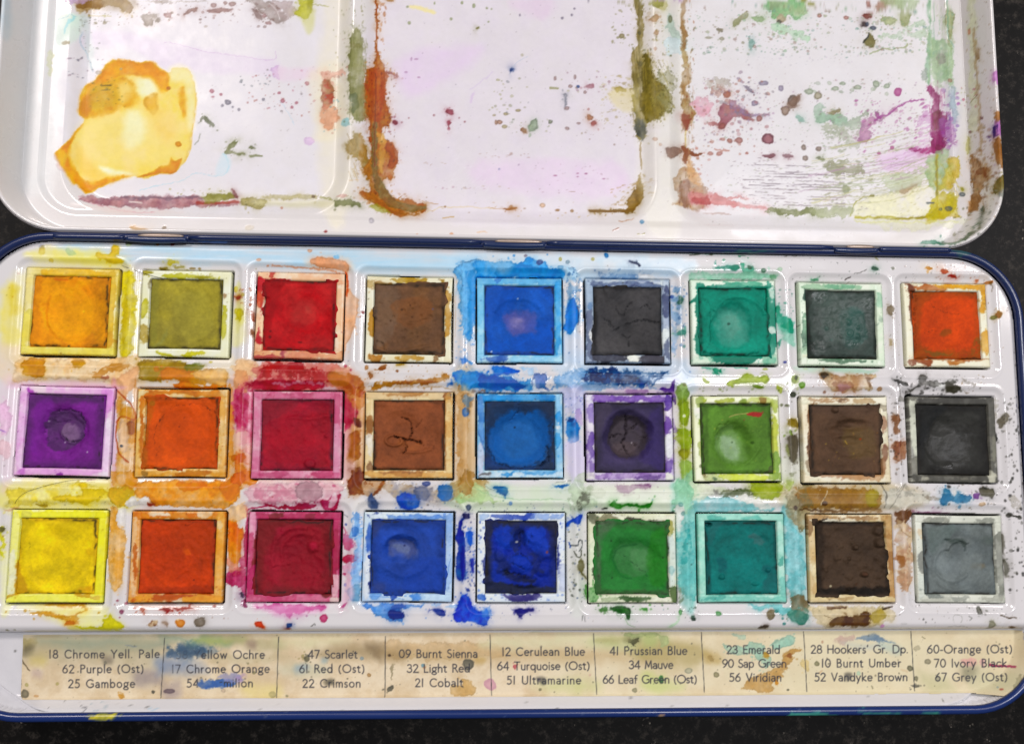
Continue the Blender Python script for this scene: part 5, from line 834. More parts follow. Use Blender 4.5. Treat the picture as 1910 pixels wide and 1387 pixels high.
# comb-like dry brush lines
for q in range(13):
    rr_ = random.Random(q+40); yb = 800+q*16.5+rr_.uniform(-4, 4); x_ = 1440-rr_.uniform(0, 14)
    bend = (15-q)*.9
    Lw.K('%f,%f %f,%f %f,%f %f,%f'%(x_, yb-62-bend*2.0, 1330, yb-22-bend, 1180, yb+12, 1000-q*8, yb+26), 5.5 if q > 3 else 7, ['d0a4c8','c8a8bc','b8b490','a8ac84','b4ac84'][min(4, q//2)], rr_.uniform(.35, .75), 1.9, dry=.36, asp=6, grain=5, ang=-14)
for q in range(14):
    yb = 822+q*15.5+random.Random(q).uniform(-4, 4)
    Lw.K('%f,%f %f,%f %f,%f'%(560-30*(q % 3), yb, 760, yb+8, 1010, yb+14), 5.2, '84707c' if q < 8 else '98848c', .7, .9, dry=.50, asp=9, grain=4.5, ang=2.5)
Lw.N((440,800,720,1020), 40, (1.5,5), ['8c747c','a0848c'], .7, 5, seed=131); Lw.N((900,780,1160,1020), 80, (2,9), ['8c8c64','9a9470','7c7c5c'], .7, 3.5, 5, seed=132); Lw.B('900,830 980,808 1060,815 1110,850 1080,880 1000,880 940,870', '8c8868', .6, 8, dry=.4, asp=4, ang=6, grain=6); Lw.B('1000,940 1030,930 1035,970 1005,965', 'a4a484', .75, 4, dry=.15)
Lw.B('1210,900 1420,850 1420,900 1300,950 1240,960', 'bcc09c', .55, 8, dry=.25, asp=5, ang=-14, grain=5); Lw.B('1430,780 1530,740 1535,820 1520,900 1480,960 1430,920 1415,850', 'b4bc8c', .8, 5, tex=.5, c2='a4b890', soft=3)
Lw.B('1040,1060 1090,1000 1160,980 1260,960 1400,930 1460,950 1470,1040 1440,1080 1300,1090 1160,1090 1060,1090', 'e6dcaa', .5, 3, edge=.9, tex=.8, soft=5, sat=0); Lw.B('1280,950 1330,930 1380,925 1340,950 1300,970', 'b89c80', .75, 3); Lw.K('1040,1085 1070,1010 1130,985 1160,980', 5, 'a8a04c', .8, 2); Lw.D('1150,982,12,7', '8c803c', .85)
Lw.K('1060,1092 1200,1092 1330,1096 1410,1090 1460,1060 1478,1000 1472,900 1470,780', 12, 'b8a83c', .85, 2.5, soft=4); Lw.K('1160,1095 1270,1098 1400,1092 1440,1075', 6, '94802c', .8, 2, soft=3); Lw.K('1468,800 1474,900 1474,980', 7, '8c7c4c', .6, 2, soft=3)
Lw.B('1540,790 1580,780 1600,830 1580,900 1540,960 1500,1030 1440,1080 1420,1110 1480,1110 1580,1085 1570,1020 1540,960 1500,940 1520,850', 'd4b44c', .8, 5, tex=.4, c2='d8c860', soft=3, edge=.4); Lw.B('1460,1000 1520,960 1580,1000 1560,1070 1480,1110 1430,1105 1420,1080', 'c8b43c', .8, 5, soft=3, tex=.4); Lw.B('1590,940 1605,935 1610,955 1598,960', 'a89c40', .8, 2); Lw.D('1600,976,14,10 1531,1047,20,12 1430,1018,12,6 1450,1018,10,5 1490,1050,8', '6c7074', .92, .6)
Lw.B('620,1055 700,1045 780,1050 850,1045 860,1080 800,1090 720,1085 640,1070', '8c8c64', .8, 5, tex=.5, dry=.12); Lw.B('850,1050 960,1040 1050,1040 1050,1085 900,1090', 'b0b08c', .7, 6, dry=.25, asp=3); Lw.K('1060,1110 1300,1115 1440,1115 1580,1110', 8, 'dcd494', .6, 3, dry=.2); Lw.B('1090,1100 1580,1105 1600,1130 1300,1150 1100,1120', 'e6e0b8', .35, 6, dry=.2)
# outer wall, right
Lw.B('1625,0 1660,0 1670,140 1665,320 1680,500 1690,640 1640,640 1640,300', 'ded8bc', .7, 5, tex=.5); Lw.K('1660,150 1668,300 1680,460 1690,640 1690,780', 14, 'b89870', .7, 4, dry=.15, soft=4); Lw.B('1670,240 1690,250 1685,300 1670,290', 'a8845c', .75, 3); Lw.B('1640,780 1680,790 1720,840 1740,900 1700,960 1690,1040 1650,1070 1630,1090 1640,1000 1650,900', 'c09468', .85, 5, tex=.5, dry=.1, c2='ac7c50'); Lw.B('1660,860 1710,840 1735,890 1700,890', '9a5c34', .85, 3, dry=.15); Lw.B('1620,700 1635,690 1640,760 1625,770', 'c8bc80', .8, 2.5)
Lw.B('1600,1190 1660,1150 1690,1090 1700,1040 1715,1060 1690,1130 1650,1180 1600,1215', '5c6450', .8, 4, dry=.22, tex=.4); Lw.K('1500,1225 1580,1210 1640,1170 1680,1110', 14, '6c7c68', .7, 4, dry=.3); Lw.B('1390,1225 1430,1205 1500,1212 1490,1228', '5c8c78', .8, 3, dry=.15); Lw.N((1560,1040,1740,1230), 50, (2,9), ['5c6450','4c5044','7c7450'], .7, 2, -50, seed=133)
Lw.N((1640,640,1780,1000), 90, (2,9), ['a8744c','8c5c3c','a88c5c'], .7, 1.6, seed=134); Lw.N((1660,60,1760,640), 24, (1.5,5), ['8c7c64','7c6c5c'], .7, seed=135)
Lw.B('1755,370 1790,365 1790,430 1760,430', 'd48ccc', .9, 3); Lw.B('1760,620 1780,590 1805,620 1808,680 1770,690 1750,680', 'c47cbc', .9, 3); Lw.B('1755,640 1775,625 1770,680 1752,690', '502c7c', .9, 2); Lw.B('1760,570 1785,560 1785,600 1765,610', 'b88050', .85, 3); Lw.B('1760,700 1780,700 1800,780 1800,850 1775,820 1760,760', 'a8703c', .9, 3); Lw.B('1755,940 1770,905 1800,880 1825,890 1815,930 1790,970 1760,975', '8c7840', .92, 2.5, edge=.4); Lw.B('1790,960 1820,930 1820,1000 1795,1010', 'a09c94', .8, 3); Lw.B('1790,1040 1810,1040 1800,1100 1780,1100', '9a8c7c', .7, 3); Lw.D('1696,594,9 1640,663,7', '7c4c44', .85); Lw.D('1635,160,8,14', 'd08060', .8); Lw.N((1740,430,1810,1010), 40, (2,7), ['b8805c','a87cb0','8c7844'], .75, 2, 90, seed=136); Lw.N((1590,430,1670,540), 20, (2,7), ['c0506c','a8a060'], .7, seed=137); Lw.K('1640,520 1672,478', 3, '6c6430', .8)
Lw.N((0,0,1800,1200), 160, (1,3.2), ['8c7c74','7c7c68','9a7c7c'], .5, 1.3, seed=138)
# the part of the lid beyond the picture: the same kind of use
Lw.use('P')
for q in range(34):
    rr_ = random.Random(q+900); x_, y_ = rr_.uniform(150, 1760), rr_.uniform(-440, -20); r_ = rr_.uniform(8, 40)
    Lw.B(' '.join('%f,%f'%(x_+r_*rr_.uniform(.6,1.3)*math.cos(k*1.05)*1.6, y_+r_*rr_.uniform(.6,1.3)*math.sin(k*1.05)) for k in range(6)), rr_.choice(['a8885c','b8a8a0','98b08c','c8a8c8','b8a860','a89490']), .7, 5, dry=rr_.uniform(0,.35), tex=.5)
Lw.N((60,-520,1850,0), 600, (.5,3), ['a8885c','8c7c74','94a884','a8707c'], .7, 1.5, seed=139)

for view, box, col, n, ang, L_ in (('L2',(140,180,240,640),['7c7a4c','b4ae88','8c8a5c'],46,90,90),('L2',(238,380,345,700),['9a4420','d08848','a85424','c87438'],60,90,110),('L2',(1672,280,1780,640),['6c5c28','b49c54','8c7838'],60,84,90),('L2',(150,740,260,960),['9a7c4c','c0a068'],34,70,80),
                             ('L3',(40,320,130,560),['6c6030','b0a058','8c8040'],40,60,60),('L3',(1430,440,1510,740),['8c2c5c','c05c94'],36,85,80),('L3',(1425,20,1555,420),['8cb090','c4ccac','a4b484'],60,88,110),('L3',(1470,820,1590,1080),['c8a030','e0d070','b89828'],40,60,80),('L3',(1640,790,1730,1060),['8c5430','c49c70','6c4424'],60,80,50),('L3',(190,300,250,1000),['a8703c','c8a070','8c6440'],44,88,60)):
    Lw.use(view); R_ = random.Random(n)
    for _ in range(n):
        x_, y_ = R_.uniform(box[0], box[2]), R_.uniform(box[1], box[3]); t_ = math.radians(ang+R_.uniform(-7, 7)); l_ = L_*R_.uniform(.3, 1)
        Lw.K('%.1f,%.1f %.1f,%.1f'%(x_-l_/2*math.cos(t_), y_-l_/2*math.sin(t_), x_+l_/2*math.cos(t_), y_+l_/2*math.sin(t_)), R_.uniform(1.5, 5), R_.choice(col), R_.uniform(.25, .6), .8, 1.4, smooth=False)

# finer spatter and grit over the right well, the dividers and the outer wall
Lw.use('L3'); Lw.N((230,20,1420,290), 420, (1.2,5), ['8fae8c','9a9c78','7c9c90','a89c7c','9c7c70'], .7, 2.2, 5, seed=700, clump=.55)
Lw.N((240,380,1440,760), 520, (1.2,5), ['a07c74','a08498','94a084','9c8c7c','b084a8'], .65, 2., -12, seed=701, clump=.5); Lw.N((900,560,1440,900), 220, (1.2,5), ['a8a88c','b884a8','9c9c7c'], .65, 5, -18, seed=702, clump=.3)
Lw.N((420,790,1200,1060), 200, (1.2,4), ['847078','8c8c68'], .7, 5, 3, seed=703); Lw.N((1200,880,1470,1100), 90, (1.2,4), ['b4a458','a89c6c'], .6, 5, -15, seed=704)
for q in range(70):
    rr_ = random.Random(q+300); x_ = rr_.uniform(880, 1400); y_ = 900-.16*(x_-880)+rr_.uniform(-180, 120); l_ = rr_.uniform(30, 150)
    Lw.K('%.0f,%.0f %.0f,%.0f %.0f,%.0f'%(x_-l_, y_+l_*.16, x_, y_, x_+l_*.8, y_-l_*.22), rr_.uniform(2, 7), rr_.choice(['a8a88c','b8b4a0','b890ac','9c9c74','c4b878']), rr_.uniform(.3, .6), 1.2, .9, dry=rr_.uniform(.3, .5), asp=6, ang=-12)
Lw.N((180,0,260,1040), 160, (1.2,6), ['9c7444','7c6440','a85c34'], .7, 2.4, 90, seed=705); Lw.N((0,240,150,620), 160, (1.2,6), ['6c6030','a49450','5c5c34'], .7, 2, 80, seed=706, clump=.4); Lw.N((1620,0,1800,1180), 200, (1.2,5), ['8c6c4c','7c6c54','a0703c'], .65, 2, 88, seed=707)
Lw.use('L2'); Lw.N((120,150,260,680), 150, (1.2,5), ['6c6c44','8c8454','a49c70'], .7, 3, 90, seed=708); Lw.N((230,320,400,1080), 220, (1.2,6), ['8c4420','a8622c','d09048','6c3c1c'], .7, 2, 90, seed=709, clump=.3); Lw.N((1660,0,1849,700), 240, (1.2,5), ['6c5c28','94844c','a89454'], .7, 2, 88, seed=710, clump=.4)
Lw.N((250,1040,600,1150), 60, (1.2,4), ['a8622c','7c4c24'], .7, 3, 15, seed=711)
deepen(Lw, 'e3d7d8', 1.16)
Sheet.halo = .0
# ================================================================== the pans: measured rims, colours
CORN = '''47,498 221,503 215,664 40,661|264,503 432,507 427,667 259.5,665|477,507 641,511 640,672 476,668.5|684,513.5 844,518 844,675.5 681,674|889,518 1049,519 1048,677 889,676|1092,519.5 1250.6,521 1250.6,679 1093,676|1287.7,522 1447,523 1450,680.5 1293,679|1488,526.5 1646.5,528 1650,684 1492.5,680.5|1684.6,528 1841,530 1845.5,686 1691.5,684|34.6,717 211,724.6 204,888 27,888|256,724.6 424,725 420.5,890 251,889|471,730 638,730 637,893.5 469,892.5|680.6,731 845,731.5 844,892.5 679.5,892.5|889,733.5 1049.7,733.5 1050.7,891.6 890,891.6|1091.5,735 1254.6,735.8 1256,896 1093.8,897|1292,738.4 1451,737.7 1459,897 1298,897.6|1492.5,739.4 1657,739.4 1659.7,900.4 1498.4,900.4|1693,737.7 1856,740.5 1861,899.7 1698.5,898.6|22.7,950.5 199,951 192,1125 10,1124|246.8,952.4 421,953 414,1124 237,1124|462,954 635.6,954 632,1123 460,1122|678.4,954 844,955.7 845,1123 675.8,1122|888.5,955 1052.6,955.7 1056,1123 891,1123|1094.6,956.8 1258.4,957.9 1264,1124 1099.4,1125|1298.4,957.9 1460.3,957.9 1469.4,1124 1306.8,1124|1503,957.9 1663,957.9 1672,1123 1513.9,1123|1705,958.6 1867.7,962 1876.4,1124 1714,1124'''
CORN = [pts_of(q) for q in CORN.split('|')]
# cake colour, second tone, edge colour, rim colour, rim tint, label
PAN = [
 ('ee9a12','e88c10','c87a14','efd878','e6c048','pan of bright yellow orange paint with yellow rim, top left corner of the tray'),
 ('a8963a','98883a','6c6028','f1ecd4','ece4c0','pan of dull olive ochre paint, its white rim crossed by a thin hair'),
 ('b81c22','c42a2c','8c1a1c','f4c8a0','ecb088','pan of bright scarlet paint with a peach rim, smeared red on the left'),
 ('74503a','7c5438','4c3628','ebe0c4','e4d4b0','pan of greyish brown paint between the scarlet pan and the bright blue pan'),
 ('1a50b4','2358b8','2a4490','6cb8e6','8cc8ec','pan of smooth bright blue paint with a pale mauve spot in its middle'),
 ('423f42','4a4648','242428','b4c0d0','8c98b4','pan of cracked blackish paint with a smeared navy rim, nearest the lid'),
 ('188a74','228e78','0c5c4c','dce4d4','d4e0cc','pan of emerald green paint spilling over its rim, with a pale round dip'),
 ('424c48','4a524e','202824','e2e8d4','d4dec8','pan of glossy blistered dark green paint with a pale green flecked rim'),
 ('d84c08','d04808','8c4018','ece2c8','e8dcc0','pan of vivid orange paint with brown edges, top right corner of the tray'),
 ('782488','802c90','50285c','ecb4e0','e6a8dc','pan of violet paint with a pink rim and a crusty pale spot'),
 ('d65408','cc500c','a84410','ecb868','e8a850','pan of orange paint with a fine loop line, right of the violet pan'),
 ('981e30','a4202e','701c30','dc7c9c','d06088','pan of crimson paint with a pink rim, directly below the bright scarlet pan'),
 ('945032','8c4c30','5c3420','ecd4a8','e4c490','pan of reddish brown paint split by a branching crack'),
 ('1c549c','205aa4','24304e','86bce2','7cb4e0','pan of mid blue paint hollowed into a wide round bowl'),
 ('453a5c','40365a','302a3c','d4c4e0','b498cc','pan of dark indigo paint with a deep cracked round pit'),
 ('5c8234','5e8436','3c5820','ece8cc','e4e0b8','pan of leaf green paint with a wet glinting dip and a small red fleck'),
 ('5c4232','604636','38281e','ebdcc0','e0ccac','pan of plain brown paint beside the black pan, in the middle row'),
 ('33312f','383634','1c1a1a','5c5852','6c665e','pan of black paint with a shallow glossy hollow and a grimy dark rim'),
 ('ecc80c','e6c010','c89c14','f4ea6c','ece05c','pan of pure yellow paint, bottom left corner of the tray'),
 ('c6420e','c03e10','9c3410','ecaa60','e89a4c','pan of flat vermilion paint, right of the pure yellow pan'),
 ('8a2028','941e2e','6c2024','d05080','c43c6c','pan of dark crimson paint in the row nearest the label card'),
 ('2546a6','2c4cac','1c3070','c8d8ec','b8ccec','pan of cobalt blue paint with a small grey hollow left of its middle'),
 ('16288c','1c30a0','24263c','e2e4ec','d8dcec','pan of lumpy cracked ultramarine paint with blackish edges'),
 ('2c7834','327a3a','40603c','e4e2c8','d8d4b4','pan of mid green paint with a smooth oval hollow and olive stains on its rim'),
 ('13706c','177470','0c4c4c','a4d8c8','90ccbc','pan of flat teal paint with a mint green rim'),
 ('46352a','4a382c','241a14','e4caa0','d8b888','pan of very dark pimpled brown paint with a tan rim'),
 ('6f7476','747878','4c5052','dcd8cc','d0ccc0','pan of grey paint with swirling brush marks, bottom right corner of the tray')]
Fr = Sheet(-70, 430, 1990, 1210, 'ece4d8'); Ck = Sheet(-70, 430, 1990, 1210, '808080'); Ck.cov[:] = 1
Ht = np.zeros((Ck.h, Ck.w), np.float32)            # relief of the dried cakes, mm
RIMW = .105; EW = {13: .9, 14: .7, 22: 1., 20: .7, 8: .6, 17: .7, 9: .7, 21: .6}
for k, (c, p) in enumerate(zip(CORN, PAN)):
    s4 = ' '.join('%f,%f'%(a-8 if i in (0,3) else a+8, b-8 if i < 2 else b+8) for i, (a, b) in enumerate(c)); x0, y0 = c.min(0)-9; x1, y1 = c.max(0)+9
    for SH, ca, cb in ((Fr, p[3], p[4]), (Ck, p[0], p[1])):
        wn = SH.win(x0, y0, x1, y1); _, _, X, Y = wn
        n = sstep(.3, .7, fbm(X, Y, 34, k*5+SH.w, 4))[..., None]; cc_ = hexc(ca)*(1-n)+hexc(cb)*n
        if SH is Fr: q_ = (.55*sstep(.42, .72, fbm(X, Y, 24, k*3+5, 5, .65)))[..., None]; cc_ = cc_*(1-q_)+hexc('efe8dc')*q_
        SH.put(wn, np.ones(X.shape), cc_.astype(np.float32))
    Fr.cov[wn[0], wn[1]] = .12
    ctr = c.mean(0); inn = ctr+(c-ctr)*(1-2*RIMW)
    wn = Ck.win(*(inn.min(0)-2), *(inn.max(0)+2)); _, _, X, Y = wn; d = Ck.sdist(X+(fbm(X,Y,18,k,3)-.5)*8, Y+(fbm(X,Y,18,k+9,3)-.5)*8, inn)
    Ck.put(wn, EW.get(k, .8)*(1-sstep(0, 7 if k not in EW else 19, d))*(.3+1.2*fbm(X, Y, 25, k+3, 3)), p[2])
    n = fbm(X, Y, 3.2, k, 3)-.5
    n2_ = fbm(X, Y, 46, k+13, 5, .6)-.5; th_ = np.arctan2(Y-ctr[1]-(k % 5-2)*6, X-ctr[0]-(k % 3-1)*8); rr2 = np.hypot(Y-ctr[1]-(k % 5-2)*6, X-ctr[0]-(k % 3-1)*8)
    sw_ = fbm(rr2, th_*9, 9, k+31, 4, .65)-.5                              # faint rings where the brush has turned
    Ck.rgb[wn[0], wn[1]] *= (1+.14*n+.42*n2_+.16*sw_*sstep(12, 26, rr2))[..., None]
    Ht[wn[0], wn[1]] += .07*sw_*sstep(12, 26, rr2)*(1-sstep(50, 66, rr2))
    Ck.put(wn, .8*np.exp(-(d/1.6)**2)*sstep(.4, .6, fbm(X, Y, 12, k+41, 3)), '2a2420')
    # small darker and lighter grains in the cake
    R = np.random.RandomState(k+7)
    Ck.use('P').N((inn[:,0].min(), inn[:,1].min(), inn[:,0].max(), inn[:,1].max()), 26, (.4, 1.3), [p[2]], .6, seed=200+k)
    lite = ''.join('%02x'%min(255, int(v*1.25+12)) for v in hexc(p[0])); Ck.N((inn[:,0].min(), inn[:,1].min(), inn[:,0].max(), inn[:,1].max()), 12, (.4, 1.1), [lite], .6, seed=300+k)
def hwin(x, y, R): return Ck.win(x-R, y-R, x+R, y+R)
HV = [(0, 0, 1.)]
def hv(k): HV[0] = VIEW[k]; Ck.use(k); Fr.use(k)
def bowl(x, y, rx, ry, h, sharp=1.0, wob=.18, lip=0.):
    """a round dip (h<0) or dome (h>0); sharp 0 = broad, 1 = steep rim"""
    Sheet.seed += 1; ox, oy, s = HV[0]; x = ox+x/s; y = oy+y/s; rx /= s; ry /= s
    wn = hwin(x, y, max(rx, ry)*1.7+3); j, i, X, Y = wn
    r = np.hypot((X-x)/rx, (Y-y)/ry)+(fbm(X, Y, max(rx, ry)*.7, Sheet.seed, 3)-.5)*wob*2
    e = .5*(1-sharp)+.12
    Ht[j, i] += h*(1-sstep(1-e, 1+e, r)) + lip*np.exp(-((r-1.12)/.12)**2)
def arc_ridge(x, y, rx, ry, w, h, a0=0, a1=360):
    Sheet.seed += 1; ox, oy, s = HV[0]; x = ox+x/s; y = oy+y/s; rx /= s; ry /= s; w /= s
    wn = hwin(x, y, max(rx, ry)*1.4+w*2); j, i, X, Y = wn
    r = np.hypot((X-x)/rx, (Y-y)/ry)+(fbm(X, Y, rx*.7, Sheet.seed, 3)-.5)*.16
    th = np.degrees(np.arctan2(-(Y-y), X-x)) % 360; m = ((th-a0) % 360) < (a1-a0)
    Ht[j, i] += h*np.exp(-((r-1)*min(rx, ry)/w)**2)*m
def crack(pts, w, depth, col=None, a=.8):
    w *= .62; Sheet.seed += 1; P = Ck.tx(pts_of(pts)); w = w/HV[0][2]
    wn = Ck.win(P[:,0].min()-6, P[:,1].min()-6, P[:,0].max()+6, P[:,1].max()+6); j, i, X, Y = wn
    d = -Ck.sdist(X+(fbm(X, Y, 8, Sheet.seed, 4, .7)-.5)*11, Y+(fbm(X, Y, 8, Sheet.seed+5, 4, .7)-.5)*11, P, False); w = w*(.45+1.1*fbm(X, Y, 9, Sheet.seed+9, 2))
    Ht[j, i] -= depth*.6*np.exp(-(d/w)**2)
    if col: Ck.put(wn, a*(1-sstep(w*.3, w*1.1, d)), col)
def wet(x, y, rx, ry, a):
    """a damp, shinier spot"""
    Sheet.seed += 1; ox, oy, s = HV[0]; x = ox+x/s; y = oy+y/s; rx /= s; ry /= s; wn = hwin(x, y, max(rx, ry)*1.4); j, i, X, Y = wn
    r = np.hypot((X-x)/rx, (Y-y)/ry)+(fbm(X, Y, 9, Sheet.seed, 4, .7)-.5)*.9
    Ck.cov[j, i] = np.minimum(Ck.cov[j, i], 1-a*(1-sstep(.6, 1.1, r)))
def pimples(box, n, r, h, seed, dark=None):
    R = np.random.RandomState(seed); ox, oy, s = HV[0]
    for _ in range(n):
        x = ox+R.uniform(box[0], box[2])/s; y = oy+R.uniform(box[1], box[3])/s; q = R.uniform(*r)/s
        wn = hwin(x, y, q*2+1); j, i, X, Y = wn; Ht[j, i] += .8*h*R.uniform(.4, 1)*np.exp(-(((X-x)**2+(Y-y)**2)/(q*q)))
def rough_patch(box, scale, h, seed):
    ox, oy, s = HV[0]; wn = Ck.win(ox+box[0]/s, oy+box[1]/s, ox+box[2]/s, oy+box[3]/s); j, i, X, Y = wn
    Ht[j, i] += .5*h*(fbm(X, Y, scale, seed, 4)-.5)
def F(*a, **k): Fr.B(*a, **k)
def C(*a, **k): Ck.B(*a, **k)
SOFT = dict(soft=7, edge=0, rough=3)
# ---------------- row one
hv('A4')
bowl(385, 480, 150, 150, -.25, 0); arc_ridge(395, 480, 130, 140, 16, .10, 120, 330); C('300,330 420,330 500,420 500,560 420,620 300,600 250,480', 'f4a414', .6, **SOFT); C('185,280 240,285 210,420 230,520 200,640 170,640', 'dc8410', .7, **SOFT); Ck.K('270,380 250,470 270,560 330,620 360,640', 12, 'd87c0c', .5, 2, soft=4); Ck.K('300,288 360,300', 10, 'e0681c', .7, 2, soft=3); Ck.D('447,462,6', 'f8c440', .9, 0)
F('145,225 240,228 230,268 190,270 180,460 140,480 130,400', 'f0dca0', .6); F('230,240 300,232 480,240 560,250 575,275 400,278 240,270', 'eeb42c', .75, dry=.1); F('580,270 628,260 625,420 600,640 575,640 582,400', 'e8b83c', .8); F('130,480 180,470 170,600 165,650 590,655 615,700 120,690', 'ecd85c', .7); F('560,610 600,560 610,650 570,660', 'dca034', .8, soft=3)
Fr.K('165,652 570,660', 5, 'c89420', .5); Fr.D('330,690,6', 'b08420', .8)
C('815,295 860,290 850,600 810,640', '8c8438', .5, **SOFT); C('870,600 900,560 880,640 830,650', '8c8c50', .6, **SOFT); C('930,400 1100,360 1150,560 1000,620', 'b0a044', .5, **SOFT); bowl(1000, 470, 150, 130, -.12, 0); crack('965,375 990,360 1010,340', 4, .1); pimples((830,310,1180,640), 14, (5,12), .05, 1)
F('765,240 830,240 800,262 770,262', 'b0a02c', .85); F('880,262 960,252 1040,262 1100,272 1180,290 1120,292 960,285 900,285', 'c4bc34', .9, dry=.1); F('1060,270 1150,275 1130,285 1070,285', 'a89c28', .8); F('768,400 800,400 800,470 765,500', 'c8bc38', .85, dry=.15); F('765,530 790,540 800,620 770,640 755,600', 'b8983c', .85, dry=.2); F('1200,440 1225,460 1220,590 1195,600', 'cac03c', .85, dry=.1); F('850,670 900,690 960,705 880,708 850,690', 'ccc23c', .85); F('980,690 1080,672 1110,690 1060,706 1000,708', 'd4c838', .9); F('1195,365 1225,370 1215,395 1198,392', 'a87c4c', .8, dry=.2); F('820,285 800,300 810,340 815,290', '6c5428', .6)
Ck.D('815,320,10,10', '6c5428', .7)
hv('A5')
bowl(370, 480, 120, 120, -.3, .25); arc_ridge(370, 480, 110, 110, 18, .10, 140, 300); C('330,400 420,400 430,500 370,540 300,500', 'c03432', .6, **SOFT); C('370,430 400,440 400,480 375,475', 'c44a40', .6, **SOFT); Ck.B('150,300 260,300 230,400 200,560 240,660 150,660', '9c1a1e', .55, **SOFT); Ck.D('345,632,13,6 188,575,6 185,605,7', '5c1418', .8); pimples((150,300,520,670), 18, (3,8), .06, 2)
F('115,290 170,288 280,290 270,308 155,310 145,420 128,560 150,640 110,640 112,600 135,500 125,420 108,400', 'c8202a', .93, edge=.2); F('105,360 140,370 138,440 112,430', 'd84c28', .9); F('180,258 205,258 205,285 185,280', 'cc4438', .8); F('106,680 300,675 470,690 575,685 570,725 300,720 110,722', 'dc7c5c', .8, c2='e49c6c'); F('240,678 270,680 270,715 250,718', 'a83a50', .7); F('108,700 250,710 240,725 110,725', 'b83038', .7); F('535,300 575,300 575,320 540,318', 'e89870', .6); F('110,300 150,300 150,330 110,330', 'c8202a', .8)
rough_patch((740,320,1130,700), 8, .16, 3); C('750,330 880,335 860,560 780,660 750,600', '786052', .5, **SOFT); C('860,400 1040,390 1060,500 950,560 850,500', '86502e', .6, **SOFT); arc_ridge(880, 620, 170, 60, 10, .18, 190, 350); crack('760,620 790,640 800,670 880,690', 5, .3, '3c2a20', .5); crack('930,520 1000,520 1050,500', 3, .15); pimples((770,400,1080,620), 40, (3,8), -.14, 4); Ck.D('940,432,5 895,455,6 835,515,5 950,495,5 980,600,4', '4c2c1c', .8); Ck.D('1062,452,5', '5a5c8c', .7)
F('850,285 1010,285 1020,310 900,318 860,305', 'b88c20', .88); F('1105,288 1125,288 1130,305 1110,308', 'a87c20', .8); F('755,300 860,318 1110,325 1110,335 760,340 745,330', 'a8702c', .7, dry=.2); F('715,470 745,470 745,590 725,600 712,560', 'c08428', .85, dry=.15); F('1125,360 1160,360 1160,400 1150,440 1160,560 1130,600 1125,500', 'c8913c', .85, dry=.1); F('715,690 740,690 780,700 780,730 720,725', 'b8792c', .88, dry=.15); F('860,710 900,700 960,700 1020,705 1000,728 880,730', 'c08c30', .8, dry=.25); F('1065,710 1090,700 1095,730 1070,735', '7c4c20', .85); F('710,300 740,300 740,330 712,330', 'b88c40', .6, dry=.3)
hv('A6')
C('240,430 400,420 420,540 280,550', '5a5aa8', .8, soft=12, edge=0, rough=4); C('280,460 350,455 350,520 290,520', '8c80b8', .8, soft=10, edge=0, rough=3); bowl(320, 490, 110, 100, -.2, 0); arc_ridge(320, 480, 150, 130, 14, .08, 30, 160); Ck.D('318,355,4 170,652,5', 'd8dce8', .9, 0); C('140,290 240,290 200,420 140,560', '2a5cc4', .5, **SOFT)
F('100,240 230,238 560,245 560,270 240,272 90,272', '5cb0e6', .7, c2='48a0e0'); F('190,240 230,238 220,258 195,262', '2a6cd0', .7); F('530,270 562,262 562,560 550,640 530,660 528,400', '2e9ce6', .8, c2='54b0ea'); F('90,275 130,275 130,480 125,660 92,660', '6cbce8', .6, c2='94d0ee'); F('150,672 240,670 265,690 240,708 160,706 135,690', '2b5cb8', .85); F('265,680 340,675 430,690 560,680 565,708 300,708', '8cc8ea', .7, c2='b8dcf0', dry=.1)
crack('870,400 890,440 915,450 935,400 960,375', 4, .3, '1c1c20', .6); crack('1010,405 1040,388 1070,410', 4, .2, '1c1c20', .5); crack('930,500 960,485 1000,480 1050,475 1090,490 1120,490', 5, .3, '1c1c20', .6); crack('800,470 840,495 870,530 890,515', 4, .25, '1c1c20', .5); crack('905,555 935,580 960,560', 5, .3, '1a1a1c', .7); crack('935,580 945,600 950,625', 5, .3, '1a1a1c', .7); crack('850,540 880,530', 4, .2, '1c1c20', .5); rough_patch((740,270,1140,670), 12, .35, 5); pimples((760,290,1120,650), 24, (4,10), .07, 6)
F('700,245 745,242 750,280 745,400 735,520 745,660 710,700 700,560 705,400', 'a8b8d0', .7, dry=.15); F('710,430 745,420 748,660 745,700 720,690 705,600', '5c6484', .75, dry=.25); F('745,245 800,262 900,255 1060,262 1130,275 1140,290 760,285 740,270', '44507c', .85, dry=.22, c2='6c7ca0'); F('735,640 930,670 945,700 900,712 760,708 735,680', '3c3c4c', .9, dry=.12); F('1000,672 1130,670 1135,712 1010,712', '44404c', .9, dry=.12); F('1140,300 1175,290 1178,440 1140,460 1135,380', '6c7ca4', .85, dry=.2, c2='485078'); F('1135,580 1175,580 1175,700 1140,660', '5c6484', .75, dry=.3); F('1138,525 1160,518 1174,535 1172,570 1155,590 1138,610 1135,570', 'e6e8ea', .95, 2, edge=.2); F('935,672 1002,672 1000,695 985,712 950,710 935,695', 'ece8e0', .95, 2, edge=.2); F('725,540 742,520 742,590 728,580', 'ece8ea', .9); F('715,380 745,380 742,410 720,420', '6c8cb8', .8, dry=.2)
hv('A7')
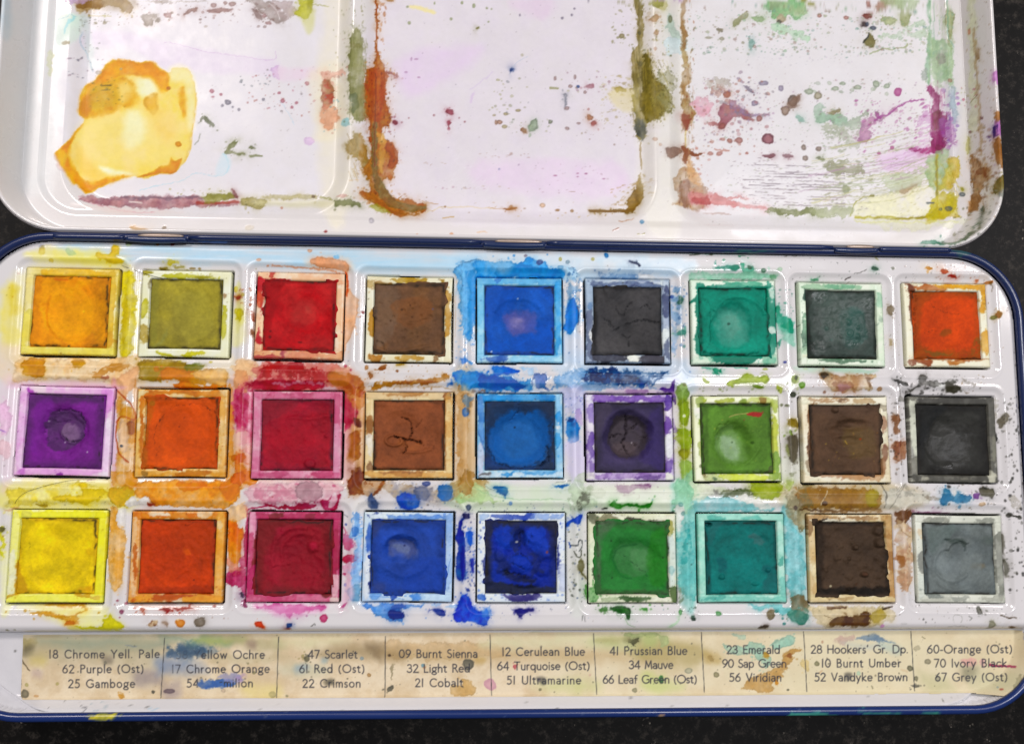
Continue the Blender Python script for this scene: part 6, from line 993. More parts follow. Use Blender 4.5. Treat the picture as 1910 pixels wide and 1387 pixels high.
C('215,400 330,380 410,450 400,560 300,610 220,560', '509888', .75, soft=14, edge=0, rough=4); C('260,430 350,430 360,520 290,560', '74a898', .6, soft=12, edge=0); bowl(300, 490, 105, 115, -.45, .3, lip=.08); arc_ridge(340, 480, 150, 150, 12, .12, 20, 150); crack('160,630 200,640 300,640 380,650 440,630', 5, .25, '0c4c40', .6); crack('150,280 150,340 190,380 195,560 160,620', 4, .12, '0c5c4c', .5); crack('230,380 290,340 360,345 400,370', 3, .1); Ck.D('295,470,8,6 480,400,5', '2c4c44', .9)
F('95,345 140,335 118,370 120,480 105,560 120,640 160,660 210,640 195,680 280,690 400,690 450,660 540,640 545,300 470,265 380,262 300,250 200,270 120,275 150,300 140,350', '17876e', .94, edge=.25); F('85,345 140,340 120,358 85,360', '17876e', .9); F('115,285 160,275 150,400 150,640 115,620', '17876e', .95); F('200,650 440,650 420,675 380,685 230,680 200,668', '178068', .93); F('485,280 510,272 508,660 470,650', '1f9074', .9); F('260,250 420,245 470,262 400,275 300,272', '5cb494', .85); F('510,285 535,280 538,320 520,345 508,320', 'dce8dc', .9); F('505,490 530,485 545,500 545,525 520,532 505,520', 'e4e8e0', .95, 2); F('500,640 545,630 545,690 460,690 470,665', 'b8d4bc', .85, dry=.1); F('160,650 190,650 200,680 160,685', '8cc4a4', .7, dry=.2); F('480,668 540,660 530,688 480,688', '74bc9c', .7)
F('95,650 150,645 190,690 95,690', 'dce8d4', .7)
hv('A8')
rough_patch((100,280,480,665), 8, .12, 7); rough_patch((100,280,480,665), 22, .5, 8); pimples((110,300,470,650), 40, (5,14), .11, 9); wet(165,330,60,36,.6); wet(160,600,50,50,.55); wet(300,460,190,170,.42); wet(340,540,60,70,.75); wet(430,360,50,50,.5); C('280,400 400,400 420,560 300,600', '2c5850', .6, **SOFT); C('170,320 320,330 300,560 200,560', '4a5852', .5, **SOFT); arc_ridge(325, 525, 18, 16, 4, .07); arc_ridge(350, 580, 10, 10, 3, .06); Ck.D('200,500,10 320,458,18,12 325,525,14 230,560,8', '2a5c50', .35); Ck.D('110,330,20,50 125,610,16,40', '2c302c', .5)
F('65,262 160,255 250,265 380,262 400,280 250,285 110,290', '8cb890', .6, dry=.35); F('205,262 300,262 360,270 350,285 220,285', '6cac84', .7, dry=.3); F('75,300 98,295 98,345 80,340', '2c4c40', .85); F('75,430 100,420 105,520 95,600 75,600 70,500', '4c6c58', .8, dry=.25, c2='7ca888'); F('60,600 110,590 105,640 65,630', 'b0ccac', .7, dry=.2); F('75,640 110,632 110,652 75,655', 'f0ecd0', .8); F('170,665 320,660 360,670 420,668 400,682 260,685 180,680', '54785c', .8, dry=.28); F('480,300 508,320 505,380 482,370', '9cc8a8', .7, dry=.2); F('490,430 510,430 512,460 492,465', '3c5c4c', .8); F('475,400 512,410 515,640 478,640', 'e8f0d8', .7); F('95,540 110,400 112,600', '6c8c70', .6, dry=.3)
C('690,290 780,290 730,400 720,560 760,650 690,660', '944418', .6, **SOFT); C('700,300 1030,290 1030,330 820,315 700,330', '9c4c1c', .5, **SOFT); C('740,600 1000,620 1050,560 1050,665 700,665', '9c4c18', .55, soft=7, edge=0, rough=6, dry=.4); C('730,610 780,620 900,640 780,650', '6c5c30', .6, soft=3, edge=0, dry=.3); C('1000,560 1040,560 1040,640 990,640', '7c5c34', .5, soft=4, edge=0, dry=.4); C('820,510 880,510 880,540 820,540', '8c4c1c', .6, soft=4, edge=0, dry=.4); crack('765,340 780,380 830,410 920,420', 2.2, .05, '4c2410', .7); crack('735,525 780,512', 2.2, .04, '3c2010', .7); crack('690,310 685,480 690,640', 4, .2, '6c2c14', .6)
F('640,262 672,258 690,300 690,420 685,520 665,450 655,350', '7c4028', .92, 3, edge=.2); F('700,268 800,262 860,290 830,295 690,290', 'b85c1c', .8); F('800,262 1060,262 1070,300 1060,420 1035,400 1030,300 900,285 830,285', 'dc9424', .92, c2='e8a830'); F('1045,530 1085,520 1085,630 1055,640', 'e4a848', .85); F('690,665 770,668 760,700 720,690', 'a05028', .88); F('860,670 950,668 930,695 870,695', 'c07028', .85); F('645,665 690,662 690,700 650,690', '8c4830', .8, dry=.2); F('1055,330 1075,330 1075,390 1060,380', 'b07828', .7, dry=.2); F('690,660 1045,660 1045,672 700,672', 'a44c18', .6)
# ---------------- row two
hv('A4')
C('160,920 550,925 550,960 400,960 200,970 150,1100 140,1290 540,1300 540,1310 135,1310', '50305c', .5, soft=8, edge=0, rough=5); C('200,940 300,940 260,1060 210,1180 220,1270 160,1200', '7c2894', .5, **SOFT); C('240,1050 300,1000 380,988 440,1020 450,1080 430,1160 340,1215 250,1180', '583464', .9, soft=3, edge=.2, rough=4); C('325,1080 370,1060 420,1090 435,1130 400,1170 340,1160 315,1120', '846088', .95, soft=3, edge=.2, rough=4); bowl(345, 1100, 110, 110, -.55, .6); bowl(375, 1118, 55, 50, .25, .5); rough_patch((240,990,460,1200), 7, .3, 11); crack('300,1000 370,988 430,1010 450,1070', 5, .3, '2c1c34', .6); crack('250,1050 320,1060 360,1045', 4, .2, '3c2448', .5); crack('320,1130 345,1160 400,1170 440,1130', 5, .3, '2c1c34', .6); crack('240,1070 230,1120 250,1170 290,1150', 4, .2, '3c2448', .5); Ck.D('335,1168,4 470,1222,4 255,1055,3', 'd4c4d8', .9, 0)
F('110,868 160,865 155,1000 150,1340 85,1345', 'e8a0dc', .6, c2='f0c4ea'); F('150,870 200,900 170,920 150,910', 'a82cb0', .7, soft=4); F('545,880 610,885 600,1000 560,1000', 'e07cd8', .5, soft=4); F('130,1300 220,1310 540,1310 540,1340 320,1345 110,1340', 'e8a0dc', .6); F('100,1310 130,1300 130,1345 95,1345', 'c86cc8', .7, soft=3); F('300,1335 345,1335 340,1352 305,1352', '9c38a8', .8); F('555,1080 600,1060 590,1340 545,1340', 'f2e0ee', .7); Fr.K('150,880 152,1100 135,1300', 5, 'b048b8', .5, soft=3); Fr.K('570,890 565,1080 545,1300', 5, 'c060c4', .5, soft=3); Fr.K('160,915 560,922', 5, 'b048b8', .5, soft=3)
crack('830,1180 835,1100 870,1030 940,975 1030,958 1110,970 1160,1010 1175,1060', 2.6, .04, '4a1c0c', .75); crack('850,1190 840,1240', 2, .03, '4a1c0c', .5); crack('1180,930 1185,1100 1180,1290', 3, .12, '6c2408', .6); crack('790,930 785,1100 780,1290 850,1320', 3, .12, '7c3408', .5); Ck.D('965,1083,5 990,1035,4', '4a1c0c', .85); C('760,920 850,925 800,1100 800,1300 750,1290', 'bc6014', .7, **SOFT); C('900,980 1100,960 1160,1160 1000,1260 880,1180', 'dc5204', .5, **SOFT); Ck.D('822,960,16,14', 'a8701c', .6); bowl(1000, 1120, 160, 150, -.12, 0)
F('765,895 820,885 1150,885 1180,890 1185,935 800,930 790,1290 760,1290 745,1200 755,1050 748,940', 'c86c14', .93, edge=.2, c2='d87c1c'); F('1180,890 1215,900 1215,1340 1180,1330 1185,1100', 'e8a44c', .7, c2='eec48c'); F('740,890 800,885 760,920 742,940', 'f0d8a8', .85); F('730,1290 800,1320 1000,1330 1180,1325 1210,1350 740,1350', 'e8a244', .8, c2='dc8c20'); F('940,1325 1120,1320 1110,1350 960,1352', 'c87010', .75); F('760,1320 800,1325 790,1345 765,1345', '8c6020', .7); F('728,1180 750,1180 742,1340 728,1340', 'f0c070', .6)
hv('A5')
C('135,940 330,940 300,1000 180,1060 140,1080', '8a2432', .7, **SOFT); C('200,1080 330,1010 420,1100 420,1260 280,1290 180,1240', 'a81c2c', .6, **SOFT); rough_patch((130,935,520,1315), 10, .18, 12); bowl(400, 1285, 28, 24, .22, .6); pimples((140,1000,500,1300), 22, (5,13), .12, 13); arc_ridge(380, 1000, 140, 40, 12, .15, 200, 350); bowl(360, 990, 120, 50, -.2, .2)
F('95,905 130,900 130,1100 125,1320 90,1340', 'dc7ca0', .6, c2='e8a4bc'); F('110,900 300,898 520,902 520,935 300,935 130,932', 'c43c68', .75, dry=.1, c2='d86890'); F('520,920 565,930 562,1100 525,1060', 'cc4c78', .7, dry=.12); F('525,1100 562,1100 565,1300 522,1350', 'e09cb8', .7); F('90,1325 300,1325 520,1330 560,1340 560,1362 90,1360', 'd8608c', .7, c2='e8a0b8'); F('130,1330 280,1330 270,1355 140,1355', 'b83060', .6, dry=.15); F('420,1335 520,1325 525,1360 430,1360', 'c43c68', .7); Fr.K('512,930 512,1100 510,1310', 5, '8c2444', .5, soft=3)
crack('895,1035 925,1050 950,1075 945,1120 935,1150', 5, .5, '2c140c', .85); crack('850,1130 875,1145 930,1155 970,1158 1000,1175', 7, .6, '24100a', .9); crack('912,1155 915,1190 905,1230', 6, .5, '2c140c', .85); crack('950,1100 980,1080 1000,1045', 4, .2, '4c2414', .6); crack('1000,1175 1005,1195', 4, .2, '4c2414', .6); crack('1030,1180 1060,1190 1060,1230', 3, .1, '4c2414', .4); arc_ridge(850, 1160, 45, 28, 6, .2); arc_ridge(960, 1190, 90, 35, 8, .12, 200, 350); bowl(890, 1060, 70, 50, -.2, .2); bowl(930, 1150, 130, 70, -.15, 0); crack('905,945 905,990', 2, .06, '5c3018', .5); C('860,1150 1000,1180 960,1220 880,1200', 'a45c34', .5, **SOFT); bowl(770, 1000, 40, 30, -.1, 0); Ck.D('745,1310,14,10', '1c120c', .9)
F('710,905 760,900 1040,898 1120,905 1130,930 1000,935 720,938', 'd8b080', .5, dry=.2); F('820,905 960,898 1030,905 940,925 820,922', 'c08448', .85, dry=.15); F('1130,905 1165,905 1165,935 1120,935', '9c5c2c', .85, dry=.1); Fr.D('1150,915,12,9', '3c5c8c', .8); F('705,1035 740,1035 740,1120 715,1140 700,1100', 'a86c34', .9); F('700,1060 735,1060 735,1110 705,1110', '945c30', .8); F('700,1140 735,1130 735,1250 705,1200', 'ece0d8', .8); F('1120,940 1165,940 1165,1360 1130,1350', 'd89c50', .7, c2='e4c088'); Fr.K('1125,940 1128,1320', 9, 'a05c2c', .6, 2); F('700,1290 740,1280 740,1340 710,1340', '8c5c38', .8, dry=.2); F('700,1325 820,1325 980,1330 1160,1330 1160,1362 720,1362', 'e2ac64', .8, dry=.15, c2='d89c54'); F('840,1325 1000,1330 980,1360 860,1355', 'b87434', .7, dry=.25); F('790,1330 1000,1320 1110,1325 800,1340', '9c5c30', .5, dry=.2)
hv('A6')
bowl(325, 1140, 165, 150, -.75, .35, wob=.1); C('170,1000 500,990 500,1200 440,1290 240,1290 150,1180', '1f5ca8', .8, soft=10, edge=0, rough=5); C('220,1060 400,1040 450,1160 380,1250 260,1240', '2a66ac', .7, soft=12, edge=0, rough=4); C('140,940 300,940 260,1000 170,1080 140,1200', '283858', .6, **SOFT); C('420,940 510,940 510,1050 450,1010', '24304c', .7, **SOFT); C('140,1230 240,1290 420,1300 510,1220 510,1310 140,1310', '22386c', .75, **SOFT); arc_ridge(325, 1140, 168, 152, 8, -.10, 170, 330); C('140,940 520,940 520,1010 440,990 360,1000 300,985 220,1010 160,1080 140,1120', '2a3650', .7, soft=6, edge=0, rough=7, dry=.2); C('500,1020 520,1020 520,1310 420,1310 470,1240 500,1150', '28344c', .75, soft=6, edge=0, rough=7, dry=.15); crack('150,1190 200,1270 290,1300 380,1300 450,1290 490,1240', 6, .3, '1a2238', .7); crack('480,1180 500,1200 480,1260 440,1290', 5, .3, '141c34', .7); crack('320,945 320,990 280,1030', 4, .15, '14284c', .5); Ck.D('305,1072,5', '142034', .9)
F('95,890 200,890 380,888 520,892 525,925 300,928 140,930 95,925', '2f96e0', .88, edge=.3, c2='2480cc'); F('95,905 130,930 130,1160 110,1180 95,1100', '3c7cc8', .85, dry=.12, c2='5c94d8'); F('95,1180 130,1190 130,1310 100,1340', 'c8cce4', .85); F('530,900 565,900 570,1340 535,1340', '8cc4ec', .7, c2='b8dcf2'); F('530,1000 560,980 565,1080 545,1060', '2f96e0', .85, dry=.1); F('540,1065 565,1062 560,1090 542,1090', 'ece8ec', .9); F('530,1120 560,1110 560,1180 530,1200', '3ca0e4', .85, dry=.15); F('100,1335 160,1325 150,1358 100,1358', '6c6468', .8, dry=.1); F('150,1335 560,1325 570,1358 150,1362', 'd8e4f2', .85); F('230,1335 300,1325 290,1350 240,1350', '3494dc', .8); F('340,1330 460,1325 540,1320 500,1345 360,1345', '4ca0e0', .75, dry=.2); Fr.K('100,1100 130,1200', 5, '3c64a8', .6)
bowl(940, 1125, 118, 118, -1.0, .65, wob=.14); C('860,1030 900,1000 960,995 1040,1040 1060,1120 1030,1220 940,1250 850,1220 825,1130', '463c44', .95, soft=5, edge=.3, rough=4); C('860,1160 1000,1150 1000,1220 930,1245 860,1210', '5c4c50', .7, **SOFT); C('1040,1040 1130,960 1140,1300 1060,1300 1000,1250 1060,1140', '3c2c6c', .5, **SOFT); C('760,950 850,960 800,1080 760,1200', '4c4254', .6, **SOFT); crack('930,1000 940,1060 940,1110 920,1150 925,1190', 6, .35, '1c1418', .85); crack('940,1090 980,1070 1000,1050', 5, .3, '1c1418', .7); crack('845,1130 880,1115 905,1110', 5, .3, '1c1418', .8); crack('1010,1120 1050,1130', 4, .25, '1c1418', .7); crack('925,1190 950,1220 960,1240', 5, .3, '1c1418', .8); crack('900,1210 925,1195', 4, .3, '1c1418', .7); crack('970,1160 1010,1180', 3, .2, '1c1418', .6); rough_patch((840,1010,1050,1240), 8, .22, 14); Ck.D('972,1160,5', 'c8b8c0', .8, 0)
F('750,900 820,895 1000,898 1140,900 1185,900 1180,935 1000,932 745,935', '7448a8', .9, dry=.12, c2='8c60bc'); F('705,900 745,900 740,940 710,930', 'e8e0ec', .8); F('1145,900 1185,905 1190,960 1150,980', '5c34a0', .9); F('715,960 745,950 748,1060 720,1040', '8c70bc', .7, dry=.3); F('715,1120 745,1110 745,1240 725,1240 710,1180', '6c48a4', .85, dry=.12); F('720,1260 748,1250 748,1320 725,1330', '7c58ac', .7, dry=.3); F('1145,1020 1185,1040 1180,1100 1150,1120', '7448a8', .85, dry=.15); F('1145,1130 1190,1110 1185,1240 1150,1240', 'ece8ec', .9); F('1145,1270 1185,1260 1185,1320 1150,1330', '6440a0', .88); F('750,1335 1145,1330 1140,1362 940,1365 760,1360', '8c64ac', .85, dry=.15, c2='b08cc8'); F('980,1350 1120,1350 1110,1368 990,1368', '643c8c', .7); F('1150,1330 1190,1330 1190,1370 1155,1370', 'e8e4d8', .9); F('710,1330 750,1330 745,1370 712,1370', 'e4dcd8', .9)
hv('A7')
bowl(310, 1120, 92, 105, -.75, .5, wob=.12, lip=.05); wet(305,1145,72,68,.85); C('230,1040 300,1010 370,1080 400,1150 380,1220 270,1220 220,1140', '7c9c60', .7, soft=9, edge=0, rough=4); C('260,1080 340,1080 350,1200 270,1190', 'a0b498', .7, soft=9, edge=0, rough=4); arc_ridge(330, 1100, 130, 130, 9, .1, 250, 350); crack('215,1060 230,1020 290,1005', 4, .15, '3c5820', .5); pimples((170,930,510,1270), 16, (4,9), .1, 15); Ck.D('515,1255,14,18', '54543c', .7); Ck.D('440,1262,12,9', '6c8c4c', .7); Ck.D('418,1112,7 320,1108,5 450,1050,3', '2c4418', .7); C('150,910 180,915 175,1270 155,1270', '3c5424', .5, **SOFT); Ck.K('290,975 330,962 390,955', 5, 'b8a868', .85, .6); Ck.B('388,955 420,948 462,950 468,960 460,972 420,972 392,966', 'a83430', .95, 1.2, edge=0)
Ck.N((200,960,500,1240), 16, (2,5), ['b4bc50'], .7, 2, seed=400)
F('110,875 145,868 150,900 130,915 110,910', '9cac50', .85, dry=.1); F('150,870 165,868 168,890 155,895', 'b0bc48', .8); F('220,880 300,870 320,895 240,905', 'b4bc48', .88, dry=.15); F('345,885 380,880 400,900 350,908', '8ca040', .85); F('395,875 440,868 520,870 530,910 500,905 400,900', 'd0d47c', .8, dry=.2); F('455,868 495,870 492,898 470,902 455,890', '9c7c3c', .88); F('515,880 555,880 550,950 520,930', 'b4c054', .8, dry=.2); F('520,1000 545,980 555,1140 560,1250 530,1250 520,1120', 'c8cc54', .85, dry=.1); F('530,1180 560,1170 562,1290 520,1300', '8cac50', .85, dry=.15); F('130,980 155,985 152,1050 135,1040', 'a4b858', .85); F('118,1120 158,1110 160,1200 140,1200', 'b4bc6c', .8, dry=.2); F('240,1285 420,1282 510,1290 500,1318 260,1315', 'd4dc50', .85, dry=.1); F('140,1290 230,1290 260,1315 180,1320', 'b8c07c', .8, dry=.25); F('510,1280 570,1280 572,1318 510,1312', '98b04c', .88); F('200,1300 225,1298 225,1312 205,1312', '5c7450', .8); Fr.D('120,960,8,6 140,1238,9,10', '6c7048', .85); F('150,1240 165,1260 165,1300 150,1280', '8c7c4c', .7); F('105,925 148,925 145,980 115,985', 'f6f4e4', .8)
hv('A8')
C('150,910 480,905 470,960 160,960', '5c4438', .6, **SOFT); C('300,1040 440,1030 470,1180 330,1200', '6c5434', .6, **SOFT); bowl(345, 1020, 70, 26, -.4, .2); bowl(285, 1050, 70, 22, -.2, .1); bowl(320, 1100, 60, 22, -.2, .1); bowl(248, 938, 16, 14, .25, .5); arc_ridge(330, 1080, 110, 100, 14, .1, 180, 330); rough_patch((140,905,500,1275), 12, .16, 16); pimples((150,920,490,1260), 40, (3,8), .08, 17); Ck.K('310,1105 318,1120', 6, 'b08c3c', .85, .6); Ck.N((200,1000,480,1240), 22, (1.5,4), ['b08c3c','a86c34'], .8, seed=401); Ck.D('388,1095,6', 'b04420', .9)
F('70,880 130,870 100,905 75,905', 'ece4cc', .7); F('120,875 260,870 330,880 320,895 250,900 130,892', 'b88c64', .8, dry=.3); F('270,880 305,876 310,892 275,896', '7c5434', .85); F('350,880 430,872 480,890 420,900 360,900', 'c09c70', .75, dry=.25); F('120,900 148,910 145,1100 128,1200 105,1220 95,1150 110,1050 100,960', '9c6c44', .85, dry=.18, c2='845438'); F('105,1080 135,1080 135,1200 110,1210', '5c3c28', .85, dry=.1); F('85,1160 110,1180 120,1250 140,1275 100,1290 88,1260', 'ece4d0', .8); F('500,960 535,960 530,1100 505,1120 495,1040', 'ece2c8', .8); F('495,980 530,975 525,1060 510,1060', 'a8785c', .8, dry=.25); F('505,1120 540,1140 540,1200 510,1200', '8c5c44', .88, dry=.1); F('505,1200 525,1210 520,1280 500,1280', 'a06c48', .8, dry=.2); F('140,1275 300,1278 500,1275 500,1300 420,1305 300,1300 150,1296', 'b88868', .75, dry=.18); F('300,1285 500,1280 480,1315 320,1315', 'c08c5c', .7, dry=.2); F('120,1300 180,1310 160,1325 110,1320', 'ece2c8', .8); F('485,905 535,905 540,930 515,945 490,920', 'ac9c84', .7, edge=.8); F('90,1210 130,1230 140,1275 100,1270', '8c6c50', .6, dry=.3)
bowl(860, 1100, 150, 150, -.5, .15, wob=.14); wet(870,1130,140,130,.4); wet(880,1235,60,20,.6); arc_ridge(850, 1120, 120, 120, 14, .12, 190, 290); C('720,920 860,920 800,1000 740,1180 720,1180', '2a2a2c', .6, **SOFT); C('780,1060 900,1080 880,1180 800,1180', '403e3c', .6, **SOFT); bowl(840, 1020, 60, 40, -.25, .1)
F('700,875 1060,870 1070,905 860,912 700,908', '44403c', .92, edge=.1, c2='4c4844'); F('1060,880 1115,885 1120,1100 1110,1260 1070,1270 1062,1000', '58544e', .92, edge=.1, c2='6c665e', dry=.06); F('645,870 695,868 690,905 660,905', '7c766c', .75, dry=.2); F('650,890 690,890 700,960 690,1010 710,1060 712,1200 680,1210 660,1100 655,980', 'd8d4c4', .92, edge=.1); F('700,960 720,960 712,1200 700,1100', '5c5c54', .7); F('665,1200 712,1190 715,1290 670,1310', '7c766c', .85, dry=.1); F('670,1280 800,1280 1060,1275 1090,1290 1080,1325 700,1325', '4c4842', .9, dry=.12); F('720,1300 760,1300 760,1318 725,1318', 'b4ac9c', .8); F('1085,1270 1125,1275 1120,1322 1080,1318', 'c8c0b0', .9, dry=.1); F('850,1300 1000,1290 990,1310 860,1312', '8c867a', .5, dry=.4); F('1100,1080 1125,1100 1125,1200 1105,1200', '8c8678', .7, dry=.2)
# ---------------- row three
hv('B1')
C('100,245 180,250 140,320 95,420 100,300', 'c0a428', .6, **SOFT); C('90,460 120,520 150,610 85,615 80,540', 'c8941c', .85, soft=4, edge=.1); C('400,600 470,580 470,618 400,618', 'd89a1c', .7, **SOFT); C('430,400 470,390 475,430 440,425', 'eab420', .6, **SOFT); C('230,260 400,250 440,300 300,330', 'dcb81c', .5, **SOFT); arc_ridge(280, 440, 150, 170, 16, .07, 60, 340); bowl(290, 440, 160, 170, -.1, 0); crack('155,350 158,384', 2.5, .02, '4c4420', .8); crack('370,490 420,520 450,570', 2, .02, 'a08020', .6); crack('200,410 235,460', 2, .02, 'a08020', .4); Ck.D('410,608,8', '6c6c20', .7); C('170,300 260,280 220,400 130,480 120,400', 'f0d018', .5, **SOFT)
F('62,200 300,198 540,200 535,235 110,238 65,230', 'f4e83c', .8); F('60,240 100,240 85,400 70,480 60,600 35,620', 'f4ec9c', .6); F('50,420 75,400 80,500 70,620 35,640 45,520', 'f0e8d0', .8); F('80,470 95,480 100,620 78,620', 'd89c1c', .8); F('475,240 540,235 525,640 478,640', 'f2e238', .7); F('35,635 180,625 300,625 520,630 520,665 40,665', 'f4ec60', .7); F('380,625 460,622 450,640 400,640', 'd89c24', .85); F('460,630 515,635 510,655 470,648', 'd8a44c', .6, dry=.2); F('36,628 80,620 80,632 40,640', 'c88c20', .8); F('110,200 160,205 150,235 105,240', 'dcd060', .7); Fr.K('100,240 490,240', 4, 'b8a020', .5, soft=2); Fr.K('490,240 480,620', 4, 'c8a820', .4, soft=3)
rough_patch((695,240,1090,625), 7, .14, 18); C('900,240 1080,245 1080,400 980,420 880,330', 'bc4018', .6, **SOFT); C('930,390 970,390 980,420 940,425', 'dc5a10', .7, soft=4, edge=0); C('700,590 1080,580 1080,625 700,625', '983008', .55, **SOFT); crack('945,275 1005,250', 2.6, .03, '5c1c08', .6); pimples((720,260,1080,600), 26, (4,9), .08, 19); Ck.D('990,550,4 870,620,5', '5c1c08', .8)
F('680,200 740,198 780,215 850,205 900,200 1000,210 1150,200 1150,238 700,238 680,225', 'd86c14', .85, dry=.12, c2='e08428'); F('770,215 850,205 860,218 780,226', 'f0d8c0', .85); F('1000,210 1060,205 1080,218 1040,235', 'eed0b0', .8); F('685,250 700,245 695,400 690,620 665,620 670,400', 'eec49c', .7); F('683,380 700,370 700,480 690,560 682,500', 'cc5c14', .75); F('1090,245 1150,240 1135,620 1085,620', 'ec9c34', .8, c2='f0ac50'); F('1100,255 1140,255 1135,290 1110,285', 'f0d0a0', .8); F('655,630 790,625 800,645 760,665 660,662', 'e89838', .85); Fr.N((670,628,790,660), 10, (3,9), ['b83c10'], .8, 1.3, seed=402); F('800,622 1080,622 1060,655 920,655 880,668 790,655', 'c0501c', .9, dry=.05); F('880,655 950,640 930,660 890,668', 'f4dcc0', .9); F('950,632 1130,628 1128,665 950,662', 'eea040', .85); Fr.K('1085,250 1083,610', 6, 'b85010', .5, soft=3)
hv('B2')
C('115,245 300,245 220,300 160,400 130,560 105,610', '7c2426', .6, **SOFT); C('250,300 420,280 450,500 350,600 230,520', '9a1c2c', .6, **SOFT); C('370,360 410,360 410,400 375,395', 'b4203c', .8, soft=4, edge=0); C('200,285 240,280 235,320 205,320', 'a82038', .6, soft=4, edge=0); arc_ridge(340, 430, 150, 150, 14, .1, 80, 200); arc_ridge(340, 420, 110, 110, 10, .1, 60, 200); rough_patch((110,245,490,615), 9, .25, 20); pimples((180,280,460,600), 26, (6,14), .15, 21); bowl(390, 380, 26, 26, .2, .3); bowl(340, 440, 130, 120, -.2, .1)
F('105,205 250,210 480,205 485,240 200,245 110,240', 'b42450', .85, dry=.1, c2='c03c64'); F('180,205 240,215 220,245 170,240', '7c2428', .85); F('350,215 400,210 395,240 350,240', '8c2838', .7); F('68,210 105,210 100,320 70,300', 'eab0c4', .7); F('105,300 110,380 108,500 105,600 85,560 80,460 88,380', '862026', .95, 3, edge=.1); F('62,330 95,320 85,440 70,500 65,440', 'd04c78', .7, dry=.15); F('62,500 105,480 105,610 100,660 60,660', 'c02c64', .85); F('490,210 530,210 525,300 492,290', 'c03060', .85, dry=.1); F('490,330 528,300 522,500 488,520', 'b0244c', .88, dry=.08); F('485,540 525,530 522,620 490,640', 'e8c0c4', .8); F('100,620 300,620 440,615 520,640 520,662 300,662 65,662', 'c43c68', .8, dry=.1, c2='d87494'); F('440,605 485,605 490,640 450,645', '7c2428', .9); F('480,640 524,640 522,664 470,664', 'ead4cc', .85); Fr.K('105,240 480,240', 5, '702030', .5, soft=3)
bowl(840, 390, 74, 52, -.65, .35, wob=.14); C('780,350 850,340 920,370 920,430 860,450 790,430', '56609a', .85, soft=7, edge=0, rough=4); C('790,370 860,360 890,400 850,420', '70789c', .7, soft=7, edge=0); C('820,420 870,440 850,470 810,450', '3c58b4', .7, **SOFT); arc_ridge(860, 400, 130, 130, 16, .1, 180, 330); arc_ridge(850, 390, 90, 80, 10, .08, 30, 170); C('690,250 760,250 720,330 695,320', '3c4478', .7, **SOFT); C('690,560 760,560 760,610 700,610', '34407c', .7, **SOFT); C('900,460 1050,440 1050,600 850,600', '2244ac', .6, **SOFT); Ck.D('858,377,6', '24285c', .8); pimples((710,450,1040,600), 10, (4,9), .06, 22)
F('660,210 700,210 740,215 725,235 700,230', '44549c', .85); F('690,215 780,208 790,240 700,245', 'e6ecf4', .8); F('780,225 900,212 1060,225 1050,245 800,243', '4a7cd8', .8, dry=.12, c2='6c98e0'); F('665,300 692,270 692,420 668,430', '3462c4', .85, dry=.05); F('660,440 690,420 690,600 670,650 655,600', 'e6e4ec', .8); F('688,440 696,500 692,540 684,500', '2a48a4', .85); F('1065,230 1105,225 1100,350 1068,330', '7ca4e4', .6); F('1062,350 1100,330 1100,560 1068,600', 'a0bce8', .75); Fr.K('1065,560 1085,500 1095,440', 4, '4c7ccc', .6); F('680,560 700,560 700,620 684,600', '28388c', .8); F('690,620 740,618 720,645 690,650', '6ca0e4', .75); F('790,620 830,622 825,640 795,655', '2a4cb0', .85); F('880,622 960,622 960,655 900,655', '3c80dc', .8); F('960,622 1105,622 1105,660 970,660', 'c4d8f0', .7); Fr.K('700,630 860,650', 5, '5c90dc', .6)
hv('B3')
C('130,250 480,252 485,300 440,300 400,260 200,270 170,300 140,420 150,600 480,610 490,500 490,610 125,615 125,300', '2c2c40', .75, soft=7, edge=0, rough=8); C('180,290 260,280 280,350 250,400 200,380', '1c3cb0', .8, soft=6, edge=0, rough=5); C('320,300 400,280 440,320 450,420 380,420 330,370', '2040b8', .8, soft=6, edge=0, rough=5); C('240,430 300,410 360,440 350,520 290,500 250,470', '1a38ac', .8, soft=6, edge=0, rough=5); C('150,420 230,430 240,560 160,560', '1a34a0', .6, **SOFT); C('380,480 480,440 480,580 380,590', '182c98', .6, **SOFT); crack('215,510 260,520 310,530 350,540', 8, .3, '14162c', .7); crack('260,420 300,425 340,430', 4, .2, '141c44', .5); crack('250,460 300,480 320,500', 4, .2, '141c44', .5); crack('340,370 360,340 350,310', 4, .2, '141c44', .5); crack('310,300 290,360 310,420 370,470', 5, .25, '14183c', .5); bowl(225, 340, 45, 55, .3, .1); bowl(370, 330, 50, 45, .3, .1); bowl(300, 460, 55, 40, .3, .1); bowl(430, 400, 40, 50, .25, .1); bowl(180, 470, 45, 50, .2, .1); rough_patch((120,250,490,615), 7, .25, 23); C('240,290 320,280 330,360 300,400 260,400 250,330', '20243c', .55, soft=8, edge=0, rough=6, dry=.15); C('200,400 250,420 260,500 200,520 160,440', '1c2040', .45, soft=8, edge=0, rough=6, dry=.25); C('350,420 400,400 420,480 380,530 340,540 360,480', '1c2038', .5, soft=8, edge=0, rough=6, dry=.2); C('210,490 300,520 380,545 350,570 240,545', '181a2c', .65, soft=8, edge=0, rough=4); C('130,560 480,590 480,612 130,612', '22263c', .8, soft=4, edge=0, rough=5); bowl(330, 560, 60, 26, .35, .3); bowl(200, 420, 30, 30, .2, .4); bowl(300, 340, 26, 40, -.3, .3); bowl(420, 500, 36, 30, .25, .3); Ck.D('285,357,8,5', 'e8e0cc', .95, 0); Ck.D('436,407,6,8', 'a84c30', .8)
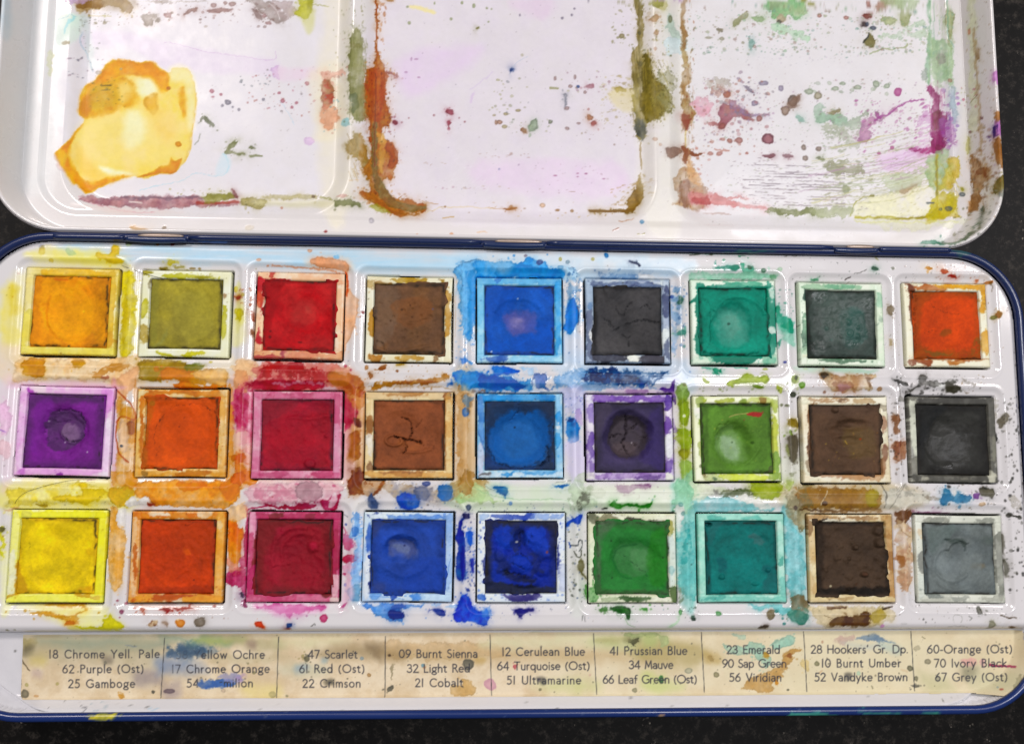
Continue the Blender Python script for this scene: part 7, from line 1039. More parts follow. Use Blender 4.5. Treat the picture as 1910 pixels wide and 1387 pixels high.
F('150,215 330,212 370,215 360,240 200,240', '2444b4', .85, dry=.15); F('370,215 520,215 500,240 380,240', '8ca8e4', .7, dry=.3); F('90,215 140,215 130,245 95,245', 'a4bce8', .8, dry=.1); Fr.N((85,250,125,650), 30, (2,8), ['2848b8','1c2c74','5c80d8'], .85, 1.3, 80, seed=403); F('112,440 130,430 130,520 116,520', '1c2884', .9); F('88,625 125,622 125,655 92,655', '3468cc', .85); Fr.N((130,625,520,660), 22, (2,7), ['3c64c4','6c8cd8'], .7, 1.5, seed=404); F('215,620 400,625 380,645 300,665 250,650 220,635', '2c2474', .9); F('488,380 500,400 505,480 492,520', '1c2884', .9); F('500,480 530,470 530,600 500,600', 'c4c8e4', .7, dry=.1); Fr.N((490,250,530,480), 14, (2,6), ['2848b8'], .8, 1.3, 80, seed=405)
bowl(880, 440, 110, 88, -.45, .35, wob=.08); C('790,380 900,360 980,400 980,500 880,540 790,490', '447c48', .75, soft=7, edge=0, rough=3); C('870,400 960,400 960,490 880,500', '5c8c5c', .6, **SOFT); Ck.K('900,372 830,380 785,420 785,480 820,530 870,545', 8, '1c5c2c', .6, 1.5, soft=4); crack('830,425 880,465 950,522', 2.6, .04, '1c3c20', .7); C('700,260 800,260 760,300 720,380 710,500 700,600', '5c6c54', .7, **SOFT); C('740,260 1040,262 1050,330 1000,300 800,290', '3c6438', .4, **SOFT); C('960,330 1050,300 1050,560 960,560', '2c8024', .55, **SOFT); C('700,560 760,600 1050,600 1055,620 700,625', '3c5c34', .7, **SOFT); pimples((720,270,1040,610), 20, (4,10), .06, 24); Ck.D('1030,437,5 765,352,5 770,540,4', '1c3c1c', .85)
F('650,215 690,212 700,250 670,260 650,240', '6c6c54', .85, dry=.1); F('700,250 690,300 700,340 680,345 675,290', '5c5c48', .88); F('700,225 780,215 840,225 830,245 700,250', '8c8464', .85, dry=.12); F('760,222 830,225 900,235 960,245 1080,220 1080,250 960,255 840,250', 'efe8d4', .9); F('830,235 870,230 940,245 1000,250 940,258 850,252', '4c4c38', .88); F('1055,255 1085,255 1080,300 1060,340', 'b0a858', .85, dry=.1); F('1058,330 1068,380 1060,440 1050,400', '3c4c34', .85); F('1060,350 1095,340 1095,560 1065,580', 'd8e0dc', .85); F('1062,480 1090,490 1080,530 1062,520', '9cc4c4', .8); F('650,380 690,360 690,480 655,500', 'dce0c4', .8); F('690,500 668,490 680,540 700,540', '4c5c3c', .88); Fr.N((650,540,695,620), 14, (3,9), ['4c9c3c','3c7c34'], .85, seed=406); F('650,590 690,600 700,650 655,660', '5c9c50', .8, dry=.25); Fr.N((655,630,760,665), 10, (3,8), ['3f7c38'], .85, seed=407); F('800,640 870,632 960,640 970,655 900,660 820,655', '3c5c2c', .92); F('965,655 985,635 1050,638 1075,662 980,664', 'f0ead8', .92); F('1065,590 1100,580 1100,660 1075,660', '5c7040', .85, dry=.1); F('710,640 800,640 790,660 720,660', 'a8b48c', .8, dry=.2)
hv('B4')
C('370,320 430,320 465,360 430,380 385,350', '4c6c6c', .7, **SOFT); C('210,440 260,440 260,520 220,500', '1a5c60', .8, soft=5, edge=0, dry=.2); C('450,470 500,480 490,520 450,510', '145c60', .7, **SOFT); C('470,520 525,520 525,620 440,600', '30585c', .5, **SOFT); C('160,262 250,262 200,330 170,420', '2c6464', .6, **SOFT); rough_patch((160,262,525,625), 9, .18, 25); bowl(235, 535, 14, 12, .18, .5); bowl(470, 500, 12, 10, .18, .5); bowl(405, 570, 16, 8, .15, .5); bowl(170, 270, 14, 10, -.6, .3); bowl(430, 350, 40, 22, -.12, .1); pimples((170,270,520,610), 20, (4,8), .06, 26)
F('115,220 300,222 545,225 540,255 160,258 118,250', 'a8dccc', .7, dry=.12); F('165,225 230,222 260,240 200,255 165,245', '3ca898', .75, dry=.08); F('330,235 420,232 440,250 350,250', '5cbcac', .6, dry=.1); F('515,265 545,265 560,500 560,640 530,640 520,400', 'a0dcc8', .6, c2='c8ece0'); F('525,440 545,430 552,480 530,480', '3ca090', .7); F('530,560 560,540 565,640 540,650', '70c0b4', .7, dry=.1); F('115,260 155,262 165,480 165,640 130,650', '98d8c4', .6, c2='bce8d8'); Fr.K('155,400 165,560 165,620', 8, '3c9c90', .5, 2, soft=3); F('130,635 300,630 560,640 570,665 350,665 130,662', '7cc8b8', .75, dry=.15); F('150,640 250,635 240,655 160,655', '44a498', .6, dry=.2)
hv('B5')
pimples((170,270,505,600), 60, (5,15), .2, 27); bowl(455, 295, 26, 22, .3, .4); bowl(460, 360, 24, 22, .3, .4); bowl(340, 382, 14, 12, .3, .5); bowl(385, 520, 18, 12, .25, .5); rough_patch((150,255,510,620), 9, .22, 28); C('165,590 510,590 510,618 165,618', '1c1612', .85, soft=4, edge=0); Ck.D('215,580,6,5', 'd8c8a8', .9, 0); Ck.D('385,518,16,9 345,570,5', '5c3828', .7); C('150,260 180,260 180,600 160,600', '2c211a', .7, **SOFT)
F('95,220 160,215 260,225 300,240 200,245 150,260 150,300 140,280 150,250 100,240', 'b08454', .85, dry=.12); F('150,260 165,250 175,300 165,400 165,500 150,520 148,400', '3c2c22', .93); F('160,250 200,238 260,248 330,255 480,258 480,266 160,266', '35271e', .9); F('170,245 210,238 250,250 290,252 340,240 380,255 400,245 300,258 200,258', 'e8dcc8', .85); F('300,225 400,222 460,230 440,245 320,238', 'a87c50', .8, dry=.2); F('470,220 530,222 535,330 500,330 490,270', 'b48048', .85, dry=.1, c2='c89c64'); F('500,330 535,330 550,480 555,640 515,640 510,480', 'c49460', .8, dry=.1, c2='b07c44'); F('510,420 540,410 545,500 515,500', '9c6430', .7, dry=.2); F('100,300 150,300 155,440 125,480 110,400', 'd8b480', .7); F('120,440 160,470 160,620 130,640', 'd4ac74', .7, dry=.15, c2='ecd8b0'); Fr.K('155,500 162,560 160,610', 9, '4c3828', .7, 2); F('120,630 300,625 550,640 550,660 300,658 125,656', 'e4cc9c', .7, dry=.1); F('200,640 330,635 320,652 210,652', 'b8905c', .6, dry=.2); F('95,240 130,260 110,330 98,290', '8c643c', .7, dry=.2)
C('720,280 880,275 840,330 740,420 720,360', '64706c', .5, **SOFT); C('800,340 900,340 920,380 860,370', '4c5450', .8, soft=4, edge=0, rough=3); C('760,420 840,440 900,480 850,560 780,520', '84888a', .6, **SOFT); C('940,480 1000,470 1000,500 950,500', '7c6c54', .7, **SOFT); C('900,430 1000,430 980,560 880,560', '7c8080', .6, **SOFT); bowl(880, 440, 140, 120, -.3, .1); arc_ridge(840, 470, 90, 90, 12, .16, 100, 330); arc_ridge(880, 400, 60, 50, 10, .18, 40, 180); crack('815,350 860,350 900,365 915,400', 6, .2, '3c4444', .6); arc_ridge(860, 480, 130, 120, 10, .1, 180, 340); C('980,330 1050,330 1040,380 980,360', '5c6460', .6, **SOFT)
F('690,235 740,230 820,235 820,260 720,262 700,250', 'a8a498', .85, dry=.08); F('730,235 800,238 790,258 735,258', '8c8c84', .7); F('960,240 1050,240 1050,262 980,265', '98968c', .8, dry=.1); F('1050,245 1090,245 1085,330 1060,320', 'dcd8cc', .8); F('1060,320 1110,320 1108,450 1112,560 1105,640 1075,640 1065,500', '8c8a80', .9, c2='a09c94', dry=.05); F('665,410 705,410 705,520 690,520 670,480', '8c8a84', .85, dry=.05); F('670,520 710,540 712,600 690,640 670,640', 'dcdcd4', .8); F('700,600 780,630 800,640 720,640 700,620', '7c807c', .85); F('1000,640 1110,636 1110,664 1000,660', 'b4b0a4', .8, dry=.12); F('690,640 900,640 880,662 700,662', 'b8b4a8', .6, dry=.2); F('655,290 700,300 700,340 670,330', 'dcb890', .5, dry=.25); F('830,640 920,636 910,656 850,655', '989890', .7, dry=.2)
# grime on every rim
Fr.use('P')
for k, c in enumerate(CORN):
    x0, y0 = c.min(0); x1, y1 = c.max(0); Fr.N((x0, y0, x1, y1), 60, (.4, 1.5), [PAN[k][0], PAN[k][2]], .65, 1.3, seed=500+k)
# ================================================================== PIGMENT: the colour card with its printed names
Cd = Sheet(20, 1160, 1930, 1320, 'ecdab8'); Cd.cov[:] = .5
Cd.use('P')
wn = Cd.win(20, 1160, 1929, 1319); _, _, X, Y = wn
n_ = sstep(.3, .7, fbm(X, Y, 45, 61, 6, .68))[..., None]; Cd.rgb[:] = (hexc('ecd8c0')*(1-n_)+hexc('dec4a4')*n_); Cd.rgb *= (1+.035*(fbm(X, Y, 1.8, 63, 2)-.5))[..., None]
Cd.G('1080,1170 1700,1170 1700,1300 1080,1300', 'e6dabc', .5, 20, 5); Cd.G('1480,1170 1920,1170 1920,1300 1480,1300', 'e8dcbe', .5, 20, 5)
Cd.use('C6')
Cd.G('130,85 900,85 900,160 850,220 600,200 300,180 130,200', 'b4a888', .75, 22, 8, asp=4); Cd.G('250,90 900,88 900,130 500,150 300,130', '9aa494', .75, 16, 7, asp=4); Cd.B('130,90 200,88 190,140 170,160 130,170', '9c8c54', .7, 6, dry=.2, **dict(soft=8)); Cd.G('130,140 170,130 175,170 130,180', '5c5440', .7, 7, 4); Cd.G('180,190 260,180 250,230 190,235', 'e4cc70', .6, 12, 5); Cd.G('170,160 480,200 700,240 870,240 860,330 760,330 650,250 400,230 200,220', 'b8a88c', .45, 20, 8, asp=3); Cd.G('750,290 880,270 900,350 760,350', '9c8c94', .6, 12, 6); Cd.G('560,190 620,190 620,230 570,230', '84786c', .6, 7, 4)
Cd.K('700,128 760,132', 6, '6c7c9c', .6, 2, soft=3); Cd.K('125,205 140,240 165,268', 6, '4c3c24', .85, 1.5); Cd.K('118,320 112,390 122,420', 5, '5c4c30', .6, 2); Cd.G('180,270 240,265 235,310 190,305', 'c4a8a4', .6, 8, 5); Cd.D('137,395,22,24', '6c6450', .85, .5); Cd.D('320,342,9 148,348,10', 'a89c50', .7); Cd.D('202,410,12,7', 'cc8c4c', .75); Cd.B('655,400 690,397 690,415 670,428 655,415', 'd89c44', .85, 1.6); Cd.D('852,387,10', '3c3c34', .9); Cd.D('587,225,9', '5c5c50', .5)
Cd.B('930,160 1000,120 1100,105 1200,125 1230,150 1180,180 1100,205 1000,210 940,190', '3c6490', .72, 7, soft=10, edge=.0, tex=.7, c2='4c6c8c'); Cd.B('940,150 1050,120 1150,130 1150,180 1040,200 950,185', '28466c', .6, 8, soft=9, edge=0, dry=.3); Cd.G('920,88 1300,88 1300,120 1000,115', '7c9c8c', .7, 12, 6); Cd.G('1090,85 1360,88 1340,115 1140,115', 'a8b464', .8, 8, 5); Cd.G('1270,85 1550,85 1550,160 1380,150 1280,110', 'b8ac84', .7, 10, 6); Cd.G('1365,105 1420,105 1415,150 1370,140', 'a08478', .6, 7, 4); Cd.G('870,200 1060,210 1150,260 1080,290 880,280', '8c9cc0', .6, 14, 7); Cd.G('880,210 1000,225 1010,270 900,270', '6c84b8', .4, 9, 5); Cd.G('1180,190 1560,170 1560,200 1250,230', 'c4b490', .6, 12, 7)
Cd.B('1095,345 1110,325 1150,320 1160,300 1180,320 1230,310 1290,325 1310,345 1270,365 1200,370 1130,362', '3a66b8', .9, 4, soft=4, edge=.0, tex=.4, dry=.12); Cd.B('1200,290 1280,280 1360,300 1370,320 1300,340 1220,310', '8c8cc4', .7, 6, dry=.2, soft=5, edge=0); Cd.B('1300,310 1380,290 1360,330 1330,345', 'b08cc0', .6, 5, dry=.2, soft=5, edge=0)
Cd.G('905,340 1000,330 1010,400 960,420 910,410', 'b09c9c', .7, 10, 5); Cd.D('945,382,30,13', '5c4858', .8, .3); Cd.D('1518,403,22,20', '6c6854', .9, .4); Cd.D('1598,409,7 1380,228,6 1413,280,9', '7c7850', .75); Cd.D('1242,380,12,10', 'c0a490', .6, .8); Cd.G('1340,350 1550,340 1550,420 1380,420', 'ecd890', .6, 12, 6)
Cd.B('1690,190 1715,175 1722,205 1705,218 1690,208', '5c5840', .88, 1.8); Cd.B('1672,185 1690,180 1690,200 1678,198', '9c8c50', .7, 1.8); Cd.G('1560,240 1800,240 1800,290 1650,300 1560,280', 'ccc8b0', .6, 12, 6); Cd.G('1640,245 1720,245 1700,280 1650,280', '9cb0c0', .7, 8, 4); Cd.G('1550,85 1910,85 1910,130 1560,140', 'dcd4ac', .6, 12, 6); Cd.G('1790,200 1830,195 1820,225 1790,230', 'a0b8c4', .7, 5, 3)
Cd.use('C7')
Cd.G('0,140 350,130 350,190 0,190', 'ac9470', .7, 14, 6, asp=3); Cd.G('250,120 350,120 350,210 290,200', '7c6448', .5, 12, 7, asp=1); Cd.B('360,110 400,95 430,100 450,112 500,100 560,115 700,112 900,108 940,115 1000,140 1020,170 1000,190 800,210 500,205 360,200', 'd8b488', .75, 5, soft=4, edge=.5, tex=.3); Cd.G('360,150 600,160 1500,150 1900,150 1900,210 1400,215 900,220 500,215 360,200', 'c8a878', .55, 16, 7, asp=5); Cd.G('360,160 480,150 480,210 370,215', 'a0845c', .5, 12, 6); Cd.G('860,190 920,200 900,230 860,235', 'cca868', .7, 7, 4)
Cd.D('223,200,10', '7c98ac', .8); Cd.D('264,293,11', 'b88850', .9, .6); Cd.D('143,313,5', '5c5848', .8); Cd.G('15,325 60,318 62,350 20,352', '6c6454', .8, 5, 3); Cd.B('365,185 375,175 388,188 375,192', '4c3828', .8, 1.2); Cd.B('385,235 400,230 400,290 392,325 385,280', '9c8c6c', .8, 3, dry=.3); Cd.B('358,365 385,350 402,360 390,380 365,385', '5c584c', .9, 2, edge=.5); Cd.D('815,232,29,30', '706c60', .9, .6); Cd.B('790,205 840,205 845,240 820,262 795,255', '605c50', .5, 4, dry=.3); Cd.B('770,310 820,310 840,340 855,385 830,405 740,408 720,380 730,350 780,345', 'd4a868', .8, 3.5, edge=.35); Cd.D('940,348,33,32', 'dc98b4', .85, .2); Cd.D('565,240,10', '5090b4', .85); Cd.D('572,250,8', 'c87c50', .6); Cd.B('1065,240 1085,235 1080,262 1068,255', 'd45060', .88, 1.6)
Cd.G('1190,312 1240,308 1248,345 1225,350', '54504c', .85, 4, 3); Cd.D('1215,372,9,8', '5c5440', .85); Cd.D('1210,320,12,10', '6c5870', .7); Cd.D('1493,293,6', 'dca8a0', .7); Cd.G('1200,340 1520,330 1520,390 1250,390', 'ccd08c', .5, 14, 6); Cd.G('940,85 1510,75 1510,130 960,140', 'dcd8b4', .6, 12, 6)
Cd.G('1530,90 1910,70 1910,160 1560,150', 'c4c890', .75, 14, 7); Cd.B('1710,95 1750,80 1770,100 1740,130 1715,115', '2c2c1c', .9, 5, dry=.25); Cd.G('1690,85 1770,85 1770,115 1700,115', '6c6c44', .6, 7, 4); Cd.G('1540,90 1700,85 1700,110 1550,110', 'b8b078', .6, 6, 4); Cd.B('1690,80 1700,60 1870,62 1870,85 1780,85', 'b0bc80', .75, 3, edge=.3); Cd.D('1743,378,13,14', '8c8868', .85, .5); Cd.D('1783,183,6', '4c8c3c', .9); Cd.G('1780,280 1910,290 1910,370 1800,370', 'd0d48c', .7, 10, 5)
Cd.use('C8')
Cd.G('0,100 290,110 290,200 0,210', 'bca870', .7, 14, 6, asp=4); Cd.B('80,70 125,70 115,110 85,118', 'b4c088', .85, 3, edge=.3); Cd.G('0,60 60,60 60,110 0,120', 'b8c480', .7, 8, 5); Cd.G('0,290 100,290 200,310 180,340 0,340', 'd4d898', .7, 10, 5); Cd.D('228,242,18,14', 'a8a890', .75, .8); Cd.D('366,261,14,13', '8c8460', .92, .5); Cd.D('90,286,12,20', '2f7a34', .95, .2)
Cd.B('325,170 350,165 360,190 340,205', '7c6440', .75, 3, dry=.25); Cd.G('300,150 380,150 400,200 310,210', 'c4a460', .6, 9, 5)
Cd.B('395,115 440,120 500,125 530,95 560,90 600,110 610,150 640,190 640,215 610,228 590,200 560,185 540,160 470,160 420,150 400,135', 'a8ccb8', .85, 4, edge=.5, tex=.3); Cd.B('640,110 680,80 740,62 760,75 755,105 710,125 670,132 650,125', '9cccbc', .88, 3, edge=.6); Cd.B('450,58 500,62 515,85 480,85', 'b8d0bc', .7, 3); Cd.B('505,345 520,300 560,265 640,240 690,205 700,160 740,140 800,125 795,140 745,165 750,195 720,215 725,230 690,250 700,270 650,290 640,340 600,345', 'cc9c58', .85, 4, edge=.35, tex=.3); Cd.B('598,150 625,155 630,175 605,180', 'c8942c', .85, 2); Cd.B('655,290 675,290 675,308 660,312', 'e0942c', .9, 1.8); Cd.B('720,165 745,155 745,178 725,178', 'a46430', .85, 2); Cd.B('790,195 820,190 835,210 825,240 800,235', 'e8cc8c', .8, 3, edge=.3); Cd.D('725,338,6,5', '3c4030', .9)
Cd.D('870,207,12,12', '7c7854', .85, .4); Cd.D('930,207,5 922,180,4', '5c5848', .7); Cd.B('960,75 1030,62 1070,62 1060,95 990,100', 'c8a49c', .7, 5, soft=5, edge=.1, dry=.15); Cd.B('1070,65 1120,55 1170,65 1220,85 1275,102 1200,105 1140,95 1080,85', '5c7ca4', .8, 5, soft=4, edge=.1, dry=.2, ang=12, asp=4); Cd.G('1000,95 1140,95 1200,130 1060,125', 'c4c8c4', .6, 8, 5); Cd.G('1190,110 1280,108 1290,150 1230,150', 'b8ccc8', .6, 8, 4); Cd.D('898,98,5,7', 'c08c70', .8); Cd.D('1080,255,10,12', 'a8d4bc', .7); Cd.G('1005,258 1040,255 1035,290 1010,292', '54504c', .75, 4, 3); Cd.D('1338,230,16,13 1368,282,11,11', '6c6850', .9, .5); Cd.B('1345,312 1380,310 1380,325 1355,328', '605c54', .85, 2, edge=.6); Cd.D('1392,317,5', '605c54', .8); Cd.B('1350,125 1380,118 1382,145 1355,145', 'c0b498', .6, 4); Cd.K('1395,70 1415,82', 4, '6c6040', .7); Cd.K('880,250 900,240', 10, 'dcb088', .6, 3); Cd.K('1300,240 1320,250', 12, 'dcc09c', .6, 3); Cd.K('1145,318 1152,330', 6, '8c8468', .7)
Cd.D('1428,196,16,14', '8c846c', .85, .5); Cd.B('1590,185 1640,175 1670,180 1660,225 1600,215', 'e4a8a4', .7, 4, soft=5, edge=0); Cd.B('1690,190 1710,188 1712,225 1695,222', 'e0a4a8', .7, 3, edge=0); Cd.K('1738,215 1790,221 1868,224', 13, 'b0305c', .95, 2); Cd.G('1600,230 1680,235 1670,290 1620,290', '8c8870', .7, 9, 5); Cd.G('1380,250 1520,280 1560,340 1420,340', 'd0c8a0', .7, 14, 6); Cd.G('1680,250 1780,255 1900,240 1880,330 1760,340 1640,330', 'd4ccac', .8, 12, 6); Cd.D('1475,285,9,14', '8c8878', .6); Cd.D('1797,335,10,5', 'b84438', .85); Cd.D('1778,325,5', '7c98ac', .7); Cd.B('1860,300 1900,260 1910,340 1860,335', '8c8464', .5, 4)
Cd.use('P'); Cd.N((40,1180,1905,1300), 320, (.3,1.1), ['8c7c5c','6c6450','a88c60'], .55, seed=150)
Cd.N((40,1180,1905,1300), 150, (.5,1.9), ['54503f','6c6450','4c4840'], .7, seed=151, clump=.4); l_ = Cd.rgb.mean(-1, keepdims=True); Cd.rgb[:] = (l_+(Cd.rgb-l_)*.92)*np.array([1.0, .975, .95], np.float32)
blot = Cd.cov.copy()                               # how much paint sits on the card already: print fades under it
INKF = np.ones((Cd.h, Cd.w), np.float32)
def fade(pts, a, soft=6):
    P = smooth_poly(Cd.tx(pts_of(pts))); wn = Cd.win(P[:,0].min()-8, P[:,1].min()-8, P[:,0].max()+8, P[:,1].max()+8); j, i, X, Y = wn
    d = Cd.sdist(X, Y, P); INKF[j, i] *= 1-a*sstep(-soft, soft, d)
Cd.use('C6'); fade('940,140 1080,120 1110,190 1040,205 950,190', .75); fade('1100,340 1150,318 1220,330 1250,360 1180,368 1110,360', .97, 2); fade('940,240 990,240 990,280 940,280', .4); Cd.use('P')
def arc(cx, cy, rx, ry, a0, a1, n=14): return [(cx+rx*math.cos(math.radians(a0+(a1-a0)*k/n)), cy+ry*math.sin(math.radians(a0+(a1-a0)*k/n))) for k in range(n+1)]
X_ = .64                                           # x-height; capitals are 1
def bowlL(w, h=X_): return [arc(w/2, h/2, w/2, h/2, 0, 360)]
G_ = {
 '0': (.56, [arc(.28,.5,.28,.5,0,360)]), '1': (.20, [[(.08,0),(.08,1)]]), '2': (.52, [arc(.25,.74,.24,.26,165,-25)+[(.02,0),(.52,0)]]),
 '3': (.50, [arc(.22,.75,.22,.25,150,-90)+arc(.22,.27,.27,.27,90,-150)]), '4': (.58, [[(.44,0),(.44,1),(0,.27),(.58,.27)]]),
 '5': (.50, [[(.46,1),(.12,1),(.08,.58)]+arc(.2,.32,.28,.32,100,-130)]), '6': (.54, [arc(.27,.3,.26,.3,0,360),[(.03,.38),(.16,.72),(.42,1.0)]]),
 '7': (.50, [[(0,1),(.5,1),(.16,0)]]), '8': (.54, [arc(.27,.76,.21,.24,0,360),arc(.27,.27,.26,.27,0,360)]), '9': (.54, [arc(.27,.7,.26,.3,0,360),[(.51,.62),(.38,.28),(.12,0)]]),
 'C': (.72, [arc(.42,.5,.42,.5,48,312)]), 'Y': (.62, [[(0,1),(.31,.48),(.62,1)],[(.31,.48),(.31,0)]]), 'P': (.52, [[(.04,0),(.04,1),(.24,1)]+arc(.24,.75,.25,.25,90,-90)+[(.04,.5)]]),
 'O': (.92, [arc(.46,.5,.46,.5,0,360,22)]), 'G': (.80, [arc(.44,.5,.44,.5,48,320)+[(.78,.14),(.78,.46),(.56,.46)]]), 'S': (.46, [arc(.24,.76,.21,.24,50,250,10)+arc(.22,.25,.24,.25,70,-150,10)]),
 'R': (.56, [[(.04,0),(.04,1),(.22,1)]+arc(.22,.76,.25,.24,90,-90)+[(.04,.52)],[(.26,.52),(.58,0)]]), 'B': (.54, [[(.04,0),(.04,1),(.22,1)]+arc(.22,.77,.22,.23,90,-90)+[(.04,.54)],[(.22,.54)]+arc(.24,.27,.27,.27,90,-90)+[(.04,0)]]),
 'L': (.46, [[(.04,1),(.04,0),(.46,0)]]), 'V': (.64, [[(0,1),(.32,0),(.64,1)]]), 'T': (.60, [[(0,1),(.6,1)],[(.3,1),(.3,0)]]), 'U': (.66, [[(.04,1),(.04,.34)]+arc(.33,.3,.29,.3,180,360)+[(.62,1)]]),
 'M': (.80, [[(.04,0),(.12,1),(.40,.22),(.68,1),(.76,0)]]), 'E': (.46, [[(.46,1),(.04,1),(.04,0),(.46,0)],[(.04,.52),(.42,.52)]]), 'H': (.68, [[(.04,0),(.04,1)],[(.64,0),(.64,1)],[(.04,.52),(.64,.52)]]),
 'D': (.74, [[(.04,0),(.04,1),(.26,1)]+arc(.26,.5,.46,.5,90,-90)+[(.04,0)]]), 'I': (.12, [[(.05,0),(.05,1)]]),
 'a': (.46, [[(.06,.58)]+arc(.24,.42,.18,.22,110,0,6)+[(.42,0)],arc(.22,.18,.20,.18,0,360,12)]), 'b': (.54, [[(.04,1.04),(.04,0)],arc(.28,.32,.25,.32,0,360)]), 'c': (.44, [arc(.28,.32,.28,.32,50,310)]),
 'd': (.54, [[(.5,1.04),(.5,0)],arc(.26,.32,.25,.32,0,360)]), 'e': (.50, [[(.02,.34),(.48,.34)]+arc(.26,.32,.25,.32,5,310)]), 'f': (.30, [[(.12,0),(.12,.8)]+arc(.28,.84,.16,.18,180,70,6),[(0,.62),(.28,.62)]]),
 'g': (.50, [arc(.24,.38,.21,.24,0,360),[(.44,.62),(.54,.63)],arc(.24,-.12,.26,.17,0,360),[(.08,.16),(.12,.04)]]), 'h': (.48, [[(.04,1.04),(.04,0)],[(.04,.4)]+arc(.24,.42,.2,.21,180,0)+[(.44,0)]]),
 'i': (.10, [[(.05,0),(.05,.62)],[(.05,.88),(.05,.9)]]), 'k': (.46, [[(.04,1.04),(.04,0)],[(.42,.62),(.05,.3),(.46,0)]]), 'l': (.10, [[(.05,0),(.05,1.04)]]),
 'm': (.76, [[(.04,.62),(.04,0)],[(.04,.42)]+arc(.21,.44,.17,.19,180,0,8)+[(.38,0)],[(.38,.42)]+arc(.55,.44,.17,.19,180,0,8)+[(.72,0)]]), 'n': (.48, [[(.04,.62),(.04,0)],[(.04,.4)]+arc(.24,.42,.2,.21,180,0)+[(.44,0)]]),
 'o': (.56, [arc(.28,.32,.27,.32,0,360)]), 'p': (.54, [[(.04,.62),(.04,-.3)],arc(.28,.32,.25,.32,0,360)]), 'q': (.54, [[(.5,.62),(.5,-.3)],arc(.26,.32,.25,.32,0,360)]), 'r': (.30, [[(.04,.62),(.04,0)],[(.04,.4)]+arc(.22,.44,.18,.18,180,70,6)]),
 's': (.34, [arc(.18,.47,.14,.16,40,260,8)+arc(.16,.16,.16,.16,70,-140,8)]), 't': (.30, [[(.0,.62),(.28,.62)],[(.0,.62),(.12,.80),(.12,.12)]+arc(.24,.12,.12,.12,180,300,5)]), 'u': (.48, [[(.04,.62),(.04,.22)]+arc(.24,.2,.2,.2,180,360)+[(.44,.62),(.44,0)]]),
 'v': (.46, [[(0,.62),(.23,0),(.46,.62)]]), 'w': (.70, [[(0,.62),(.18,0),(.35,.58),(.52,0),(.70,.62)]]), 'y': (.46, [[(0,.62),(.23,.02)],[(.46,.62),(.12,-.3)]]),
 '(': (.24, [arc(.42,.4,.4,.66,125,235,8)]), ')': (.24, [arc(-.18,.4,.4,.66,55,-55,8)]), '.': (.10, [[(.05,.02),(.05,.03)]]), "'": (.10, [[(.07,1.0),(.04,.82)]]), '-': (.24, [[(0,.34),(.22,.34)]]), ' ': (.34, [])}
def typeset(txt, x0, x1, base, slope=0.0, cap=14.6, wgt=2.0):
    WX_ = 1.1; adv = sum(G_[c][0] for c in txt)*cap*WX_; gap = ((x1-x0)-adv)/max(1, len(txt)-1); x = x0; R = random.Random(txt)
    for c in txt:
        wd, st = G_[c]; yb = base+slope*(x-x0)
        for s_ in st:
            P = np.array([(x+p*cap*WX_, yb-q*cap) for p, q in s_], np.float32)
            if len(P) < 2: continue
            wn = Cd.win(P[:,0].min()-3, P[:,1].min()-3, P[:,0].max()+3, P[:,1].max()+3); j, i, X, Y = wn
            d = -Cd.sdist(X, Y, P, False)
            a = (1-sstep(wgt/2-.55, wgt/2+.65, d))*(.80+.24*fbm(X, Y, 5, 77, 3))*INKF[j, i]*.93
            Cd.put(wn, a, '34323a'); Cd.cov[j, i] = .5
        x += wd*cap*WX_+gap
for t_ in (('18 Chrome Yell. Pale',92,297,1226.5),('62 Purple (Ost)',117,267,1254),('25 Gamboge',128,251,1281.5),('58 Yellow Ochre',329,493,1227.5),('17 Chrome Orange',321,502,1254),('54 Vermilion',349,471,1280.6),
           ('47 Scarlet',575,666,1226.8),('61 Red (Ost)',559,679,1253.7),('22 Crimson',565,672,1281),('09 Burnt Sienna',745,890,1225.7),('32 Light Red',760,876,1253),('21 Cobalt',775,863,1279.8),
           ('12 Cerulean Blue',937,1090,1221.8),('64 Turquoise (Ost)',928,1099,1248.5),('51 Ultramarine',946,1083,1275),('41 Prussian Blue',1138,1281,1220.2),('34 Mauve',1174,1255,1246.2),('66 Leaf Green (Ost)',1125,1299,1273.5),
           ('23 Emerald',1356,1454,1218),('90 Sap Green',1348,1466,1243.8),('56 Viridian',1361,1457,1269.8),("28 Hookers' Gr. Dp.",1513,1693,1217.5),('10 Burnt Umber',1533,1680,1243.3),('52 Vandyke Brown',1520,1692,1269.3),
           ('60-Orange (Ost)',1730,1887,1217.2),('70 Ivory Black',1743,1877,1243.3),('67 Grey (Ost)',1745,1878,1269.3)):
    typeset(*t_, slope=-.004)
for a_, b_ in (((307,1189),(300,1301)),((519.5,1187),(516,1300)),((718.8,1186),(718,1299)),((914,1183),(917,1296)),((1107,1181),(1113,1294)),((1308,1178),(1314,1290)),((1499,1177),(1505,1289)),((1699,1176),(1706,1288))):
    Cd.K('%f,%f %f,%f'%(*a_, *b_), 1.5, '3c3a3c', .85, .25, .8, smooth=False)

# ================================================================== GEOMETRY
# ------------------------------------------------------------------ worktop
Z_TOP = -15.0
V = np.array([(-1500,-1200,Z_TOP),(1500,-1200,Z_TOP),(1500,1200,Z_TOP),(-1500,1200,Z_TOP)], float)
o = mesh_mix('countertop', V, [(0,1,2,3)], M_GRANITE, smooth=False); tag(o, kind='structure')

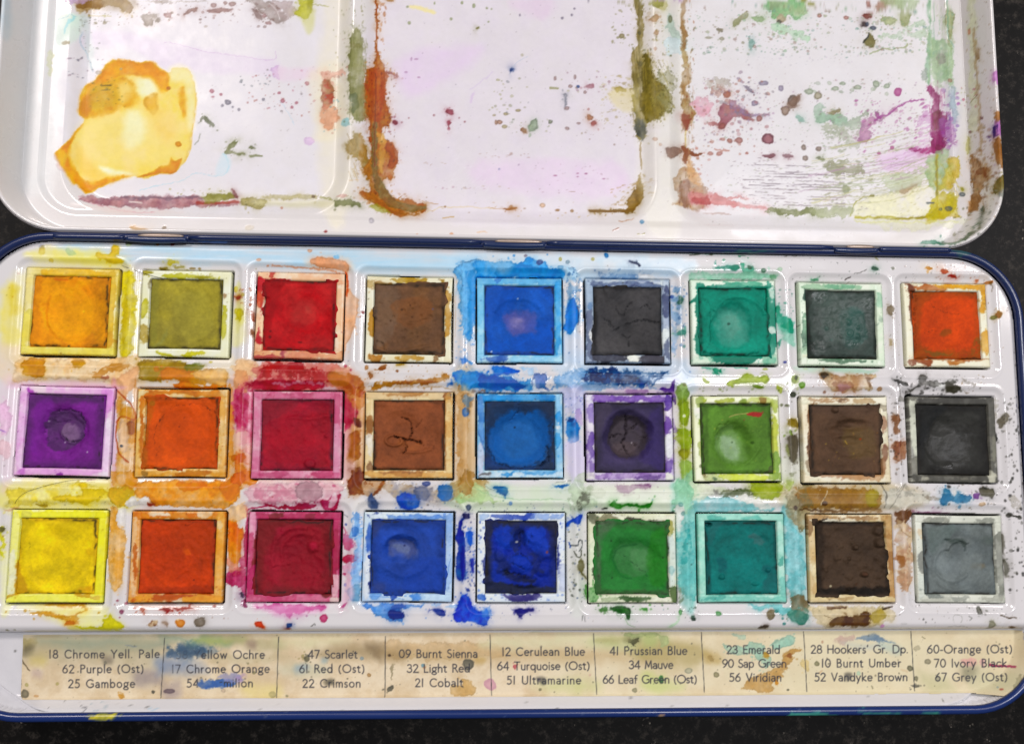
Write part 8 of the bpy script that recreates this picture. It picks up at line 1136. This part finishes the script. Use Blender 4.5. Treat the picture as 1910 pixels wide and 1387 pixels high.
# ------------------------------------------------------------------ outline of the tin
xr, _ = inv(1906.5, 640, .5); _, yt = inv(955, 456, .5); _, yb_ = inv(955, 1331, .5)
XR = xr; XL = XR-197.2; YT = yt; YB = yb_; RC = 13.0
print('tin', XL, XR, YT, YB)
tin = empty('paint_tin', ((XL+XR)/2, (YT+YB)/2, Z_TOP)); tag(tin, 'hinged navy blue paint tin with white inside, open, its stained lid folded back', 'paint tin')
org = np.array([(XL+XR)/2, (YT+YB)/2, Z_TOP])
def loc(V): return V-org
def pig(n, col, cov=.0): return np.tile(np.array([*lin(hexc(col)), cov]), (n, 1))
# body: blue outside, separate white inside
O = rr_outline(XL, YB, XR, YT, RC)
rings = [ring3(offset_ring(O, d), z) for d, z in ((-.25,-.5),(-.2,-6),(-.35,-12),(-.9,-14.3),(-2.2,-14.9),(-12,-14.9),(-30,-14.9))]
V, Fq = loft(rings[::-1]); mesh_mix('tin_body', loc(V), Fq, M_BLUE_OUT, tin)
# inner white pressing: floor, front wall, as a fine height sheet
def axis(lo, hi, parts, step, coarse):
    """positions with a fine step inside the given spans and a coarse one elsewhere"""
    v = [lo]
    while v[-1] < hi:
        f = any(a <= v[-1] < b for a, b in parts); v.append(v[-1]+(step if f else coarse))
    v[-1] = hi; return np.array(v)
gx = axis(XL+.05, XR-.05, [(XL, XL+26), (XR-26, XR)], .2, .6); gy = axis(YB+.05, YT-.05, [(YB, YB+18)], .22, 2.)
GX, GY = np.meshgrid(gx, gy)
def wall_h(d, top, floor, w0, w1): return floor+(top-floor)*(1-sstep(w0, w1, d))
d = rr_sd(GX, GY, XL, YB, XR, YT, RC)
def trough_z(x, y):
    d = rr_sd(x, y, XL, YB, XR, YT, RC); return wall_h(d, -.25, -3.4, .3, 3.2)
Z = trough_z(GX, GY)
d2 = rr_sd(GX, GY, XL+.75, YB+.75, XR-.75, YT, 19.0)     # the inner pressing is cut with rounder corners than the rim
Z = np.where(GY > YB+17.5, np.minimum(Z, -7.0), Z); Z = np.where(d > .7, Z-2.2*(1-sstep(-.55, .0, d2))*(Z > -6), Z)+.0*np.exp(-((d2-.5)/.35)**2)*(d2 > 0)*(np.abs(GX-(XL+XR)/2) > 70)
keep = (d[:-1,:-1] > .02) & (d[1:,1:] > .02) & (d[:-1,1:] > .02) & (d[1:,:-1] > .02)
V = np.stack([GX, GY, Z], -1).reshape(-1, 3); px, py = proj(GX, GY, -3.0)
Tin = Sheet(-90, 1150, 2010, 1420, 'e4dade'); Tin.use('P')
Tin.G('-80,1180 60,1180 80,1320 200,1325 0,1330 -80,1300', 'cfc6cc', .5, 10, 6); Tin.use('B1').K('430,1180 460,1190 440,1215 425,1230', 5, '6c6870', .6, 2, dry=.25); Tin.K('470,1175 540,1170 560,1195 500,1200', 4, '9cacb8', .5, 2, dry=.3); Tin.K('770,1180 800,1200 830,1185', 5, 'a8c4dc', .6, 2); Tin.D('72,914,6,4 600,1195,4', '55504c', .8)
Tin.use('B3'); Tin.D('322,1210,22,12', 'b4b894', .85, .5); Tin.D('566,1208,34,12', '6c6c50', .9, .4); Tin.D('660,1195,5 480,1190,3', '5c5854', .8); Tin.K('355,818 420,820', 8, 'a8ac84', .8, 2); Tin.use('B5'); Tin.K('390,1210 500,1205 640,1212', 5, '6c6860', .6, 2, dry=.3); Tin.K('920,1195 1000,1185 1050,1160 1080,1125', 5, '54504c', .85, 1.5); Tin.K('1200,990 1185,1060 1150,1110', 8, '5c584c', .6, 3, dry=.25)
Tin.use('P').N((0,1290,1900,1330), 90, (.4,2.0), ['4c4844','6c6860'], .75, 1.5, seed=160); Tin.use('C8').B('60,438 140,430 150,440 80,445', 'a08478', .7, 2)
Tin.N((1500,330,1900,440), 20, (1,4), ['4c4844'], .7, seed=161)
cols = albedo(Tin.read(px, py)).reshape(-1, 4); cols[:, 3] *= .6
Fk = grid_faces(*GX.shape, keep); V, Fk, cols = compact(V, Fk, cols)
new_obj('tin_inside', mesh_np('tin_inside', loc(V), Fk, cols), M_ENAMEL, tin)
# rolled rim, with the splashes that landed on it
n_s = 26
def rim_path(x0, y0, x1, y1, r, z):
    c = rr_outline(x0, y0, x1, y1, r, 12); out = []
    for a, b in zip(c, np.roll(c, -1, 0)):
        L = np.hypot(*(b-a)); m = max(1, int(L/.5))
        for k in range(m): out.append(a+(b-a)*k/m)
    return np.array(out)
R0 = rim_path(XL, YB, XR, YT, RC, 0)
Rim = Sheet(-90, 1300, 2010, 1370, '142e6c'); RimT = Sheet(-90, 380, 2010, 700, '1a2a58')
Rim.use('C6').B('500,520 560,508 640,506 662,520 620,536 540,538', 'd4c81c', .95, 3, edge=.1, dry=.12, c2='e0d430'); Rim.use('C7').B('1870,512 1895,510 1895,530 1875,530', 'b89878', .8, 2); Rim.use('C8').B('715,470 740,452 830,448 900,452 955,465 950,476 820,474 740,478', '3f9c88', .95, 3, edge=.1, c2='4cb09c'); Rim.B('1080,445 1200,450 1300,455 1280,462 1180,462 1100,455', '3f9c88', .9, 3, dry=.25); Rim.B('1395,460 1420,445 1470,448 1490,462 1440,470', '3f9c88', .92, 3, dry=.15); Rim.B('75,465 95,462 95,476 80,476', 'b89878', .8, 2)
Rim.use('P').N((0,1320,1910,1350), 40, (.3,1.2), ['b8a898','8c94a8'], .6, seed=162); Rim.use('P').N((0,1320,1910,1345), 60, (.4,1.6), ['c8c0b8','8c94a8'], .7, 4, seed=171); RimT.use('P').N((0,430,1910,700), 70, (.4,1.8), ['b8b4b0','8c94a8'], .6, 3, seed=172); RimT.N((0,430,1910,640), 90, (.3,1.3), ['8c94a8','a8b0c0','5c6478'], .6, seed=163)
RimT.use('L1').K('1120,1345 1260,1350', 9, '2c68b8', .7, 2); RimT.use('A8').B('890,70 960,72 970,100 920,108 890,90', '2c5c5c', .7, 4); RimT.K('1000,100 1080,150 1150,220 1200,300', 8, '4c5c5c', .4, 3, dry=.35); RimT.use('L3').B('420,1260 640,1258 640,1270 430,1272', '2c7460', .6, 3, dry=.3)
tb = np.concatenate([R0, np.full((len(R0), 1), .0)], 1)
V, Fq = tube(tb, .80, 12, closed=True, sq=.95)
px, py = proj(V[:, 0], V[:, 1], .3)
low = V[:, 1] < (YT+YB)/2-20
cl = np.where(low[:, None], Rim.read(px, py), RimT.read(px, py)); cl = np.concatenate([np.clip(lin(cl[:, :3])*.95, 0, .9), cl[:, 3:]/255.*.6], 1)
mesh_mix('rolled_rim', loc(V), Fq, M_BLUE, tin, cols=cl)
# the hinge: a rolled navy strip along the lid edge with three bare knuckles
h0 = np.array([inv(x, 446.5+(x-250)*.0125, 1.1) for x in (250, 930, 1700)])
def hinge_pt(px_, dy=0., z=1.0):
    y = 441.0+(px_-250)*.0158+dy; return np.array([*inv(px_, y, z), z])
for a, b in ((352, 898), (1020, 1553), (1640, 1772), (100, 232)):
    xs = np.linspace(a, b, 24); rad = np.full(24, .56); rad[0] = rad[-1] = .42
    pth = np.array([hinge_pt(x, 2.2 if (x < 240 or x > 1630) else .4, .75) for x in xs])
    V, Fq = tube(pth, rad, 10); n = len(V); c_ = np.tile(np.array([*lin(hexc('182a58'))*.9, .0]), (n, 1))
    mesh_mix('hinge_roll', loc(V), Fq, M_BLUE, tin, cols=c_)
for a, b in ((236, 348), (902, 1016), (1557, 1636)):
    xs = np.linspace(a, b, 22); t = np.linspace(0, 1, 22); bend = np.sin(t*math.pi)
    pth = np.array([hinge_pt(x, 4.6+1.2*q, .85) for x, q in zip(xs, bend)]); V, Fq = tube(pth, .5+.14*bend, 10); n = len(V)
    mesh_mix('hinge_knuckle', loc(V), Fq, M_BLUE, tin, cols=np.tile(np.array([*lin(hexc('1c305c'))*.9, .0]), (n, 1)))
    xs = np.linspace(a+22, b-6, 16); t = np.linspace(0, 1, 16)
    pth = np.array([hinge_pt(x, -1.6, .95) for x in xs]); V, Fq = tube(pth, .2+.28*np.sin(t*math.pi)**.5, 8); mesh_mix('hinge_slot_metal', loc(V), Fq, M_METAL, tin)

# ------------------------------------------------------------------ the lid
ZF = -8.0
lxr, _ = inv(1874, 330, .6); _, lyb = inv(800, 446, .6)
LXR = lxr; LXL = LXR-194.4; LYB = lyb+.3; LYT = LYB+88
print('lid', LXL, LXR, LYB, LYT)
RCL = 13.5
def Pl(px, py, z=-9.0): return np.array(inv(px, py, z))
lid_root_parts = []
wells = []
for xa, xb, yb in ((148, 622, 372), (699, 1196, 391), (1276, 1748, 403)):
    a = Pl(xa, yb-40); b = Pl(xb, yb-40); c = Pl((xa+xb)/2, yb); wells.append((a[0], c[1], b[0], LYT-6.5))
def axis2(lo, hi, spans):
    v = [lo]
    while v[-1] < hi: v.append(v[-1]+next((st for a, b, st in spans if a <= v[-1] < b), .8))
    v[-1] = hi; return np.array(v)
gx = axis2(LXL, LXR, [(LXL-1, LXL+2.7, .07), (LXR-2.7, LXR+1, .07), (LXL, LXR, .185)]); gy = axis2(LYB, LYT, [(LYB-1, LYB+2.7, .1), (LYB, LYB+53, .185)])
GX, GY = np.meshgrid(gx, gy)
d = rr_sd(GX, GY, LXL, LYB, LXR, LYT, RCL)
Z = .55*np.sqrt(np.clip(1-((d-.45)/.45)**2, 0, 1))*(d < .9)
Z = np.where(d >= .9, -.0-(7.6)*sstep(.75, 2.5, d)-.0, Z)
Z = Z-.55*sstep(5.2, 6.6, d)                                # shelf steps gently in
wd = np.full(GX.shape, -1e9)
for (a, b, c, e) in wells: wd = np.maximum(wd, rr_sd(GX, GY, a, b, c, e, 6.2))
Z = Z-1.75*sstep(-3.4, .15, wd)*(d > 3)+.45*sstep(0, 16, wd)
Z += (fbm(GX, GY, 26, 31, 3)-.5)*.22*sstep(3, 6, d)
px, py = proj(GX, GY, np.where(d > .8, Z, 0)); cols = albedo(Lw.read(px, py)).reshape(-1, 4)
keep = (d[:-1,:-1] > -.02) & (d[1:,1:] > -.02) & (d[:-1,1:] > -.02) & (d[1:,:-1] > -.02)
V = np.stack([GX, GY, Z], -1).reshape(-1, 3); Fk = grid_faces(*GX.shape, keep); V, Fk, cols = compact(V, Fk, cols)
lid = new_obj('lid', mesh_np('lid', loc(V), Fk, cols), M_LID, tin); lid['label'] = 'white enamel mixing lid with three paint-stained wells'
OL = rr_outline(LXL, LYB, LXR, LYT, RCL)
rings = [ring3(offset_ring(OL, dd), z) for dd, z in ((-.02,.02),(.12,-.1),(.12,-.4),(-.15,-1),(-.3,-8),(-.9,-10.6),(-2.4,-11.4),(-12,-11.5),(-40,-11.5))]
V, Fq = loft(rings[::-1]); nn = len(rings[0]); cO = np.tile(np.array([*lin(hexc('d8d0d0'))*1.0, .1]), (len(V), 1)); cO[:nn*7] = [.012, .03, .115, 0]
mesh_mix('lid_shell', loc(V), Fq, M_LID, lid, cols=cO)

# ------------------------------------------------------------------ the pan tray
_, TYB = inv(955, 1177, -.6)
TX0, TX1, TY1 = XL+.75, XR-.75, YT-.75
tray = empty('pan_tray', ((TX0+TX1)/2, (TYB+TY1)/2, -2)); tag(tray, 'white enamel tray holding twenty-seven square paint pans, smeared and splashed with every colour', 'paint tray')
torg = np.array([(TX0+TX1)/2, (TYB+TY1)/2, -2.])
boxes = []
for c in CORN:
    W = np.array([inv(*q, 0.0) for q in c]); cen = W.mean(0)
    wx = (np.linalg.norm(W[1]-W[0])+np.linalg.norm(W[2]-W[3]))/2; wy = (np.linalg.norm(W[3]-W[0])+np.linalg.norm(W[2]-W[1]))/2
    ang = math.atan2((W[1]-W[0]+W[2]-W[3])[1], (W[1]-W[0]+W[2]-W[3])[0]); boxes.append((cen, wx, wy, ang))
gx = axis(TX0, TX1, [(TX0, TX1)], .165, .165); gy = axis(TYB, TY1, [(TYB, TY1)], .165, .165)
GX, GY = np.meshgrid(gx, gy); gd = np.full(GX.shape, 1e9)     # distance outside the nearest pan
for cen, wx, wy, ang in boxes:
    i0, i1 = np.searchsorted(gx, (cen[0]-13, cen[0]+13)); j0, j1 = np.searchsorted(gy, (cen[1]-13, cen[1]+13))
    x = GX[j0:j1, i0:i1]-cen[0]; y = GY[j0:j1, i0:i1]-cen[1]; ca, sa = math.cos(ang), math.sin(ang); u, v = x*ca+y*sa, -x*sa+y*ca
    hr = np.random.RandomState(int(cen[0]*7+900)); ju, jv = hr.uniform(-.13, .13, 2); dd = -rr_sd(u-ju, v-jv, -wx/2-.10, -wy/2-.10, wx/2+.10, wy/2+.10, .35); gd[j0:j1, i0:i1] = np.minimum(gd[j0:j1, i0:i1], dd)
Z = .2-.52*(1-sstep(.7, 1.9, gd))-.3*(1-np.clip(gd/1.0, 0, 1))**2+.05*np.exp(-((gd-1.9)/.28)**2)     # a step down to a narrow ledge round each opening
Z = np.where(gd < .13, -2.4, Z)
d = rr_sd(GX, GY, TX0, TYB-20, TX1, TY1, RC-.75)
Z -= .9*(1-sstep(0, 1.2, d))
fe = GY-TYB; Z -= 2.6*(1-np.sqrt(np.clip(1-(1-np.clip(fe/1.5, 0, 1))**2, 0, 1)))
Z += (fbm(GX, GY, 18, 41, 3)-.5)*.16*np.clip(gd/2, 0, 1)
px, py = proj(GX, GY, 0.0); cols = albedo(T.read(px, py)).reshape(-1, 4)
# grime gathers right in the gaps
inm = gd > -.35
keep = (d[:-1,:-1] > 0) & (d[1:,1:] > 0) & (d[:-1,1:] > 0) & (d[1:,:-1] > 0) & (gd[:-1,:-1] > -.02) & (gd[1:,1:] > -.02)
V = np.stack([GX, GY, Z], -1).reshape(-1, 3); Fk = grid_faces(*GX.shape, keep); V, Fk, cols = compact(V, Fk, cols)
new_obj('tray_plate', mesh_np('tray_plate', V-torg, Fk, cols), M_ENAMEL, tray)
# front lip turned down
V = np.array([(TX0+.5,TYB+.02,-2.3),(TX1-.5,TYB+.02,-2.3),(TX1-.5,TYB+.25,-3.3),(TX0+.5,TYB+.25,-3.3)], float)
mesh_mix('front_lip', V-torg, [(0,3,2,1)], M_ENAMEL, tray, cols=np.tile([.75,.73,.74,0], (4,1)), smooth=False)

# ------------------------------------------------------------------ the colour card
ZC = -3.15
tl, tr, br, bl = (np.array(inv(*q, ZC)) for q in ((44,1183),(1912,1174),(1908,1291),(38,1303.5)))
nu, nv = 1500, 96
U, Vv = np.meshgrid(np.linspace(0, 1, nu), np.linspace(0, 1, nv))
PX = (tl[0]*(1-U)+tr[0]*U)*Vv+(bl[0]*(1-U)+br[0]*U)*(1-Vv); PY = (tl[1]*(1-U)+tr[1]*U)*Vv+(bl[1]*(1-U)+br[1]*U)*(1-Vv)
edge_w = (fbm(PX, PY, 6, 3, 4)-.5)*.25; PX = PX+np.where(U < .5, 1, -1)*edge_w*(np.abs(U-.5) > .497); PY = PY+edge_w*.5*(Vv < .02)
PZ = np.maximum(ZC+.14*(fbm(PX, PY, 22, 91, 3)-.5)+.02, trough_z(PX, PY)+.12)
crn = np.hypot(np.maximum(0, PX-(br[0]-5.5)), np.maximum(0, (br[1]+5.5)-PY)) > 5.5
crl = (PX-bl[0])+(PY-bl[1]) < .5
px, py = proj(PX, PY, PZ); cols = albedo(Cd.read(px, py)).reshape(-1, 4)
bad = crn | crl; keep = ~(bad[:-1,:-1] | bad[1:,1:] | bad[:-1,1:] | bad[1:,:-1])
V = np.stack([PX, PY, PZ], -1).reshape(-1, 3); Fk = grid_faces(nv, nu, keep); V, Fk, cols = compact(V, Fk, cols)
corg = np.array([*((tl+br)/2), ZC])
o = new_obj('label_card', mesh_np('label_card', V-corg, Fk, cols), M_CARD); o.location = Vector(corg)*MM
tag(o, 'long stained cream card printed with paint names, lying in the trough of the tin', 'label card')

# ------------------------------------------------------------------ twenty-seven pans
NF = 92; OVER = {2, 3, 5, 6, 10, 16, 20, 21, 22, 23, 25}
for k, ((cen, wx, wy, ang), p) in enumerate(zip(boxes, PAN)):
    R = np.random.RandomState(k+60); root = empty('paint_pan', (cen[0], cen[1], -6)); tag(root, p[5], 'paint pan', 'paint pans set in the tray')
    root.rotation_euler = (math.radians(R.uniform(-.7, .7)), math.radians(R.uniform(-.7, .7)), ang)
    ca, sa = math.cos(ang), math.sin(ang)
    wl = 1.46; hx, hy = wx/2-.06, wy/2-.06
    s = np.linspace(-1, 1, NF); U, Vv = np.meshgrid(s*hx, s*hy)
    bow = R.uniform(-.16, .05, 4)                                   # sides drawn in a little
    qx = 1-(Vv/hy)**2; qy = 1-(U/hx)**2
    LU = U*(1+np.where(U > 0, bow[0], bow[1])*qx/hx); LV = Vv*(1+np.where(Vv > 0, bow[2], bow[3])*qy/hy)
    do = np.minimum(hx-np.abs(U), hy-np.abs(Vv)); wl = R.uniform(1.32, 1.52); ix, iy = hx-wl, hy-wl; di = np.maximum(np.abs(U)-ix, np.abs(Vv)-iy)
    z = .0-.10*(1-np.clip(do/.2, 0, 1))**2-.22*(1-np.clip(di/.3, 0, 1))**2-3.0*sstep(0,-.12,di)
    # mould seams where the four walls meet
    seam = [(-ix, 1, 0), (ix, 1, 0)] if k % 2 else [(-iy, 0, 1), (iy, 0, 1)]
    for v0, isx, isy in seam:
        q = (U if isx else Vv)-v0; z = z-.10*np.exp(-(q/.09)**2)*(di > 0)*(np.abs(Vv if isx else U) > (iy if isx else ix))
    z = z+(fbm(U+cen[0], Vv+cen[1], 5, 13, 3)-.5)*.10
    WX = cen[0]+LU*ca-LV*sa; WY = cen[1]+LU*sa+LV*ca; px, py = proj(WX, WY, 0.0); fc = albedo(Fr.read(px, py))
    cell = (di[:-1,:-1] > -.3) | (di[1:,1:] > -.3) | (di[:-1,1:] > -.3) | (di[1:,:-1] > -.3)
    Vt = np.stack([LU, LV, z+6], -1).reshape(-1, 3); fcf = fc.reshape(-1, 4); Ft = grid_faces(NF, NF, cell)
    idx = np.arange(NF*NF).reshape(NF, NF); loop = np.concatenate([idx[0, :-1], idx[:-1, -1], idx[-1, :0:-1], idx[:0:-1, 0]])
    nb = len(Vt); prev = loop; FF = [Ft]; VV = [Vt]; CC = [fcf]
    for zz, sc in ((5.2, 1.0), (1.0, .97)):                          # outer walls drop into the tray
        ring = Vt[loop].copy(); ring[:, 2] = zz; ring[:, :2] *= sc; cu = nb+np.arange(len(loop)); nb += len(loop)
        VV.append(ring); CC.append(fcf[loop]*np.array([.93,.93,.93,1])); FF.append(np.stack([prev, cu, np.roll(cu, -1), np.roll(prev, -1)], -1)); prev = cu
    V, Ff, cc = compact(np.concatenate(VV), np.concatenate(FF), np.concatenate(CC))
    new_obj('pan_frame', mesh_np('pan_frame', V, Ff, cc), M_PLASTIC, root)
    # the cake of dried paint
    n2 = 88; s = np.linspace(-1, 1, n2); ex, ey = ix+.04, iy+.04; U, Vv = np.meshgrid(s*ex, s*ey)
    de = np.minimum(ex-np.abs(U), ey-np.abs(Vv)); rag = fbm(U+cen[0]*3, Vv+cen[1]*3, 1.6, 17, 3)
    over = sstep(.47, .60, fbm(U+cen[0], Vv+cen[1], 4.5, 19+k, 3))*(1.0 if k in OVER else .35); sh = -(rag-.35)*.34*(1-over)+over*(rag-.2)*(1.0 if k in OVER else .2)
    LU = U+np.sign(U)*sh*np.exp(-(ex-np.abs(U))/.35); LV = Vv+np.sign(Vv)*sh*np.exp(-(ey-np.abs(Vv))/.35)
    LU = LU*(1+np.where(U > 0, bow[0], bow[1])*(1-(Vv/hy)**2)/hx); LV = LV*(1+np.where(Vv > 0, bow[2], bow[3])*(1-(U/hx)**2)/hy)
    WX = cen[0]+LU*ca-LV*sa; WY = cen[1]+LU*sa+LV*ca; px, py = proj(WX, WY, -.4)
    hx_ = np.clip(px-Ck.x0, 0, Ck.w-2); hy_ = np.clip(py-Ck.y0, 0, Ck.h-2); i = hx_.astype(int); j = hy_.astype(int); fx, fy = hx_-i, hy_-j
    hh = (Ht[j, i]*(1-fx)+Ht[j, i+1]*fx)*(1-fy)+(Ht[j+1, i]*(1-fx)+Ht[j+1, i+1]*fx)*fy
    z = -.30+hh*2.5+(fbm(WX, WY, 5, 23, 4)-.5)*.28+(fbm(WX, WY, .8, 29, 3)-.5)*.07-.42*(1-np.clip(de/.26, 0, 1))**2*(1-over)+over*(.46 if k in OVER else .2)*np.exp(-de/1.2)+.12*np.exp(-((de-.8)/.5)**2)*rag
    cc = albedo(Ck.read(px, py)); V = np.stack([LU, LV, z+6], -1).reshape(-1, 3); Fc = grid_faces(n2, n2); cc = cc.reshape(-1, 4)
    idx = np.arange(n2*n2).reshape(n2, n2); loop = np.concatenate([idx[0, :-1], idx[:-1, -1], idx[-1, :0:-1], idx[:0:-1, 0]]); ring = V[loop].copy(); ring[:, 2] = 3.2
    cu = len(V)+np.arange(len(loop)); Fc = np.concatenate([Fc, np.stack([loop, cu, np.roll(cu, -1), np.roll(loop, -1)], -1)])
    o = new_obj('paint_cake', mesh_np('paint_cake', np.concatenate([V, ring]), Fc, np.concatenate([cc, cc[loop]])), M_CAKE, root)
# tin frame of reference done: pan roots sit at -6, meshes were lifted by 6 mm to meet them

# ------------------------------------------------------------------ two stray hairs
M_HAIR = plain_mat('dark_hair', (.03, .022, .018), .4)
for view, pts, z, lab in (('A4', '655,215 720,240 810,270 900,290 985,296', .12, 'fine dark hair lying across the top edge of the olive ochre pan'),
                          ('B1', '75,160 100,125 150,95 240,68 360,42 470,36', .42, 'long curved hair on the white tray just above the yellow pan')):
    ox, oy, sc = VIEW[view]; P = smooth_poly(pts_of(pts), False, 6); W = np.array([[*inv(ox+a/sc, oy+b/sc, z), z] for a, b in P]); c0 = W.mean(0)
    V, Fq = tube(W-c0, .03, 6); o = mesh_mix('hair', V, Fq, M_HAIR); o.location = Vector(c0)*MM; tag(o, lab, 'hair')
